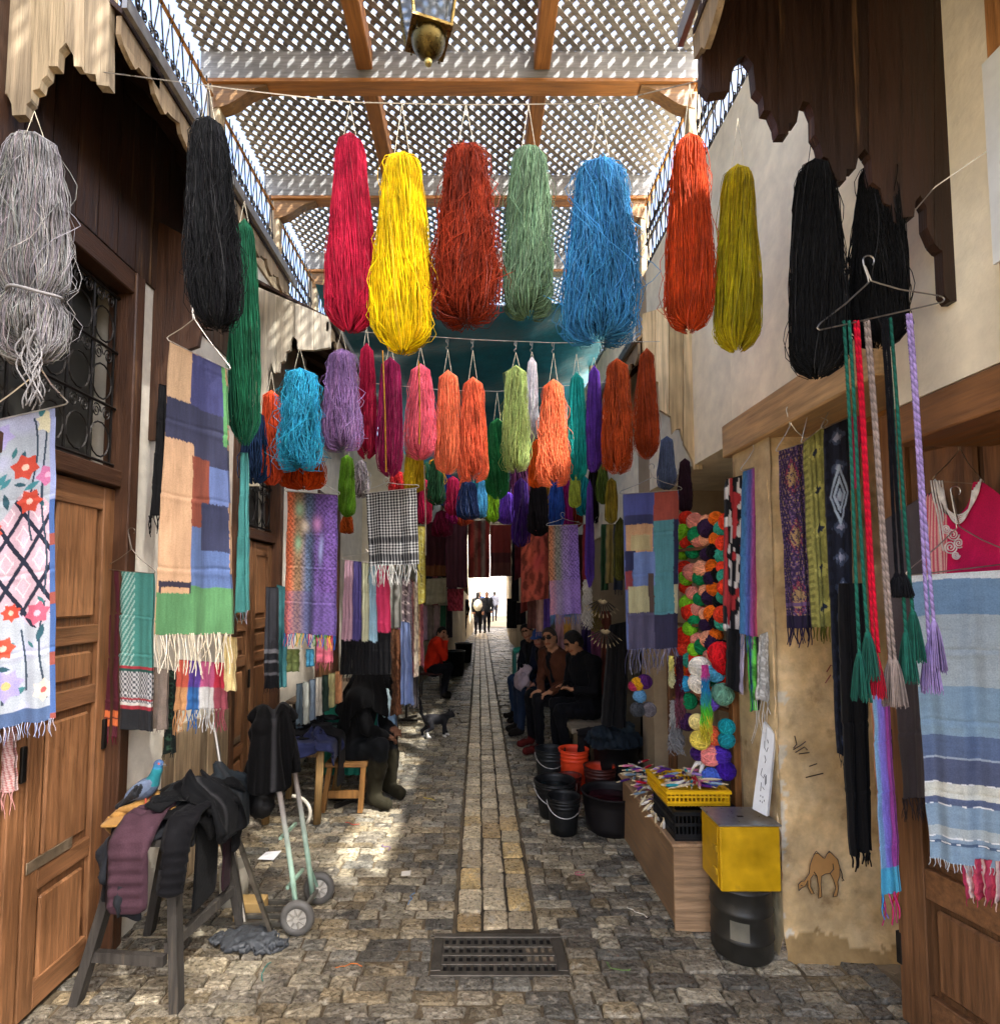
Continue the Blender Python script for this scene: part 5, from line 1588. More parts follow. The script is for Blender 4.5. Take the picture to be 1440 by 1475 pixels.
# braided cords with tassels on one wire hanger
hanger('large wire hanger carrying the braided cords', (1250, 368), (1180, 472), (1356, 432), 1.72, '8d8a86', .0026, 1.70)
for lab, c, x0, y0, x1, y1, gap, tl in [
    ('dark green braided cord with two tassels, nearest the pier', '1f5a4c', 1218, 462, 1244, 945, 11, 62), ('red braided cord with tassel', 'b8142e', 1232, 462, 1262, 940, 6, 62), ('taupe braided cord with tassel', '8a7c74', 1247, 462, 1286, 955, 6, 60),
    ('black braided cord between the taupe and the green one', '101014', 1272, 458, 1296, 830, 8, 30), ('dark green braided cord with two tassels, right of the black one', '1f5a4c', 1278, 458, 1310, 915, 9, 66), ('lilac braided cord with two tassels', '9a86b8', 1308, 452, 1342, 930, 6, 66)]:
    Yc = 1.72
    t = thing('braided_cord', lab, 'cord', at(x1, y1 + tl, Yc), 'braided cords on a hanger')
    base = H(c)
    for s in (0, 1):
        xa, xb = x0 + s * gap * .6 - gap * .3, x1 + s * gap - gap * .5
        yb = y1 - (30 if s and 'two' in lab else 0) + 0
        n = 300
        q = np.linspace(0, 1, n)
        Pc = A([at(xa + (xb - xa) * k + 1.2 * math.sin(k * 5 + s), y0 + (yb - y0) * k, Yc - .006 * s) for k in q])
        m = MB()
        for st in range(3):
            a = q * 230 + st * 2.09
            m.tube(np.c_[Pc[:, 0] + .0026 * np.cos(a), Pc[:, 1] + .0026 * np.sin(a), Pc[:, 2]], .0030, base * (.7 + .3 * st), 4)
        m.build('cord', 'yarn', t, smooth=True)
        if s == 0 or 'two' in lab or 'taupe' in lab:
            e = Pc[-1]
            L = tl * Yc / F
            m = MB()
            sphere(m, e, (.009, .009, .013), base, 10, 7)
            k = 110
            q2 = np.linspace(0, 1, 7)
            th, rr = NR.uniform(0, 6.28, k), NR.uniform(.3, 1, k)
            rad = .008 + .020 * q2[None] ** .7 * rr[:, None]
            S = np.stack([e[0] + rad * np.cos(th)[:, None], e[1] + rad * np.sin(th)[:, None], e[2] - L * q2[None] * NR.uniform(.85, 1.05, (k, 1))], -1)
            m.tubes(S, .0013, base[None] * NR.uniform(.6, 1.35, (k, 1)), 3)
            m.build('tassel', 'yarn', t, smooth=True)

# ---------------------------------------------------------------- lantern
lc = at(617, 56, 2.6)
ln = thing('hanging_lantern', 'square brass lantern with glass sides hanging from the lattice roof', 'lantern', lc)
BR_ = H('7d6836')
ang0 = math.radians(-117)


def sq(r, z, k=4):
    return A([[lc[0] + r * math.cos(ang0 + i * math.pi / 2), lc[1] + r * math.sin(ang0 + i * math.pi / 2), lc[2] + z] for i in range(4)])


m = MB()
m.prism(sq(.140, 0), (0, 0, .014), BR_)
m.build('base_plate', 'brass', ln)
b0, b1 = sq(.130, .015), sq(.195, .40)
for i in range(4):
    m = MB()
    m.tube([b0[i], b1[i]], .009, BR_, 6)
    m.build('corner_post', 'brass', ln)
    j = (i + 1) % 4
    m = MB()
    nn = (b0[i] + b0[j]) / 2 - lc
    nn[2] = 0
    nn /= np.linalg.norm(nn)
    m.prism([b0[i] * .96 + b0[j] * .04, b0[j] * .96 + b0[i] * .04, b1[j] * .96 + b1[i] * .04, b1[i] * .96 + b1[j] * .04], -nn * .004, H('c9d3d8'))
    m.build('glass_pane', 'glass', ln)
m = MB()
m.prism(sq(.21, .40), (0, 0, .02), BR_)
m.lathe([[.17, .42], [.12, .5], [.05, .6], [.02, .66]], lc, BR_, 4, rz(ang0))
m.tube([lc + [0, 0, .66], [lc[0], lc[1], ZB + .06]], .006, BR_ * .6, 5)
m.build('cap', 'brass', ln)
m = MB()
t = np.linspace(0, math.pi / 2, 9)
m.lathe(np.c_[.085 * np.sin(t) + .001, -.095 * np.cos(t)], lc, BR_ * .55, 22)
m.build('pierced_dome', 'brass', ln, smooth=True)
m = MB()
m.lathe(np.c_[.05 * np.cos(t) + .001, .015 + .07 * np.sin(t)], lc, BR_, 18)
m.build('inner_dome', 'brass', ln, smooth=True)
m = MB()
sphere(m, lc + [0, 0, -.122], .020, H('c9b26a'), 14, 10)
m.build('finial', 'brass', ln, smooth=True)
for i in range(4):
    m = MB()
    e = sq(.10, 0)[i]
    m.tube([e, e - [0, 0, .03]], .003, BR_ * .4, 4)
    sphere(m, e - [0, 0, .035], .006, BR_ * .4, 6, 5)
    m.build('pendant', 'brass', ln)


# ---------------------------------------------------------------- garments draped and heaped
def garment(label, path, width, wdir, hexc, amp=.012, name='jacket', cat='jacket', taper=(1, 1), th=.022, quilt=0, group='clothes on the trestle bench', sd_=0, mat='coat', n=70, nw=36):
    P = A(path, float)
    d = np.r_[0, np.cumsum(np.linalg.norm(np.diff(P, axis=0), axis=1))]
    s = np.linspace(0, d[-1], n)
    C = np.stack([np.interp(s, d, P[:, i]) for i in range(3)], 1)
    for _ in range(6):
        C[1:-1] = (C[:-2] + 2 * C[1:-1] + C[2:]) / 4
    T = np.gradient(C, axis=0)
    T /= np.linalg.norm(T, axis=1)[:, None]
    Wd = A(wdir, float)
    Wd = Wd / np.linalg.norm(Wd)
    Nn = np.cross(T, Wd)
    Nn /= np.linalg.norm(Nn, axis=1)[:, None]
    if Nn[:, 2].sum() < 0:
        Nn = -Nn
    q = np.linspace(0, 1, n)
    wv = np.linspace(-.5, .5, nw)
    wk = width * (taper[0] + (taper[1] - taper[0]) * q) * (1 + .10 * np.sin(q * 9 + sd_))
    G = C[:, None] + wv[None, :, None] * wk[:, None, None] * Wd
    st = np.stack(np.broadcast_arrays(q[:, None] * d[-1] * 7, wv[None] * width * 16, 0.0 * q[:, None]), -1)
    dsp = amp * (1.3 * vn(st, 1, sd_) - .9 * np.abs(vn(st, 1.9, sd_ + 1)) + .35 * vn(st, 4.5, sd_ + 2))
    if quilt:
        dsp = .35 * dsp + .010 * np.abs(np.sin(q * d[-1] / quilt * math.pi))[:, None]
    edge = 1 - (np.abs(wv) * 2) ** 4
    G = G + (dsp + th * .8 * edge[None])[..., None] * Nn[:, None]
    bk = C[:, None] + wv[None, :, None] * wk[:, None, None] * Wd - Nn[:, None] * .002
    F0, Bk = G.reshape(-1, 3), bk.reshape(-1, 3)
    ij = np.arange(n - 1)[:, None] * nw + np.arange(nw - 1)[None]
    fq = np.stack([ij, ij + nw, ij + nw + 1, ij + 1], -1).reshape(-1, 4)
    e = [np.arange(nw), (n - 1) * nw + np.arange(nw), np.arange(n) * nw, np.arange(n) * nw + nw - 1]
    rim = [np.stack([a_[:-1], a_[1:], a_[1:] + len(F0), a_[:-1] + len(F0)], -1) for a_ in e]
    m = MB()
    m.add(np.concatenate([F0, Bk]), [fq, fq[:, ::-1] + len(F0), *rim], H(hexc))
    return m.build(name, mat, smooth=True, label=label, cat=cat, group=group)


def heap(label, prims, res, hexc, amp=.018, fr=9, sd_=1, name='jacket', cat='jacket', group=None, mat='coat', k=.03):
    def disp(G):
        return amp * (np.abs(vn(G * [1, 1, .5], fr * 1.3, sd_)) * 1.5 - .6 + .8 * np.abs(vn(G * [1, .9, .45], fr * 2.6, sd_ + 1)) + .3 * vn(G, fr * 4, sd_ + 2))
    V, Q, W = sdf_mesh(prims, res, k, disp)
    m = MB()
    m.add(V, [Q], A([p['col'] for p in prims])[W])
    return m.build(name, mat, smooth=True, label=label, cat=cat, group=group)


# trestle bench
tb = thing('trestle_bench', 'dark wooden trestle bench heaped with clothes at lower left', 'bench', (-1.55, 2.7, 0))
DK = H('33302c')


def bar(p, name, a, b, w, col, mat='old_wood', h=None):
    a, b = A(a, float), A(b, float)
    T = (b - a) / np.linalg.norm(b - a)
    up = A([0, 0, 1.]) if abs(T[2]) < .9 else A([1., 0, 0])
    u = np.cross(T, up)
    u /= np.linalg.norm(u)
    v = np.cross(u, T)
    h = h or w
    pts = [a + su * u * w / 2 + sv * v * h / 2 for su, sv in ((-1, -1), (1, -1), (1, 1), (-1, 1))]
    m = MB()
    m.prism(pts, b - a, col)
    return m.build(name, mat, p)


zt = .70
bar(tb, 'leg', gpt(110, 1444), [-1.60, 2.62, zt], .055, DK, h=.04)
bar(tb, 'leg', gpt(255, 1455), [-1.37, 2.60, zt], .055, DK, h=.04)
bar(tb, 'leg', [-1.27, 3.14, 0], [-1.38, 3.06, zt], .05, DK, h=.04)
bar(tb, 'leg', [-1.76, 3.12, 0], [-1.62, 3.06, zt], .05, DK, h=.04)
bar(tb, 'low_rail', [-1.74, 2.62, .20], [-1.385, 2.585, .20], .03, DK * 1.3, h=.045)
bar(tb, 'low_rail', [-1.385, 2.60, .24], [-1.31, 3.10, .24], .03, DK * 1.2, h=.045)
bar(tb, 'top_plank', [-1.49, 2.55, zt + .015], [-1.49, 3.16, zt + .015], .29, DK, h=.03)
bar(tb, 'metal_prop', [-1.40, 3.12, .75], [-1.07, 3.05, .01], .02, H('6a645a'), 'steel')


# limp cloth: a small mass-spring drape, cut to a garment's flat shape, falling on boxes and bars
def sbox(lo, hi, r=.02):
    lo, hi = A(lo, float), A(hi, float)
    c, h = (lo + hi) / 2, (hi - lo) / 2 - r

    def f(P):
        q = np.abs(P - c) - h
        return np.linalg.norm(np.maximum(q, 0), axis=1) + np.minimum(q.max(1), 0) - r
    return f


def sbar(a_, b_, r):
    a_, b_ = A(a_, float), A(b_, float)

    def f(P):
        ba = b_ - a_
        h = np.clip(((P - a_) @ ba) / (ba @ ba), 0, 1)
        return np.linalg.norm(P - a_ - h[:, None] * ba, axis=1) - r
    return f


def jacket_cut(u, v):
    """flat jacket: body, two sleeves, a notch for the neck (u across -1..1, v down 0..1)"""
    body = (np.abs(u) < .46) & (v > .02)
    sl = (np.abs(u) > .40) & (np.abs(u) < 1) & (v > .02 + .42 * (np.abs(u) - .40)) & (v < .30 + .52 * (np.abs(u) - .40))
    neck = (u / .16) ** 2 + (v / .09) ** 2 < 1
    return (body | sl) & ~neck


def vest_cut(u, v):
    return (np.abs(u) < .8) & ~((u / .2) ** 2 + (v / .08) ** 2 < 1) & ~((np.abs(u) > .66) & (v < .35))


def whole_cut(u, v):
    return np.abs(u) < 2


def drape(label, cut, size, c, ang, hexc, cols, lay=0, crumple=1.0, steps=130, sp=.0135, name='jacket', cat='jacket', group=None, pin=None, tilt=(0, 0), sd_=0, quilt=0, th=.010, mat='coat', iters=9, parent=None):
    nu, nv_ = int(size[0] / sp) + 1, int(size[1] / sp) + 1
    u, v = np.meshgrid(np.linspace(-1, 1, nu), np.linspace(0, 1, nv_), indexing='ij')
    msk = cut(u, v)
    R3 = rz(ang)
    X0 = np.stack([u * size[0] / 2 * crumple, (.5 - v) * size[1] * crumple, tilt[0] * u * size[0] / 2 + tilt[1] * (v - .5) * size[1]], -1)
    X0[..., 2] += .012 * vn(np.stack([u * 5, v * 5, u * 0], -1), 1, sd_) + (1 - crumple) * .16 * np.sin(np.stack([u * 13 + 3 * vn(np.stack([u * 3, v * 3, u * 0], -1), 1, sd_)], -1)[..., 0]) * (1 + .5 * np.sin(v * 11))
    P = X0 @ R3.T + A(c, float)
    P = P.reshape(-1, 3)
    idx = np.arange(nu * nv_).reshape(nu, nv_)
    M_ = msk
    groups = []
    for du, dv, L in ((1, 0, sp), (0, 1, sp), (1, 1, sp * 1.414), (1, -1, sp * 1.414), (2, 0, sp * 2), (0, 2, sp * 2)):
        a0 = idx[:nu - du, max(0, -dv):nv_ - max(0, dv)]
        b0 = idx[du:, max(0, dv):nv_ + min(0, dv)]
        ok = M_.ravel()[a0] & M_.ravel()[b0]
        if max(du, abs(dv)) == 2:
            mid = idx[1:nu - 1, :] if du else idx[:, 1:nv_ - 1]
            ok &= M_.ravel()[mid]
        ph = (np.arange(a0.shape[0])[:, None] // max(du, 1) + 0 * np.arange(a0.shape[1])[None]) % 2 if du else (np.arange(a0.shape[1])[None] // max(abs(dv), 1) + 0 * np.arange(a0.shape[0])[:, None]) % 2
        for k in (0, 1):
            s_ = ok & (ph == k)
            groups.append((a0[s_], b0[s_], L, .18 if max(du, abs(dv)) == 2 else .5))
    prev = P.copy()
    off = .006 + .011 * lay
    e_ = 1e-3
    pinned = None
    if pin is not None:
        pinned = np.linalg.norm(P - A(pin[0], float), axis=1) < pin[1]
        hold = P[pinned].copy()
    act = M_.ravel()
    for st in range(steps):
        v_ = (P - prev) * .965
        prev = P.copy()
        P = P + v_ + A([0, 0, -9.8 * .00011])
        for it in range(iters):
            for a0, b0, L, kf in groups:
                d = P[b0] - P[a0]
                ln_ = np.linalg.norm(d, axis=1)
                cr = (kf * (ln_ - L) / (ln_ + 1e-9))[:, None] * d
                P[a0] += cr
                P[b0] -= cr
        for f_ in cols:
            dd = f_(P) - off
            hit = dd < 0
            if hit.any():
                Q_ = P[hit]
                g_ = np.stack([f_(Q_ + e_ * np.eye(3)[k]) - f_(Q_ - e_ * np.eye(3)[k]) for k in range(3)], 1)
                g_ /= np.linalg.norm(g_, axis=1)[:, None] + 1e-9
                P[hit] = Q_ - g_ * dd[hit][:, None]
                prev[hit] = prev[hit] * .3 + P[hit] * .7
        low = P[:, 2] < .016
        P[low, 2] = .016
        prev[low] = P[low]
        if pinned is not None:
            P[pinned] = hold
    G = P.reshape(nu, nv_, 3)
    N_ = np.cross(np.gradient(G, axis=0), np.gradient(G, axis=1))
    N_ /= np.linalg.norm(N_, axis=2)[..., None] + 1e-9
    if N_[..., 2][msk].mean() < 0:
        N_ = -N_
    puff = .004 + (.011 * np.abs(np.sin(v * size[1] / quilt * math.pi)) if quilt else 0)
    hem = np.where((np.abs(u) < .03) & (v > .1), -.4, 1.0)
    T_ = (G + N_ * (puff * hem)[..., None] * th / .010).reshape(-1, 3)
    B_ = (G - N_ * .004).reshape(-1, 3)
    q = np.stack([idx[:-1, :-1], idx[1:, :-1], idx[1:, 1:], idx[:-1, 1:]], -1).reshape(-1, 4)
    q = q[act[q].all(1)]
    nrm = np.cross(G.reshape(-1, 3)[q[:, 1]] - G.reshape(-1, 3)[q[:, 0]], G.reshape(-1, 3)[q[:, 3]] - G.reshape(-1, 3)[q[:, 0]])
    if (nrm * N_.reshape(-1, 3)[q[:, 0]]).sum() < 0:
        q = q[:, ::-1]
    # rim along the cut edge
    ed = np.concatenate([np.stack([q[:, k], q[:, (k + 1) % 4]], 1) for k in range(4)])
    key = np.sort(ed, 1)
    _, inv, cn = np.unique(key, axis=0, return_inverse=True, return_counts=True)
    bd = ed[cn[inv.ravel()] == 1]
    for _ in range(4):
        for Z_ in (T_, B_):
            ac, ct = np.zeros_like(Z_), np.zeros(len(Z_))
            for e0, e1 in ((0, 1), (1, 0)):
                np.add.at(ac, bd[:, e0], Z_[bd[:, e1]])
                np.add.at(ct, bd[:, e0], 1)
            ok_ = ct > 0
            Z_[ok_] = .35 * Z_[ok_] + .65 * ac[ok_] / ct[ok_][:, None]
    NT = len(T_)
    colr = np.broadcast_to(H(hexc), (nu, nv_, 3)) * (1 + .12 * vn(np.stack([u * 6, v * 6, u * 0], -1), 1, sd_ + 3))[..., None]
    seam = (np.abs(np.abs(u) - .44) < .02) | (np.abs(v - .93) < .012)
    colr = np.where((seam & (cut is jacket_cut))[..., None], colr * .5, colr)
    if cut is jacket_cut:
        colr = np.where(((np.abs(u) < .022) & (v > .08))[..., None], colr * .4 + H('3a3a3c') * .5, colr)
    m = MB()
    m.add(np.concatenate([T_, B_]), [q, q[:, ::-1] + NT, np.stack([bd[:, 1], bd[:, 0], bd[:, 0] + NT, bd[:, 1] + NT], -1)], np.concatenate([colr.reshape(-1, 3)] * 2))
    # drop unused vertices
    V = np.concatenate(m.v)
    used = np.zeros(len(V), bool)
    for f_ in m.f:
        used[f_.ravel()] = True
    re_ = np.cumsum(used) - 1
    m.v, m.c, m.f = [V[used]], [np.concatenate(m.c)[used]], [re_[f_] for f_ in m.f]
    return m.build(name, mat, parent, smooth=True, label=label, cat=cat, group=group)


J = 'clothes on the trestle bench'
BT = [sbox((-1.64, 2.54, zt - .3), (-1.34, 3.16, zt + .03), .03)]
drape('dark trousers thrown over the left of the bench', whole_cut, (.11, .62), (-1.62, 2.64, zt + .05), .1, '0c0d10', BT, 0, name='trousers', cat='trousers', group=J, sd_=2, pin=((-1.61, 2.68, zt + .05), .07))
drape('dark grey jacket with its sleeve hanging at the left of the bench', jacket_cut, (.78, .52), (-1.54, 2.66, zt + .07), 2.2, '1d1f23', BT, 1, group=J, sd_=3, pin=((-1.52, 2.70, zt + .07), .08))
drape('mauve padded jacket hanging over the front of the bench', vest_cut, (.24, .66), (-1.51, 2.54, zt + .11), .03, '3a272f', BT, 4, group=J, sd_=4, quilt=.05, th=.012, pin=((-1.51, 2.66, zt + .11), .1))
drape('black quilted waistcoat beside the mauve jacket', vest_cut, (.18, .56), (-1.325, 2.56, zt + .11), -.05, '0a0a0d', BT, 4, name='waistcoat', cat='waistcoat', group=J, sd_=5, quilt=.04, th=.012, pin=((-1.335, 2.66, zt + .11), .1))
drape('black trousers hanging down the right side of the bench', whole_cut, (.24, .80), (-1.34, 2.80, zt + .08), 1.5, '08090b', BT, 2, name='trousers', cat='trousers', group=J, sd_=18, pin=((-1.42, 2.80, zt + .08), .09))
drape('black coat spread over the middle of the trestle bench', jacket_cut, (.86, .56), (-1.44, 2.88, zt + .16), .35, '050506', BT, 6, group=J, sd_=6, name='coat', cat='coat', crumple=.82, pin=((-1.44, 2.88, zt + .15), .05))
drape('black hooded jacket crumpled on top of the black coat', jacket_cut, (.80, .55), (-1.38, 2.84, zt + .22), 1.3, '0a0b0d', BT, 9, group=J, sd_=21, crumple=.62, pin=((-1.42, 2.86, zt + .2), .05))
drape('slate grey jacket over the far end of the bench', jacket_cut, (.72, .56), (-1.36, 3.04, zt + .20), 1.2, '262c30', BT, 7, group=J, sd_=7, crumple=.85, pin=((-1.40, 3.06, zt + .17), .05))
drape('maroon strip of cloth hanging at the right end of the bench', whole_cut, (.10, .95), (-1.36, 3.0, zt + .08), 1.5, '24141a', BT, 3, name='cloth_strip', cat='cloth', group=J, sd_=8, pin=((-1.40, 3.0, zt + .08), .08))
drape('tan brown crumpled scarf on the bench under the pigeon', whole_cut, (.50, .44), (-1.585, 2.80, zt + .13), .5, '8f6a35', [sbox((-1.72, 2.54, zt - .2), (-1.34, 3.16, zt + .06), .03)], 1, .5, name='crumpled_scarf', cat='scarf', group=J, sd_=9, mat='cloth', steps=90, pin=((-1.59, 2.80, zt + .13), .04))
# poles, rags and litter by the wall
for lab, a, b in (('long metal pole leaning on the left wall', at(308, 1040, 3.3), A([-1.24, 3.12, 0.0])),):
    m = MB()
    m.tube([a, b], .011, H('8a8378'), 8)
    m.build('metal_pole', 'steel', label=lab, cat='pole')
heap('crumpled black plastic sheet beside the hand truck', [ell((-1.20, 3.02, .03), (.17, .10, .03), H('3a3d40')), ell((-1.08, 3.0, .015), (.1, .06, .02), H('3a3d40'))], .007, '3a3d40', .022, 22, 6, 'plastic_sheet', 'plastic sheet', None, 'plastic')
m = MB()
m.lathe([[.001, 0], [.075, 0], [.085, .22], [.08, .22], [.07, .01], [.001, .01]], (-1.44, 3.42, 0), H('b8b4a4'), 20)
m.build('paint_tub', 'plastic', smooth=True, label='white and yellow paint tub behind the bench', cat='tub')
m = MB()
m.box((-1.36, 3.22, 0), (-1.20, 3.32, .10), H('9c8050'), None, .004)
m.build('cardboard_box', 'paper', label='small crushed cardboard box beside the paint tub', cat='box')
m = MB()
pp = gpt(388, 1236)
m.prism([[pp[0] - .06, pp[1] - .05, .014], [pp[0] + .05, pp[1] - .06, .014], [pp[0] + .07, pp[1] + .04, .03], [pp[0] - .04, pp[1] + .05, .016]], (0, 0, .003), H('d8dadc'))
m.build('sheet_of_paper', 'paper', label='white sheet of paper lying on the cobbles by the hand truck', cat='paper')

# hand truck
ht = thing('hand_truck', 'green and rusty white hand truck with two spoked wheels', 'hand truck', (-1.0, 3.1, 0))
GN = H('8fae98')
for nm, c, yy in (('wheel', (-.965, 2.98, .092), -1), ('wheel', (-.935, 3.28, .092), -1)):
    w = MB()
    t = np.linspace(0, 2 * math.pi, 25)[:-1]
    a2 = np.linspace(0, 2 * math.pi, 11)[:-1]
    R0, r0 = .070, .022
    V = A([[c[0] + (R0 + r0 * math.cos(b)) * math.cos(a), c[1] + r0 * math.sin(b), c[2] + (R0 + r0 * math.cos(b)) * math.sin(a)] for a in t for b in a2])
    i = np.arange(24)[:, None]
    j = np.arange(10)[None]
    w.add(V, [np.stack([i * 10 + j, i * 10 + (j + 1) % 10, ((i + 1) % 24) * 10 + (j + 1) % 10, ((i + 1) % 24) * 10 + j], -1).reshape(-1, 4)], H('55534f'))
    wo = w.build(nm, 'plastic', ht, smooth=True)
    m = MB()
    for k in range(8):
        a = k * math.pi / 4 + .2
        m.tube([[c[0], c[1] - .012, c[2]], [c[0] + .056 * math.cos(a), c[1] - .01, c[2] + .056 * math.sin(a)]], [.009, .005], H('8a867c'), 5)
    m.lathe([[.001, -.03], [.014, -.03], [.014, .03], [.001, .03]], c, H('a8a49a'), 12, rx(math.pi / 2))
    m.lathe([[.048, -.012], [.056, -.012], [.056, .012], [.048, .012]], c, H('a8a49a'), 24, rx(math.pi / 2))
    m.build('rim', 'paint', wo)
bar(ht, 'axle', [-.965, 2.98, .092], [-.935, 3.28, .092], .018, H('7a766e'), 'iron')
for y0, x0 in ((3.03, -.98), (3.23, -.955)):
    m = MB()
    cs = [H('8fae98'), H('9ab8a4'), H('8d8a84'), H('6a4f46'), H('57484a')]
    P_ = A([[x0, y0, .06], [x0 - .035, y0, .30], [x0 - .085, y0 - .005, .60], [x0 - .145, y0 - .01, .92], [x0 - .17, y0 - .01, 1.06]])
    m.tube(P_, .015, A(cs), 8)
    m.build('rail', 'paint', ht, smooth=True)
m = MB()
P_ = [[-1.15, 3.02, 1.06], [-1.185, 3.03, 1.10], [-1.185, 3.12, 1.11], [-1.16, 3.21, 1.10], [-1.125, 3.22, 1.06]]
m.tube(P_, .014, H('57484a'), 8)
m.build('handle', 'paint', ht, smooth=True)
for z in (.22, .48, .74):
    x = -.98 - .03 - .17 * z
    bar(ht, 'cross_bar', [x + .01, 3.03, z], [x + .03, 3.23, z], .016, GN * .8, 'paint')
bar(ht, 'brace', [-.965, 3.0, .11], [-1.02, 3.03, .30], .012, GN * .7, 'paint')
bar(ht, 'brace', [-.94, 3.26, .11], [-1.0, 3.23, .30], .012, GN * .7, 'paint')
for k in range(4):
    bar(ht, 'toe_plate_bar', [-1.0, 3.02 + .07 * k, .04], [-1.30, 3.00 + .07 * k, .05], .022, H('5a574f'), 'iron')
ht.location.y += .12
drape('black hooded coat hung over the handle of the hand truck', jacket_cut, (.80, .98), (-1.165, 3.24, 1.16), .35, '050506', [sbar((-1.185, 3.12, 1.08), (-1.15, 3.36, 1.08), .035), sbar((-1.17, 3.15, 1.06), (-.99, 3.15, .1), .03), sbar((-1.15, 3.35, 1.06), (-.965, 3.35, .1), .03)], 1, .80, name='hooded_coat', cat='coat', sd_=11, steps=150, pin=((-1.165, 3.24, 1.16), .10))
heap('black bag hanging from the hand truck under the coat', [cap(at(378, 1138, 3.2), at(376, 1158, 3.2), .06, .075, H('060607')), cap(at(384, 1115, 3.2), at(379, 1138, 3.2), .02, .05, H('060607'))], .008, '060607', .02, 10, 7, 'black_bag', 'bag', None, 'plastic')

# second table with jackets, curved pipe
tt_ = thing('work_table', 'small low table with a green top and round wooden leg piled with jackets', 'table', (-1.35, 4.45, 0))
pbox(tt_, 'table_top', (-1.72, 4.43, .60), (-1.15, 5.10, .63), H('5f7f74'), 'paint', .008)
for x, y in ((-1.26, 4.49), (-1.66, 4.49), (-1.24, 5.03), (-1.66, 5.03)):
    m = MB()
    m.tube([[x, y, .02], [x + .02, y, .6]], .03, H('8c7046'), 10)
    m.build('leg', 'old_wood', tt_, smooth=True)
bar(tt_, 'apron', [-1.66, 4.48, .56], [-1.24, 4.48, .56], .02, H('6a5438'), h=.06)
m = MB()
a = np.linspace(0, 2.2, 10)
m.tube([[-1.42 + .1 * math.sin(b) * 1.4, 4.38, .14 + .16 * math.cos(b) * .8] for b in a], .014, H('c9c4b4'), 8)
m.build('bent_pipe', 'paint', smooth=True, label='pale bent pipe end beside the round wooden table leg', cat='pipe')
JT = 'clothes on the small table'
TT = [sbox((-1.72, 4.43, .4), (-1.15, 5.10, .635), .02)]
drape('crumpled navy cloth on the front of the small table', whole_cut, (.62, .5), (-1.32, 4.60, .72), .2, '1a2040', TT, 0, .5, pin=((-1.32, 4.60, .70), .05), name='crumpled_cloth', cat='cloth', group=JT, sd_=13, mat='cloth', steps=100)
drape('black shiny jacket spread on the small table', jacket_cut, (.9, .7), (-1.42, 4.85, .72), .6, '0a0a0c', TT, 1, .68, pin=((-1.42, 4.85, .74), .06), group=JT, sd_=14)
drape('black trousers hanging off the right edge of the small table', whole_cut, (.24, .9), (-1.22, 4.70, .72), 1.5, '090a0c', TT, 2, .95, pin=((-1.30, 4.70, .72), .08), name='trousers', cat='trousers', group=JT, sd_=15)
drape('charcoal jacket on top of the pile on the small table', jacket_cut, (.8, .6), (-1.42, 4.92, .84), 2.6, '101114', TT, 6, .58, pin=((-1.42, 4.92, .84), .05), group=JT, sd_=16)

# ---------------------------------------------------------------- left stall beyond the hooded figure
st_ = thing('stall_counter', 'low stall counter with a teal cloth front under the five scarves', 'stall', (-1.15, 5.7, 0))
pbox(st_, 'top', (-1.75, 5.15, .80), (-.86, 6.5, .83), H('6a5a48'), 'wood_y', .006)
m = MB()
U, V = np.meshgrid(np.linspace(0, 1, 40), np.linspace(0, 1, 24), indexing='ij')
Pq = np.stack([-1.42 + U * .50, 5.14 - .012 * np.sin(U * 40) * V, .80 - V * .62], -1).reshape(-1, 3)
ij = np.arange(39)[:, None] * 24 + np.arange(23)[None]
fq = np.stack([ij, ij + 24, ij + 25, ij + 1], -1).reshape(-1, 4)
m.add(np.concatenate([Pq, Pq + [0, .02, 0]]), [fq, fq[:, ::-1] + len(Pq)], H('1f7a66'))
m.build('front_cloth', 'plastic', st_, smooth=True)
m = MB()
Pq = np.stack([-.915 + .012 * np.sin(U * 50) * V, 5.14 + U * 1.3, .80 - V * .66], -1).reshape(-1, 3)
m.add(np.concatenate([Pq, Pq - [.02, 0, 0]]), [fq, fq[:, ::-1] + len(Pq)], H('4a6a8c'))
m.build('side_cloth', 'cloth', st_, smooth=True)
for x, y in ((-1.7, 5.2), (-.95, 5.25), (-.95, 6.4), (-1.7, 6.4)):
    pbox(st_, 'leg', (x, y, 0), (x + .04, y + .04, .8), H('4a3c2c'), 'old_wood')
heap('crumpled clear plastic bag draped on the teal stall front', [ell(at(530, 1015, 5.05), (.12, .03, .10), H('9fc4bc')), ell(at(555, 1012, 5.05), (.05, .04, .12), H('b4ccd0'))], .010, '9fc4bc', .02, 14, 12, 'plastic_bag', 'bag', None, 'plastic')
for k, (x, y, sx, c, lab) in enumerate([(515, 992, .10, '2c2622', 'dark folded cloth on the stall counter'), (536, 990, .09, '8a8c90', 'grey folded cloth on the stall counter'), (552, 990, .07, 'b89a70', 'tan folded cloth on the stall counter')]):
    heap(lab, [ell(at(x, y, 5.4), (sx, .1, .05), H(c))], .012, c, .02, 12, 20 + k, 'folded_cloth', 'cloth', 'cloths on the stall counter', 'cloth')
ra = thing('clothes_rack', 'dark metal clothes rack with splayed feet on the left', 'rack', (-1.0, 6.6, 0))
for y in (5.0, 8.0):
    bar(ra, 'upright', [-1.02, y, 0], [-1.02, y, 2.0], .03, H('2a2622'), 'iron')
    bar(ra, 'foot', [-1.3, y, .03], [-.85, y - .1, .03], .03, H('2a2622'), 'iron')
    bar(ra, 'foot', [-1.2, y - .2, .03], [-.9, y + .2, .03], .03, H('2a2622'), 'iron')
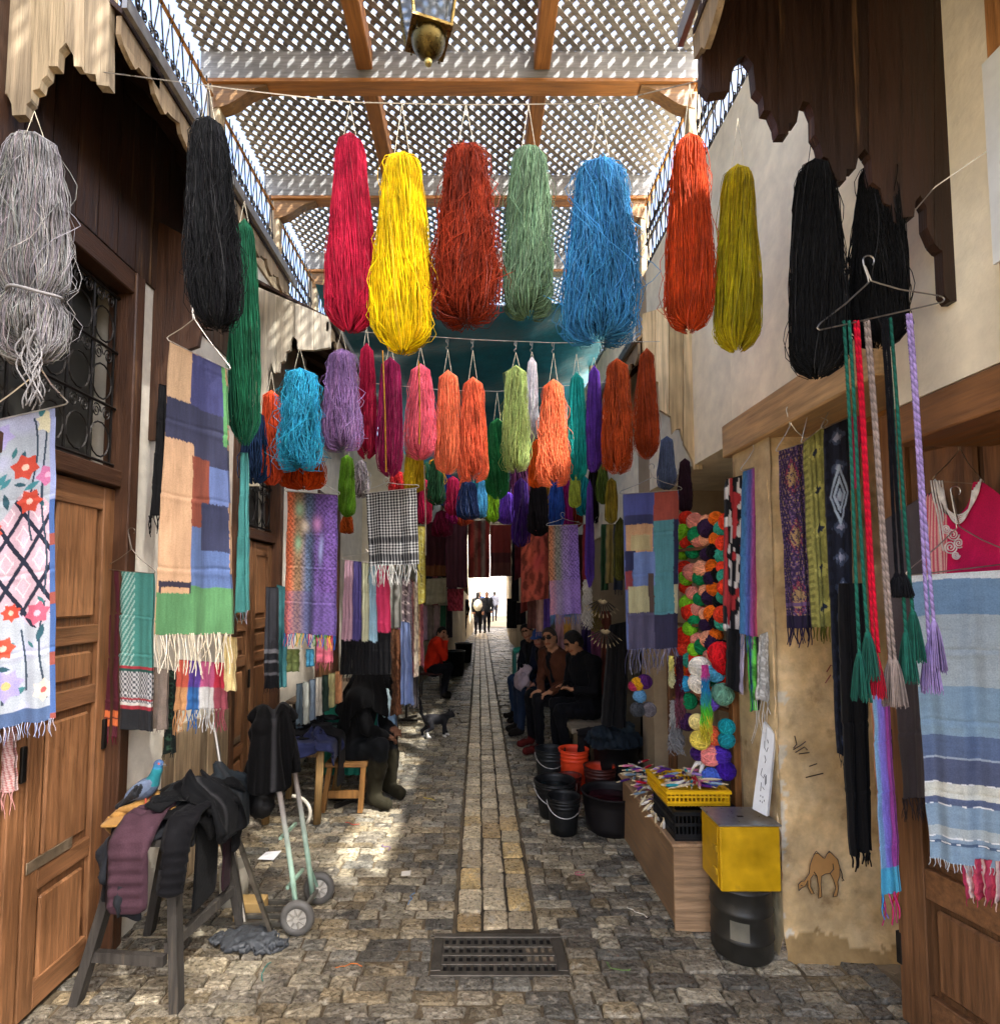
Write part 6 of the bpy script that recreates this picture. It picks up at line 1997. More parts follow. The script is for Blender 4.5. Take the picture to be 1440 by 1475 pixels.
bar(ra, 'top_rail', [-1.02, 4.95, 2.0], [-1.02, 8.05, 2.0], .03, H('2a2622'), 'iron')
# bin and bags further on
for lab, x, y, Y, r, h, c in (('black waste bin beyond the figure in red', 655, 940, 12.2, .22, .5, '141416'), ('dark crate beyond the black bin', 668, 925, 14.5, .22, .45, '1c1c20')):
    p = at(x, y, Y)
    m = MB()
    m.lathe([[.001, 0], [r * .85, 0], [r, h], [r * 1.05, h], [r * 1.05, h + .03], [r * .9, h + .03], [r * .8, .03], [.001, .03]], (p[0], Y, 0), H(c), 16)
    m.build('waste_bin', 'plastic', smooth=True, label=lab, cat='bin')

# ---------------------------------------------------------------- right side: bench, buckets, tub
bn = thing('stone_bench', 'plastered stone bench under the seated men on the right', 'bench', (1.1, 6.2, 0))
bn.location.y += .2
pbox(bn, 'block', (.98, 5.45, 0), (XR - .005, 5.8, .42), H('9a8a6e'), 'mud_plaster', .01)
pbox(bn, 'block', (.98, 6.9, 0), (XR - .005, 7.25, .42), H('8a7c66'), 'mud_plaster', .01)
pbox(bn, 'seat', (.90, 5.4, .423), (XR - .005, 7.9, .48), H('7a6f5e'), 'mud_plaster', .01)
heap('black cloth thrown over the end of the stone bench', [ell((1.12, 5.42, .49), (.2, .14, .035), H('0f0e10')), cap((.98, 5.38, .46), (.97, 5.36, .25), .05, .06, H('0f0e10'))], .012, '0f0e10', .015, 9, 14, 'black_cloth', 'cloth')


def bucket(label, x, y, r, h, hexc, inner=None, liquid=None, rb=.8, handle=True, name='bucket', cat='bucket', ribs=True, group='dye buckets'):
    t = thing(name, label, cat, (x, y, 0), group)
    c = H(hexc)
    pr = [[.001, 0], [r * rb, 0]]
    z = [.0, .15, .55, .72]
    for q in (.2, .5, .70):
        pr.append([r * (rb + (1 - rb) * q), h * q])
    if ribs:
        for q in (.74, .84, .92):
            rr = r * (rb + (1 - rb) * q)
            pr += [[rr, h * q], [rr * 1.04, h * (q + .012)], [rr * 1.04, h * (q + .03)], [rr, h * (q + .04)]]
    pr += [[r, h * .985], [r * 1.045, h * .985], [r * 1.045, h], [r * .955, h], [r * .95, h * .9], [r * rb * .95, .012], [.001, .012]]
    m = MB()
    cols = A([c] * (len(pr) - 3) + [H(inner or hexc)] * 3)
    m.lathe(pr, (x, y, .003), cols, 30)
    m.build('shell', 'plastic', t, smooth=True)
    if liquid:
        m = MB()
        rl = r * (rb + (1 - rb) * .8) * .93
        m.lathe([[.001, h * .80], [rl, h * .80]], (x, y, .003), H(liquid), 30, closed=False)
        m.build('dye', 'water', t)
    if handle:
        m = MB()
        a = np.linspace(0, math.pi, 16)
        m.tube([[x + r * 1.05 * math.cos(b), y - r * .75 * math.sin(b) - .03, h * .93 - r * .85 * math.sin(b)] for b in a], .0035, H('8a8884'), 5)
        m.build('handle', 'steel', t)
    t.location.y += .13
    return t


def gp(px, py):
    Y = EYE * F / (py - HOR)
    return (px - PX0) / F * Y, Y


bucket('black bucket with a wire handle nearest the paved strip', .64, 4.25, .125, .27, '101112')
bucket('wide black bucket behind the nearest bucket', .615, 4.55, .165, .29, '131415', liquid='0a1416', rb=.75)
bucket('dark green black bucket at the back by the seated men', .66, 5.2, .14, .36, '16191a')
bucket('bright orange bucket between the black buckets', .865, 5.12, .135, .38, 'd8401c', 'b83216', handle=False)
bucket('small dark red bucket in front of the orange one', .78, 4.82, .10, .24, '4a1a14', '7a2416', handle=False)
bucket('orange rimmed dark bucket right of the bright orange one', 1.03, 4.78, .135, .33, '3a1712', 'c23a1a', handle=False)
bucket('large low black tub of dark dye beside the wooden counter', 1.02, 4.32, .225, .28, '151213', liquid='2a0c14', rb=.86, handle=False, name='wash_tub', cat='tub', ribs=False)
bucket('black barrel in the shop mouth under a heap of dark clothes', 1.22, 5.0, .20, .46, '0f0f10', handle=False, ribs=False)
heap('heap of dark blue grey clothes on the black barrel', [ell((1.20, 5.11, .50), (.24, .18, .10), H('1c242c')), ell((1.12, 5.05, .56), (.15, .12, .07), H('1c242c')), ell((1.27, 5.13, .60), (.12, .12, .05), H('2a343a'))], .012, '1c242c', .035, 10, 15, 'heap_of_clothes', 'clothes')

# wooden counter, crates, yellow cabinet on a drum, sign
wc = thing('wooden_counter', 'long plywood counter box on the right carrying the crates', 'counter', (1.25, 3.6, 0))
m = MB()
for lo, hi, nm in (((1.05, 3.13, 0), (1.47, 3.15, .44), 'front_panel'), ((1.07, 3.151, 0), (1.09, 4.3, .44), 'side_panel'), ((1.45, 3.151, 0), (1.47, 4.3, .44), 'side_panel'), ((1.04, 3.125, .442), (1.48, 4.31, .46), 'top_panel')):
    pbox(wc, nm, lo, hi, H('97795a') * (.8 if 'side' in nm else 1), 'wood_x' if 'front' in nm else 'wood_y', .004)


def crate(label, lo, hi, hexc):
    t = thing('plastic_crate', label, 'crate', ((lo[0] + hi[0]) / 2, (lo[1] + hi[1]) / 2, lo[2]), 'plastic crates')
    c = H(hexc)
    w = .012
    pbox(t, 'floor', (lo[0], lo[1], lo[2]), (hi[0], hi[1], lo[2] + .012), c * .8, 'plastic')
    for nm, a, b in (('end_wall', (lo[0], lo[1]), (hi[0], lo[1] + w)), ('end_wall', (lo[0], hi[1] - w), (hi[0], hi[1])), ('side_wall', (lo[0], lo[1] + w), (lo[0] + w, hi[1] - w)), ('side_wall', (hi[0] - w, lo[1] + w), (hi[0], hi[1] - w))):
        m = MB()
        z0, z1 = lo[2] + .013, hi[2]
        H_ = z1 - z0
        for q0, q1 in ((0, .16), (.44, .56), (.82, 1)):
            m.box((a[0], a[1], z0 + H_ * q0), (b[0], b[1], z0 + H_ * q1), c)
        ax = 0 if b[0] - a[0] > b[1] - a[1] else 1
        L = (b[ax] - a[ax])
        n = int(L / .022)
        for k in range(n + 1):
            s0 = a[ax] + L * k / n - .004
            if ax == 0:
                m.box((max(s0, a[0]), a[1] + .003, z0 + .005), (min(s0 + .008, b[0]), b[1] - .003, z1 - .005), c * .9)
            else:
                m.box((a[0] + .003, max(s0, a[1]), z0 + .005), (b[0] - .003, min(s0 + .008, b[1]), z1 - .005), c * .9)
        m.build(nm, 'plastic', t)
    m = MB()
    for a, b in (((lo[0] - .008, lo[1] - .008), (hi[0] + .008, lo[1] - .001)), ((lo[0] - .008, hi[1] + .001), (hi[0] + .008, hi[1] + .008)), ((lo[0] - .008, lo[1] - .001), (lo[0] - .001, hi[1] + .001)), ((hi[0] + .001, lo[1] - .001), (hi[0] + .008, hi[1] + .001))):
        m.box((*a, hi[2] - .018), (*b, hi[2] - .002), c * 1.1)
    m.build('rim', 'plastic', t)
    return t


crate('black plastic crate on the plywood counter', (1.07, 3.16, .462), (1.43, 3.55, .62), '101114')
crate('yellow plastic crate on the black crate', (1.05, 3.22, .626), (1.40, 3.60, .71), 'd8a80c')
SP = [('purple', '5a2a7a'), ('teal', '2a8a96'), ('white', 'd8d4cc'), ('pink', 'c26a8a'), ('red', 'b01c2c'), ('lilac', '9a7ab0'), ('blue grey', '7a92a8'), ('cream', 'cfc2a4'), ('dark violet', '3a1c54')]
r2 = random.Random(4)


def spool(c, d, hexc, label, L=.13, group='thread spools heaped on the counter'):
    d = A(d, float)
    d /= np.linalg.norm(d)
    q = np.linspace(-.5, .5, 9)
    rr = A([.004, .005, .009, .0105, .0108, .0105, .009, .005, .004]) * (.55 if 'fan' in label else .8)
    cols = A([H('c9b48c')] * 2 + [H(hexc)] * 5 + [H('c9b48c')] * 2)
    m = MB()
    m.tube(A(c) + q[:, None] * d * L, rr, cols, 7)
    m.build('thread_spool', 'yarn', smooth=True, label=label, cat='spool', group=group)


for k in range(46):
    nm, hx = SP[k % 9]
    y = r2.uniform(3.26, 3.56)
    x = r2.uniform(1.08, 1.37)
    a = (.3, 1.2, -.4)[int((x - 1.08) * 10) % 3] + r2.uniform(-.25, .25)
    spool((x, y, .69 + r2.uniform(0, .045)), (math.cos(a), math.sin(a), r2.uniform(-.15, .15)), hx, f'{nm} thread spool in the yellow crate')
for k in range(44):
    nm, hx = SP[(k * 2) % 9]
    a = (.2, .9)[k % 7 > 3] + r2.uniform(-.25, .25)
    spool((r2.uniform(1.03, 1.2), r2.uniform(3.62, 4.15), .48 + r2.uniform(0, .13)), (math.cos(a), math.sin(a), r2.uniform(-.4, .2)), hx, f'{nm} thread spool in the heap behind the crates')
for k in range(16):
    nm, hx = SP[(2, 7)[k % 2]]
    spool((1.045 + r2.uniform(-.012, .02), 3.32 + k * .03, .48 + r2.uniform(-.02, .02)), (r2.uniform(-.5, .5), .4, r2.uniform(-.9, -.2)), hx, f'{nm} thread spool spilling over the counter edge', .10)
for k in range(9):
    a = math.radians(215 + k * 9)
    spool(at(1012 + 9 * math.cos(a) * (k % 3), 1095 + k * 3, 3.45), (math.cos(a), -.2, math.sin(a)), 'd8d4cc', 'white thread spool in the bunch hanging below the yarn balls', .14, 'hanging bunch of white spools')
for bx, by, lab in ((868, 862, 'upper'), (872, 905, 'lower')):
    for k in range(10):
        a = math.radians(205 + k * 13)
        c0 = at(bx, by, 4.7)
        spool(c0 + A([math.cos(a), 0, math.sin(a)]) * .09, (math.cos(a), -.15, math.sin(a)), '3a332c', f'thread spool in the {lab} fan hanging in the right shop mouth', .15, 'fans of spools in the shop mouth')

yc = thing('yellow_cabinet', 'worn yellow metal cabinet standing on a black drum', 'cabinet', (1.34, 2.9, .35))
pbox(yc, 'body', (1.19, 2.86, .347), (1.487, 3.09, .662), H('c79a0a'), 'paint', .006)
pbox(yc, 'lid', (1.182, 2.852, .663), (1.494, 3.09, .672), H('a4a8aa'), 'steel', .003)
pbox(yc, 'door', (1.183, 2.88, .36), (1.1895, 3.075, .65), H('c79a0a') * .9, 'paint', .002)
pbox(yc, 'slot', (1.32, 2.95, .6725), (1.35, 2.965, .674), H('14120f'), 'paint')
for z in (.53, .42):
    pbox(yc, 'latch', (1.174, 2.88, z), (1.183, 2.92, z + .03), H('b08a14'), 'paint', .002)
dr = thing('metal_drum', 'dented black metal drum under the yellow cabinet', 'drum', (1.34, 2.93, 0))
m = MB()
pr = [[.001, 0], [.14, 0], [.146, .012], [.146, .09], [.152, .098], [.146, .106], [.146, .22], [.152, .228], [.146, .236], [.146, .325], [.152, .333], [.152, .343], [.001, .343]]
m.lathe(pr, (1.34, 2.985, .003), H('26241f'), 32)
m.build('shell', 'paint', dr, smooth=True)
m = MB()
a = np.linspace(-2.35, -1.75, 8)
V = [[1.34 + .1475 * math.cos(b), 2.985 + .1475 * math.sin(b), z] for z in (.115, .205) for b in a]
m.add(V, [[k, k + 1, k + 9, k + 8] for k in range(7)], H('6e6a5c'))
m.build('paint_patch', 'paint', dr)
sg = thing('sign_board', 'white handwritten board leaning on the pier above the yellow cabinet', 'sign', at(1090, 1172, 2.86))
q4 = [at(1083, 1165, 2.96), at(1104, 1176, 2.90), at(1115, 1058, 2.96), at(1099, 1040, 3.02)]
m = MB()
m.prism(q4, (.018, .012, 0), H('d4d6d6'))
m.build('board', 'paper', sg)
m = MB()
q4 = A(q4)
nb = np.cross(q4[1] - q4[0], q4[3] - q4[0])
nb /= np.linalg.norm(nb)
nb = nb if nb[1] < 0 else -nb
bi = lambda u, v: (1 - u) * (1 - v) * q4[0] + u * (1 - v) * q4[1] + u * v * q4[2] + (1 - u) * v * q4[3] + nb * .0015
for pts in ([(.3, .82), (.35, .74), (.55, .72), (.6, .78)], [(.5, .86), (.6, .83)], [(.42, .66), (.55, .62), (.5, .58)], [(.35, .5), (.3, .42), (.5, .40), (.6, .46)], [(.62, .44), (.7, .34)], [(.7, .46), (.74, .36)], [(.4, .34), (.42, .24)], [(.5, .3), (.66, .28)], [(.45, .2), (.47, .18)], [(.6, .2), (.62, .18)], [(.45, .14), (.47, .12)], [(.6, .14), (.62, .12)], [(.72, .17), (.74, .15)]):
    m.tube([bi(*p) for p in pts], .0017, H('1c1c24'), 4)
m.build('handwriting', 'paint', sg)

# ---------------------------------------------------------------- yarn balls on a rack
yr = thing('display_rack', 'wooden rack crowded with balls of yarn at the right shop', 'rack', (1.45, 3.7, 0))
pbox(yr, 'post', (1.51, 3.40, 0), (1.57, 3.46, 2.25), H('8a5a2e'), 'wood', .004)
pbox(yr, 'post', (1.30, 3.9, 0), (1.35, 3.95, 2.25), H('5a3a20'), 'wood', .004)
for z in (.6, 1.1, 1.6, 2.1):
    bar(yr, 'shelf_bar', [1.325, 3.92, z], [1.53, 3.44, z], .02, H('5a3a20'), 'wood_y')


def ball(label, c, r, hexc, group='balls of yarn on the rack', asp=1.0, rings=20):
    base = H(hexc)
    n, sgm = rings, 20
    ax = NR.normal(0, 1, (n, 3))
    ax /= np.linalg.norm(ax, axis=1)[:, None]
    main = NR.normal(0, 1, 3)
    ax = ax * .55 + main / np.linalg.norm(main) * NR.choice([-1, 1], n)[:, None] * .5
    ax /= np.linalg.norm(ax, axis=1)[:, None]
    u = np.cross(ax, A([.3, .5, .8]))
    u /= np.linalg.norm(u, axis=1)[:, None]
    v = np.cross(ax, u)
    t = np.linspace(0, 2 * math.pi, sgm)
    off = NR.uniform(-.35, .35, n)
    rr = np.sqrt(1 - off ** 2)
    P = rr[:, None, None] * (u[:, None] * np.cos(t)[None, :, None] + v[:, None] * np.sin(t)[None, :, None]) + (off[:, None] * ax)[:, None]
    P = P * r * NR.uniform(.97, 1.03, (n, 1, 1)) * A([1, 1, asp]) + A(c)
    m = MB()
    m.tubes(P, r * .085, base[None] * NR.uniform(.7, 1.25, (n, 1)), 4)
    sphere(m, c, (r * .98, r * .98, r * .98 * asp), base * .75, 14, 10)
    return m.build('yarn_ball', 'yarn', smooth=True, label=label, cat='yarn ball', group=group)


BC = [('scarlet', 'd8321e'), ('turquoise', '2ab0b4'), ('dark plum', '2e1c3a'), ('pale yellow', 'd8c45e'), ('vermilion', 'e8442a'), ('mustard', 'd08a14'), ('crimson', 'b0142c'), ('salmon pink', 'e08a7a'), ('petrol blue', '1f6a8a'), ('black', '101014'), ('coral', 'ea7a5e'), ('violet', '6a3a8c'),
      ('lime', '84c82a'), ('lavender', 'b0b0dc'), ('peach', 'e8a07c'), ('sage', '9ab09a'), ('sea green', '3aa088'), ('amber', 'd8981e'), ('aqua', '5ac0c4'), ('emerald', '127a4a'), ('sky blue', '4a9ad0'), ('orange', 'e06a1a'), ('navy', '1c2a5c'), ('cream', 'e4dcc8')]
spots = []
rk = random.Random(9)
yy = 752
row = 0
while yy < 1000:
    xl, xr_ = 985 + max(0, (yy - 960) * .25), 1050 - (4 if yy > 850 else 0)
    x = xl + rk.uniform(0, 9)
    cnt_ = 0
    while x < xr_:
        spots.append((x + rk.uniform(-4, 4), yy + rk.uniform(-7, 7) - (x - xl) * .06, row, cnt_))
        cnt_ += 1
        x += 14 + rk.uniform(-2, 2)
    yy += 16.5
    row += 1
ORD = ['first', 'second', 'third', 'fourth', 'fifth', 'sixth', 'seventh', 'eighth', 'ninth', 'tenth', 'eleventh', 'twelfth', 'thirteenth', 'fourteenth', 'fifteenth', 'sixteenth']
for k, (x, y, rw, cn) in enumerate(spots):
    nm, hx = BC[(k * 7 + k // 5) % 24]
    Y = 3.9 - (x - 985) / 70 * .5 - .03 - rk.uniform(0, .05)
    ball(f'{nm} yarn ball on the rack, {ORD[rw]} row down, {ORD[cn]} from left', at(x, y, Y), (rk.uniform(9, 13.5)) * Y / F, hx)
for x, y, r, Y, hx, lab in [(1038, 942, 17, 3.35, 'd01c24', 'large bright red ball of yarn, upper of a pair'), (1043, 955, 16, 3.37, 'c8161e', 'large bright red ball of yarn, lower of a pair'), (1008, 962, 15, 3.5, 'ece6d8', 'large white ball of yarn, upper of a pair'), (1006, 984, 14, 3.5, 'ece6d8', 'large white ball of yarn, lower of a pair'),
                        (1040, 1000, 15, 3.36, '6a9a84', 'grey green ball of yarn with crossed strands'), (1022, 1012, 12, 3.4, '7a5ac0', 'lavender violet ball of yarn low on the rack'), (1046, 1047, 11, 3.35, '1f9aa4', 'turquoise ball of yarn, upper of a tied pair'), (1046, 1066, 11, 3.35, '1f8a98', 'turquoise ball of yarn, lower of a tied pair'),
                        (1004, 1040, 11, 3.45, 'e4d48a', 'pale yellow ball of yarn, upper, low on the rack'), (1008, 1066, 13, 3.42, 'e0cc5a', 'pale yellow ball of yarn, lower, low on the rack'), (1026, 1060, 13, 3.45, 'ea6a44', 'coral ball of yarn beside the pale yellow one'), (1022, 1088, 14, 3.42, 'e88a86', 'salmon ball of yarn between the indigo ones'),
                        (1038, 1088, 13, 3.4, '4a2ea0', 'indigo ball of yarn beside the salmon one'), (1045, 1110, 13, 3.38, '3f1f94', 'indigo ball of yarn at the bottom of the rack'), (1024, 1120, 13, 3.4, '4a6ac8', 'cornflower blue ball of yarn at the very bottom'), (1005, 1085, 10, 3.45, '3a1c5c', 'dark purple ball of yarn left of the salmon one'),
                        (992, 1010, 11, 3.6, '147a4c', 'emerald ball of yarn low at the left of the rack'), (990, 1040, 12, 3.6, '3a1f44', 'aubergine ball of yarn low at the left of the rack'), (985, 985, 11, 3.62, '3aa0cc', 'light blue ball of yarn low at the left of the rack'), (1030, 970, 12, 3.42, '58a8c8', 'sky blue yarn ball under the red pair')]:
    ball(lab, at(x, y, Y), r * Y / F, hx)
for x, y, r, hx, lab in [(918, 985, 9, 'd89a1e', 'amber ball of yarn hanging under the patchwork scarf'), (928, 982, 10, '4a1f5a', 'purple ball of yarn hanging under the patchwork scarf'), (921, 1003, 9, '5a8ab0', 'pale blue ball of yarn hanging under the patchwork scarf'), (918, 1022, 10, '3a3c40', 'charcoal ball of yarn hanging under the patchwork scarf'), (934, 1022, 10, '6a6468', 'grey ball of yarn hanging under the patchwork scarf'), (912, 988, 7, '9a2a4a', 'raspberry ball of yarn hanging under the patchwork scarf')]:
    ball(lab, at(x, y, 3.8), r * 3.8 / F, hx, 'balls hanging under the patchwork scarf')


def tassel(label, px, py0, py1, Y, hexs, w=.05, n=70, curl=.01, name='yarn_tassel'):
    a, b = at(px, py0, Y), at(px, py1, Y)
    q = np.linspace(0, 1, 14)
    th, rr = NR.uniform(0, 6.28, n), np.sqrt(NR.uniform(.1, 1, n))
    ph = NR.uniform(0, 6.28, (n, 1))
    R_ = w * rr[:, None] * (.35 + .65 * np.sin(np.clip(q * 1.2, 0, 1.4))[None])
    S = np.stack([a[0] + R_ * np.cos(th)[:, None] + curl * np.sin(q * 20 + ph), a[1] + R_ * np.sin(th)[:, None] + curl * np.cos(q * 17 + ph), a[2] + (b[2] - a[2]) * q[None] * NR.uniform(.8, 1.05, (n, 1))], -1)
    cols = A([[H(hexs[min(int(t * len(hexs)), len(hexs) - 1)]) * RN.uniform(.75, 1.25) for t in q] for _ in range(n)])
    m = MB()
    m.tubes(S, .0024, cols, 3)
    return m.build(name, 'yarn', smooth=True, label=label, cat='tassel', group='fancy yarn tassels by the rack')


tassel('pink to blue to lime crocheted yarn tassel hanging over the balls', 1015, 958, 1066, 3.3, ['d04a9a', '2a8ac0', '3aa0a8', '5ac83a', 'd8c83a'], .035)
tassel('wine red sequinned tassel at the left of the ball rack', 978, 945, 1045, 3.6, ['3a0f24', '4a1a30', '6a3a48'], .035)
tassel('grey white fuzzy tassel below the sequinned one', 972, 1010, 1085, 3.65, ['b0b0b0', '8a8a8c'], .05, 80, .02)
tassel('pale yellow bobble tassel beside the patchwork fringe', 966, 945, 990, 3.55, ['c9c26a', 'd8d4a0'], .018, 40, .012)
tassel('white fluffy yarn hanging in the shop mouth', 845, 835, 905, 4.8, ['c9c4ba', 'b0aaa0'], .05, 60, .02)
tassel('khaki fluffy yarn hanging in the shop mouth', 858, 865, 910, 4.8, ['7a6a3a', '5a4c28'], .05, 60, .02)

# ---------------------------------------------------------------- drawings and marks on the pier
Yp = 2.906
cd = thing('camel_drawing', 'drawing of a two-humped camel grazing, on the tan pier', 'drawing', at(1180, 1292, Yp), None)
out = [(1150, 1283), (1149, 1274), (1153, 1270), (1158, 1269), (1165, 1258), (1166, 1246), (1169, 1237), (1173, 1229), (1178, 1229), (1183, 1234), (1187, 1237), (1191, 1229), (1195, 1227), (1200, 1232), (1206, 1238), (1209, 1250), (1209, 1262), (1206, 1270), (1207, 1280), (1205, 1291), (1199, 1292), (1203, 1279), (1200, 1268), (1195, 1258), (1188, 1259),
       (1183, 1262), (1182, 1274), (1183, 1292), (1178, 1294), (1179, 1280), (1176, 1262), (1171, 1260), (1167, 1266), (1167, 1277), (1172, 1287), (1168, 1288), (1163, 1278), (1163, 1268), (1159, 1277), (1154, 1279)]
m = MB()
cdp = lambda x, y, d=0: at(x, y, Yp - d)
m.prism([cdp(x, y) for x, y in out], (0, .002, 0), H('b58650'))
m.build('fill', 'paper', cd)
m = MB()
m.tube([cdp(x, y, .001) for x, y in out + out[:1]], .0019, H('15110d'), 4)
for ln_ in ([(1209, 1250), (1212, 1258), (1213, 1266)], [(1195, 1258), (1200, 1252), (1199, 1244)], [(1176, 1262), (1172, 1256)], [(1171, 1232), (1175, 1226), (1180, 1231)], [(1189, 1232), (1194, 1226), (1198, 1230)], [(1153, 1275), (1155, 1276)], [(1212, 1264), (1215, 1268), (1212, 1269)]):
    m.tube([cdp(x, y, .001) for x, y in ln_], .0022, H('15110d'), 4)
m.build('ink_outline', 'paint', cd)
m = MB()
for pts in ([(1190, 968), (1196, 958), (1203, 962), (1199, 975)], [(1203, 962), (1205, 957)], [(1188, 984), (1196, 972)]):
    m.tube([at(x, y, Yp) for x, y in pts], .003, H('6a1c14'), 4)
m.build('red_scribble', 'paint', label='small dark red scribble on the tan pier beside the navy scarf', cat='scribble')
m = MB()
for pts in ([(1144, 1060), (1147, 1072), (1142, 1078)], [(1142, 1080), (1152, 1074), (1160, 1068)], [(1145, 1084), (1158, 1076), (1162, 1080)], [(1150, 1086), (1165, 1084)], [(1165, 1104), (1176, 1100)], [(1160, 1120), (1185, 1114)]):
    m.tube([at(x, y, Yp - .002) for x, y in pts], .003, H('3a2a1a'), 4)
m.build('scratch_marks', 'paint', label='dark scratches scored into the plaster of the tan pier', cat='scratches')

# scraps of yarn and litter on the cobbles
r5 = random.Random(3)
for k, (px, py, hx, nm) in enumerate([(520, 1190, 'b0301e', 'red'), (610, 1150, 'c9b43a', 'yellow'), (600, 1290, '3a7ab0', 'blue'), (840, 1260, 'c05a7a', 'pink'), (900, 1310, 'd8d0c0', 'white'), (560, 1230, '5a3a7a', 'purple'), (870, 1390, '6a8a4a', 'green'), (480, 1400, 'c8702a', 'orange'), (730, 1110, 'a8a49a', 'grey'), (380, 1420, '1f7a72', 'teal')]):
    g0 = gpt(px, py)
    a = np.cumsum(np.array([r5.uniform(-.8, .8) for _ in range(14)])) + r5.uniform(0, 6)
    pts = np.cumsum(np.c_[np.cos(a), np.sin(a), np.zeros(14)] * .011, 0) + [g0[0], g0[1], .017]
    m = MB()
    m.tube(pts, .0022, H(hx), 4)
    m.build('thread_scrap', 'yarn', label=f'small curl of {nm} yarn dropped on the cobbles', cat='yarn scrap', group='yarn scraps on the ground')
m = MB()
g0 = gpt(585, 1262)
m.prism([[g0[0] - .03, g0[1] - .03, .015], [g0[0] + .03, g0[1] - .025, .016], [g0[0] + .028, g0[1] + .03, .02], [g0[0] - .032, g0[1] + .028, .015]], (0, 0, .002), H('c9c4b8'))
m.build('paper_scrap', 'paper', label='crumpled white paper scrap on the cobbles left of the paved strip', cat='paper')

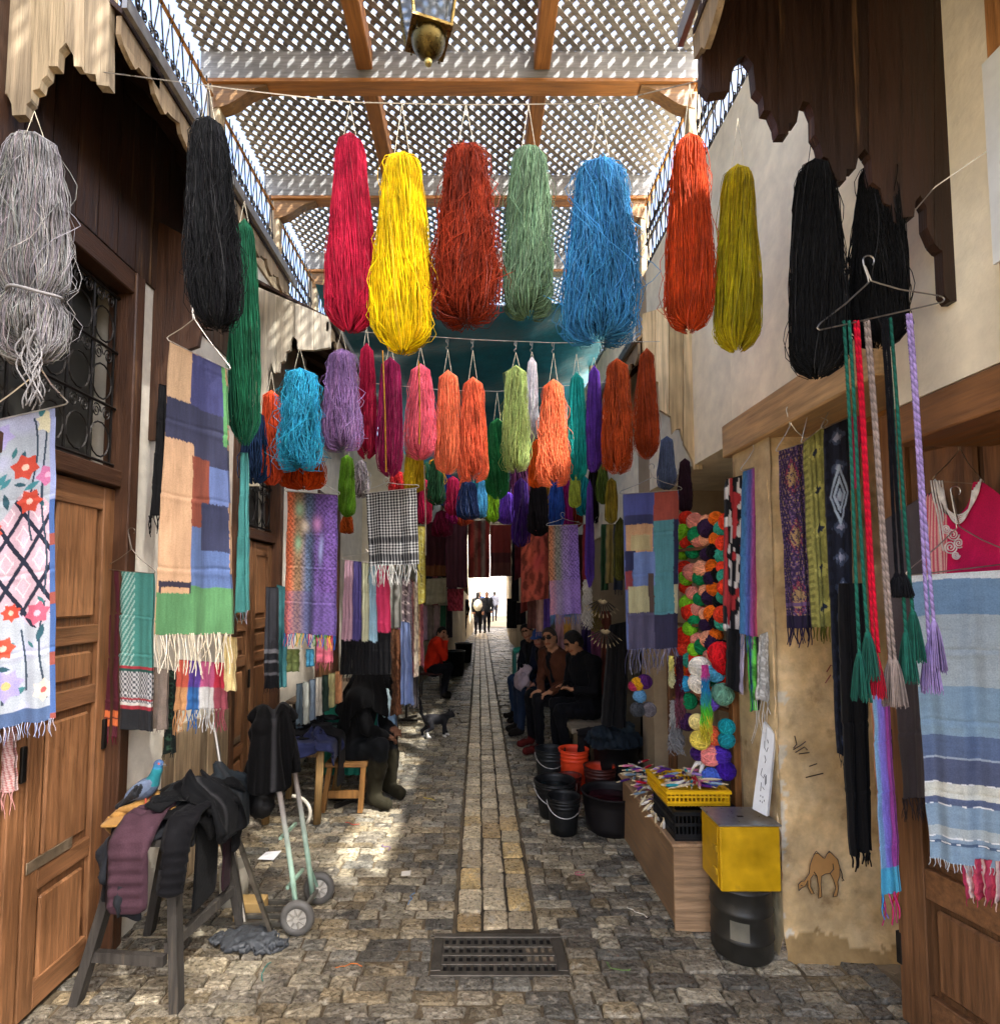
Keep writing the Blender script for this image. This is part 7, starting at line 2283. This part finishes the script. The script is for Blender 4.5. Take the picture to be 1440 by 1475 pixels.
# ---------------------------------------------------------------- people
def person(label, pos, col, face, res=.011, hair='15110e', hs=1.0, extra=None, glasses=False, capc=None, hood=False, boots=None, fem=False, hair_on=True, hand_dir=None, shoes='17130f'):
    """pos: joints in world metres; one continuous body mesh with its clothes, hair and worn things as children"""
    p = {k: A(v, float) for k, v in pos.items()}
    sk, ja, tr = H(col[0]), H(col[1]), H(col[2])
    f = A(face, float)
    f /= np.linalg.norm(f)
    up = p['head'] - p['neck']
    up /= np.linalg.norm(up)
    rt = np.cross(f, up)
    rt /= np.linalg.norm(rt)
    up2 = np.cross(rt, f)
    hd = p['head']
    HR = np.stack([rt, f, up2], 1)
    hs_ = hs
    L = lambda a, b, c: hd + (rt * a + f * b + up2 * c) * hs_
    pr = []
    if not hood:
        pr += [ell(hd, A([.074, .093, .112]) * hs_, sk, HR), ell(L(0, .035, -.065), A([.052, .055, .05]) * hs_, sk, HR), cap(L(0, .088, .012), L(0, .112, -.022), .010 * hs_, .016 * hs_, sk, k=.012),
               ell(L(-.076, 0, -.005), A([.012, .02, .03]) * hs_, sk, HR, k=.008), ell(L(.076, 0, -.005), A([.012, .02, .03]) * hs_, sk, HR, k=.008),
               ell(L(-.03, .086, .015), A([.008, .006, .004]) * hs_, sk * .45, HR, k=.004, pri=.0), ell(L(.03, .086, .015), A([.008, .006, .004]) * hs_, sk * .45, HR, k=.004, pri=.0),
               ell(L(0, .090, -.055), A([.022, .008, .005]) * hs_, sk * A([.75, .45, .42]), HR, k=.004, pri=.005), cap(L(-.045, .085, .034), L(-.015, .093, .036), .006, .006, H(hair) * 1.2, k=.004, pri=.0), cap(L(.045, .085, .034), L(.015, .093, .036), .006, .006, H(hair) * 1.2, k=.004, pri=.0)]
    else:
        pr += [ell(hd, A([.10, .115, .135]) * hs_, H('1c2023'), HR), cap(hd - up2 * .06, p['neck'] - f * .05, .11, .12, H('15181a')), ell(L(0, .07, -.02), A([.06, .05, .08]) * hs_, sk * .6, HR, pri=.004)]
    pr += [cap(p['neck'] - up * .03, hd - up2 * .05 * hs_, .058, .052, sk)]
    sl, sr = p['shl'], p['shr']
    ch = (sl + sr) / 2
    pel = p['pelvis']
    spine = ch - pel
    pr += [cap(sl, sr, .085, .085, ja, k=.05), cap(ch - spine * .15, pel + spine * .15, .145, .15, ja, k=.06), cap((sl + ch) / 2 - spine * .2, pel, .12, .125, ja, k=.06), cap((sr + ch) / 2 - spine * .2, pel, .12, .125, ja, k=.06),
           cap(ch + spine * .02, p['neck'], .07, .06, ja, k=.04)]
    fc = np.cross(sr - sl, spine)
    fc /= np.linalg.norm(fc)
    fc = fc if fc @ f > 0 else -fc
    if not hood:
        pr += [cap(ch + fc * .11 + spine * .06, ch + fc * .135 - spine * .5, .030, .018, H('0f0f12'), k=.01, pri=.008), cap(p['neck'] + rt * .055 - up * .035, p['neck'] - rt * .055 - up * .035, .05, .05, ja * .8, k=.012)]
    for s in 'lr':
        sh_, el, ha = p['sh' + s], p['el' + s], p['ha' + s]
        pr += [cap(sh_, el, .068, .054, ja, k=.03), cap(el, ha, .054, .042, ja, k=.02)]
        d = ha - el
        d /= np.linalg.norm(d)
        hdv = d if hand_dir is None else A(hand_dir, float) / np.linalg.norm(hand_dir)
        sd1 = np.cross(hdv, A([0, 0, 1.]))
        sd1 /= np.linalg.norm(sd1) + 1e-9
        nr = np.cross(sd1, hdv)
        w0 = ha + d * .01
        pr += [ell(w0 + hdv * .045, (.045, .042, .022), sk, np.stack([hdv, sd1, nr], 1), k=.015)]
        for j, (o, ln_) in enumerate(((-.030, .055), (-.010, .066), (.010, .062), (.030, .048))):
            b0 = w0 + hdv * .08 + sd1 * o
            b1 = b0 + hdv * ln_ * .5 - nr * .008
            b2 = b1 + hdv * ln_ * .35 - nr * .024
            pr += [cap(b0, b1, .010, .009, sk, k=.006), cap(b1, b2, .009, .008, sk, k=.005)]
        th0 = w0 + hdv * .03 + sd1 * (.04 if s == 'l' else -.04)
        pr += [cap(th0, th0 + hdv * .04 + sd1 * (.02 if s == 'l' else -.02) - nr * .012, .012, .010, sk, k=.008)]
        hi, kn, an, to = p['hi' + s], p['kn' + s], p['an' + s], p['to' + s]
        bc = H(boots) if boots else None
        pr += [cap(pel, hi, .12, .105, tr, k=.05), cap(hi, kn, .102, .075, tr, k=.03)]
        if bc is not None:
            md = kn * .55 + an * .45
            pr += [cap(kn, md, .075, .075, tr, k=.02), cap(md + (kn - an) * .03, an, .085, .062, bc, k=.008, pri=.01), cap(an + [0, 0, -.03], to, .055, .05, bc, k=.03, pri=.01)]
        else:
            pr += [cap(kn, an, .072, .05, tr, k=.02), cap(an + [0, 0, -.035], to, .045, .042, H(shoes), k=.02, pri=.006)]
    for e in (extra or []):
        pr.append(e)

    def disp(G):
        w = np.clip((np.linalg.norm(G - hd, axis=-1) - .15) / .08, 0, 1)
        return w * (.004 * vn(G, 22, 3) + .018 * np.abs(vn(G * [1, 1, .6], 12, 8)) + .010 * np.abs(vn(G * [1, 1, .5], 27, 9)) - .007)
    V, Q, W = sdf_mesh(pr, res, .02, disp)
    Cc = A([q['col'] for q in pr])[W]
    foot = V.copy()
    base = A([pel[0], pel[1], 0])
    t = thing('person', label, 'person', base)
    m = MB()
    m.add(V, [Q], Cc)
    m.build('body', 'coat', t, smooth=True)
    if not hood and hair_on:
        hp_ = [ell(L(0, -.018, .028), A([.083, .098, .102]) * hs_, H(hair), HR), ell(L(0, -.045, -.02), A([.076, .07, .085]) * hs_, H(hair), HR)]
        if fem:
            hp_.append(cap(L(0, -.06, 0), L(0, -.09, -.16), .07, .05, H(hair)))
        V, Q, W = sdf_mesh(hp_, res * .9, .02, lambda G: .006 * vn(G, 45, 5) + np.clip(((G - L(0, .055, .055)) @ f), 0, 1) * 1.2 * (((G - hd) @ up2) < .078 * hs_))
        if len(Q):
            m = MB()
            m.add(V, [Q], H(hair))
            m.build('hair', 'fur', t, smooth=True)
    if capc:
        V, Q, W = sdf_mesh([ell(L(0, -.01, .055), A([.09, .105, .075]) * hs_, H(capc), HR), ell(L(0, .11, .05), A([.06, .06, .012]) * hs_, H(capc), HR)], res * .9, .02)
        m = MB()
        m.add(V, [Q], H(capc))
        m.build('cap', 'cloth', t, smooth=True)
    if glasses:
        m = MB()
        for s in (-1, 1):
            sphere(m, L(s * .033, .098, .016), A([.030, .014, .020]) * hs_, H('060607'), 12, 8)
        m.tube([L(-.066, .075, .02), L(-.03, .104, .024), L(0, .106, .024), L(.03, .104, .024), L(.066, .075, .02), L(.078, 0, .015)], .004, H('0a0a0b'), 5)
        m.build('sunglasses', 'plastic', t, smooth=True)
    return t


SHIFT = A([.02, .22, 0])
person('man in brown jacket and sunglasses sitting on the stone bench', dict(
    pelvis=(1.02, 6.42, .60), shl=(.98, 6.22, 1.06), shr=(.76, 6.55, 1.07), neck=(.845, 6.36, 1.14), head=(.79, 6.32, 1.275),
    ell=(1.02, 6.12, .82), elr=(.70, 6.45, .82), hal=(.80, 6.14, .70), har=(.68, 6.25, .69), hil=(.98, 6.28, .57), hir=(.96, 6.52, .57),
    knl=(.64, 6.16, .60), knr=(.58, 6.46, .60), anl=(.66, 6.20, .10), anr=(.60, 6.52, .10), tol=(.50, 6.12, .05), tor=(.46, 6.44, .05)),
    ('a5775a', '4a2a1c', '0c0c10'), (-.45, -.85, -.08), glasses=True, hair='2a211c', shoes='4a1512', hand_dir=(-.8, -.2, -.2))
person('man in black looking down at the phone in his hands on the bench', dict(
    pelvis=(1.18, 5.88, .60), shl=(1.17, 5.70, 1.07), shr=(1.02, 6.05, 1.08), neck=(1.04, 5.88, 1.15), head=(.985, 5.86, 1.27),
    ell=(1.15, 5.60, .80), elr=(.95, 5.98, .82), hal=(.97, 5.66, .80), har=(.93, 5.82, .80), hil=(1.14, 5.78, .57), hir=(1.12, 5.98, .57),
    knl=(.82, 5.68, .58), knr=(.80, 5.94, .60), anl=(.90, 5.72, .10), anr=(.83, 6.0, .10), tol=(.76, 5.64, .05), tor=(.70, 5.94, .05)),
    ('9a6e52', '0a0a0d', '0c0c10'), (-.80, -.30, -.55), hair='0d0a09', hand_dir=(-.7, .2, .2))
m = MB()
m.box((-.04, -.006, -.075), (.04, .006, .075), H('0c0c10'), A(Matrix.Translation((.865, 5.74, .83)) @ Matrix.Rotation(.7, 4, 'Z') @ Matrix.Rotation(.6, 4, 'X')), .004)
m.build('phone', 'plastic', label='black phone held by the man in black on the bench', cat='phone')
person('man in dark navy jacket and jeans sitting farthest along the bench', dict(
    pelvis=(.86, 7.9, .58), shl=(.84, 7.70, 1.04), shr=(.66, 8.0, 1.05), neck=(.73, 7.85, 1.12), head=(.655, 7.80, 1.23),
    ell=(.82, 7.6, .8), elr=(.58, 7.95, .8), hal=(.66, 7.55, .68), har=(.55, 7.7, .68), hil=(.84, 7.78, .55), hir=(.80, 7.98, .55),
    knl=(.50, 7.66, .55), knr=(.46, 7.9, .55), anl=(.52, 7.66, .1), anr=(.48, 7.95, .1), tol=(.40, 7.6, .05), tor=(.36, 7.9, .05)),
    ('a67a60', '12141c', '24344e'), (-.35, -.9, -.1), res=.012, hair='0d0b0a')
person('man in blue cap half hidden behind the man in sunglasses', dict(
    pelvis=(.98, 7.15, .58), shl=(.92, 6.98, 1.04), shr=(.76, 7.3, 1.05), neck=(.80, 7.12, 1.12), head=(.755, 7.05, 1.22),
    ell=(.86, 6.85, .8), elr=(.66, 7.2, .8), hal=(.68, 6.85, .68), har=(.60, 7.0, .68), hil=(.94, 7.0, .55), hir=(.92, 7.25, .55),
    knl=(.52, 6.92, .56), knr=(.50, 7.2, .56), anl=(.50, 6.95, .1), anr=(.48, 7.2, .1), tol=(.38, 6.9, .05), tor=(.36, 7.15, .05)),
    ('b07c68', '161c2c', '1c2638'), (-.6, -.7, -.35), res=.012, capc='24407c', hair='1a1512')
heap('white plastic bag on the lap of the man in the blue cap', [ell(at(752, 985, 6.8), (.10, .09, .12), H('8a7a80')), ell(at(757, 970, 6.85), (.06, .05, .08), H('8a7a80'))], .012, '8a7a80', .035, 9, 31, 'plastic_bag', 'bag', None, 'plastic')
tch = thing('teal_chair', 'teal plastic chair at the far end of the stone bench', 'chair', (.6, 8.25, 0))
m = MB()
m.box((.48, 8.2, .42), (.9, 8.6, .46), H('1f6a60'), bev=.01)
m.build('seat', 'plastic', tch)
m = MB()
m.tube([at(739, 940, 8.2), at(748, 938, 8.2), at(758, 940, 8.2)], .045, H('2a8a78'), 8)
m.box((.49, 8.2, .46), (.53, 8.55, .92), H('1f6a60'))
m.build('backrest', 'plastic', tch)
for x, y in ((.5, 8.22), (.86, 8.22), (.5, 8.56), (.86, 8.56)):
    pbox(tch, 'leg', (x, y, 0), (x + .03, y + .03, .42), H('1f6a60'), 'plastic')

hooded = person('hooded person in black with rubber boots bent over on a low stool', dict(
    pelvis=(-1.12, 4.85, .46), shl=(-1.02, 4.72, .90), shr=(-1.04, 5.08, .90), neck=(-1.0, 4.92, .97), head=(-.975, 4.95, 1.06),
    ell=(-.94, 4.66, .66), elr=(-.92, 5.08, .66), hal=(-.82, 4.78, .58), har=(-.80, 4.98, .60), hil=(-1.06, 4.75, .44), hir=(-1.06, 4.98, .44),
    knl=(-.83, 4.66, .52), knr=(-.80, 4.98, .54), anl=(-.89, 4.68, .11), anr=(-.80, 4.96, .11), tol=(-.77, 4.62, .06), tor=(-.68, 4.86, .06)),
    ('6a4a38', '070708', '0e1012'), (.7, .5, -.5), hood=True, boots='211e13', res=.010)
hb = lambda a_, b_, r: sbar(a_, b_, r)
HC = [hb((-1.12, 4.85, .50), (-1.02, 4.9, .85), .17), hb((-1.02, 4.72, .90), (-1.04, 5.08, .90), .10), hb((-.975, 4.95, 1.05), (-.975, 4.95, 1.07), .13), hb((-1.02, 4.72, .9), (-.94, 4.66, .66), .07), hb((-1.04, 5.08, .9), (-.92, 5.08, .66), .07), hb((-1.08, 4.78, .46), (-.83, 4.66, .52), .11), hb((-1.06, 4.98, .46), (-.80, 4.98, .54), .11)]
drape(None, whole_cut, (.80, .86), (-1.04, 4.90, 1.24), .3, '070708', HC, 1, .97, name='cloak', cat=None, sd_=23, steps=110, parent=hooded, th=.006, pin=((-.985, 4.94, 1.24), .03))
stl = thing('wooden_stool', 'low wooden stool under the hooded person', 'stool', (-1.1, 4.75, 0))
pbox(stl, 'seat', (-1.28, 4.60, .36), (-.93, 5.0, .40), H('8a6234'), 'wood_x', .006)
for x, y in ((-1.26, 4.62), (-.98, 4.62), (-1.26, 4.95), (-.98, 4.95)):
    bar(stl, 'leg', [x + .02, y, .36], [x - .03 if x < -1.1 else x + .0, y - .02, .0], .04, H('8a6234'))
bar(stl, 'stretcher', [-1.25, 4.62, .14], [-.99, 4.62, .14], .03, H('8a6234'), h=.06)
person('person in a red jacket sitting hunched on a small chair in the lane', dict(
    pelvis=(-.80, 9.75, .50), shl=(-.70, 9.58, .93), shr=(-.74, 9.95, .93), neck=(-.69, 9.75, .99), head=(-.64, 9.72, 1.08),
    ell=(-.58, 9.55, .70), elr=(-.60, 9.92, .70), hal=(-.57, 9.66, .93), har=(-.58, 9.78, .93), hil=(-.74, 9.65, .47), hir=(-.74, 9.85, .47),
    knl=(-.52, 9.6, .52), knr=(-.54, 9.85, .52), anl=(-.60, 9.62, .10), anr=(-.62, 9.86, .10), tol=(-.50, 9.55, .05), tor=(-.52, 9.8, .05)),
    ('a57a62', 'd02c14', '14141a'), (.55, -.8, -.15), res=.012, hair='0e0c0b', hand_dir=(0, .1, 1))
chr_ = thing('small_chair', 'small chair with dark red seat under the person in red', 'chair', (-.8, 9.75, 0))
pbox(chr_, 'seat', (-1.0, 9.55, .40), (-.62, 9.95, .435), H('3a1714'), 'plastic', .01)
for x, y in ((-.98, 9.57), (-.66, 9.57), (-.98, 9.92), (-.66, 9.92)):
    bar(chr_, 'leg', [x, y, .40], [x + (.02 if x > -.8 else -.02), y, 0], .022, H('2a2320'), 'iron')
bar(chr_, 'backrest', [-1.0, 9.56, .75], [-1.0, 9.94, .75], .03, H('3a1714'), 'plastic', h=.14)
for y in (9.57, 9.93):
    bar(chr_, 'back_post', [-.99, y, .43], [-1.01, y, .8], .02, H('2a2320'), 'iron')


def walker(label, x, y, col, face=(0, -1, 0), step=.18, hair='15110e', **kw):
    return person(label, dict(pelvis=(x, y, .95), shl=(x - .17, y, 1.42), shr=(x + .17, y, 1.42), neck=(x, y, 1.5), head=(x, y - .02, 1.63), ell=(x - .24, y, 1.14), elr=(x + .24, y - .05, 1.14), hal=(x - .2, y - .12, .93), har=(x + .2, y - .15, .95),
                              hil=(x - .09, y, .9), hir=(x + .09, y, .9), knl=(x - .09, y - step, .5), knr=(x + .09, y + step * .3, .5), anl=(x - .09, y - step, .1), anr=(x + .09, y + step * 1.6, .14), tol=(x - .1, y - step - .13, .05), tor=(x + .1, y + step * 1.4, .06)), col, face, res=.018, hair=hair, **kw)


walker('woman walking away at the lane end with a pale backpack', -.05, 23.5, ('9a705a', '2a2a2e', '14141a'), (.2, .9, 0), fem=True)
heap('pale backpack worn by the walking woman', [ell((-.05, 23.32, 1.2), (.19, .12, .24), H('c9c2b4'))], .03, 'c9c2b4', .01, 8, 33, 'backpack', 'backpack', None, 'cloth')
walker('man in dark coat walking beside the woman with the backpack', .33, 24.2, ('a57a62', '24262a', '1a1a20'))
walker('shopper in grey far off by the sunlit house', .9, 33, ('9a705a', '5a5a60', '2a2a30'), (0, 1, 0))
walker('shopper in blue far off near the lane end', .05, 30, ('9a705a', '2a3a5a', '1a1a20'))
walker('dark figure standing on the left of the lane end', -.62, 20.5, ('8a6450', '16161c', '1a2030'), (.5, -.8, 0), step=.05)

# ---------------------------------------------------------------- pigeon and cat
po = at(210, 1163, 2.78)
sc_ = 1.05
PG = lambda x, y, z: po + A([x, y, z]) * sc_
gb, gd, gw = H('465267'), H('101318'), H('566379')
prs = [ell(PG(-.005, 0, .085), A([.062, .040, .044]) * sc_, gb, ry(-.55)), cap(PG(.025, 0, .11), PG(.048, 0, .165), .031 * sc_, .021 * sc_, H('176a74')), cap(PG(.047, 0, .165), PG(.052, 0, .188), .019 * sc_, .018 * sc_, H('2f6f94')),
       ell(PG(.054, 0, .198), A([.021, .017, .017]) * sc_, H('3f5a80')), cap(PG(.072, 0, .195), PG(.092, 0, .188), .006 * sc_, .0025 * sc_, H('55504a'), k=.004), cap(PG(-.04, 0, .06), PG(-.125, 0, .004), .026 * sc_, .014 * sc_, gd),
       ell(PG(-.022, -.033, .085), A([.066, .012, .030]) * sc_, gw, ry(-.62), k=.008), ell(PG(-.022, .033, .085), A([.066, .012, .030]) * sc_, gw, ry(-.62), k=.008),
       cap(PG(-.03, -.040, .075), PG(-.105, -.022, .012), .016 * sc_, .006 * sc_, gd, k=.006), cap(PG(-.03, .040, .075), PG(-.105, .022, .012), .016 * sc_, .006 * sc_, gd, k=.006),
       cap(PG(-.022, -.047, .105), PG(-.045, -.044, .055), .006 * sc_, .006 * sc_, gd, k=.003, pri=.003), cap(PG(-.002, -.045, .108), PG(-.022, -.046, .06), .005 * sc_, .005 * sc_, gd, k=.003, pri=.003),
       ell(PG(.062, -.016, .201), A([.0035, .0025, .0035]) * sc_, H('a04018'), k=.001)]
V, Q, W = sdf_mesh(prs, .0033, .012, None, .02)
pg = thing('pigeon', 'grey pigeon with iridescent teal neck perched on the heaped clothes', 'pigeon', po)
m = MB()
m.add(V, [Q], A([p['col'] for p in prs])[W])
m.build('body', 'fur', pg, smooth=True)
for s in (-1, 1):
    m = MB()
    a_ = PG(.008, s * .016, .055)
    b_ = PG(.012, s * .018, .004)
    m.tube([a_, b_], .0042, H('b0503c'), 6)
    for t in (-.6, 0, .6, 3.14):
        m.tube([b_, b_ + A([.024 * math.cos(t), .024 * math.sin(t), -.003])], .0032, H('b0503c'), 5)
    m.build('leg', 'skin', pg)

co = gpt(627, 1062)
ck, cw = H('17161a'), H('d8d4cc')
CT = lambda x, y, z: co + rz(.25) @ A([x, y, z]) * .98
prs = [ell(CT(0, 0, .225), (.135, .060, .066), ck), ell(CT(-.085, 0, .225), (.070, .060, .070), ck), ell(CT(.10, 0, .225), (.060, .056, .064), ck), cap(CT(.12, 0, .24), CT(.165, -.03, .275), .045, .038, ck),
       ell(CT(.185, -.045, .29), (.047, .044, .042), ck), cap(CT(.212, -.06, .275), CT(.226, -.066, .270), .02, .016, ck), cap(CT(.178, -.015, .32), CT(.176, -.008, .355), .016, .004, ck, k=.006), cap(CT(.196, -.07, .318), CT(.198, -.078, .352), .016, .004, ck, k=.006)]
for (ax_, ay, kx, fx, fz) in ((.11, -.04, .105, .10, 0), (.10, .04, .13, .155, 0)):
    prs += [cap(CT(ax_, ay, .20), CT(kx, ay, .10), .032, .021, ck), cap(CT(kx, ay, .10), CT(fx, ay, .035), .02, .016, ck), cap(CT(fx, ay, .03), CT(fx + .025, ay, .014), .017, .015, cw)]
for (ax_, ay, kx, hx, fx) in ((-.09, -.042, -.055, -.12, -.10), (-.10, .042, -.09, -.165, -.155)):
    prs += [cap(CT(ax_, ay, .21), CT(kx, ay, .135), .046, .031, ck), cap(CT(kx, ay, .135), CT(hx, ay, .085), .028, .018, ck), cap(CT(hx, ay, .085), CT(fx, ay, .025), .017, .016, cw if ay < 0 else ck), cap(CT(fx, ay, .02), CT(fx + .03, ay, .013), .016, .014, cw)]
tl = [(-.15, 0, .25), (-.18, 0, .31), (-.185, 0, .38), (-.20, 0, .45), (-.215, 0, .50)]
for a_, b_ in zip(tl[:-1], tl[1:]):
    prs.append(cap(CT(*a_), CT(*b_), .020, .017, ck))
V, Q, W = sdf_mesh(prs, .0075, .02, None)
m = MB()
m.add(V, [Q], A([p['col'] for p in prs])[W])
m.build('cat', 'fur', smooth=True, label='black cat with white paws walking with tail raised on the cobbles', cat='cat', org=co)

# the seated groups stand at their true ground points
for o in [o for o in COL.objects if o.parent is None and o.name.startswith(('person', 'phone', 'teal_chair', 'wooden_stool', 'plastic_bag'))]:
    lb_ = o.get('label', '')
    if 'bench' in lb_ or 'sunglasses' in lb_ or 'blue cap' in lb_:
        o.location = Vector(o.location) + Vector(tuple(SHIFT))
    elif 'hooded' in lb_:
        o.location.y += .16
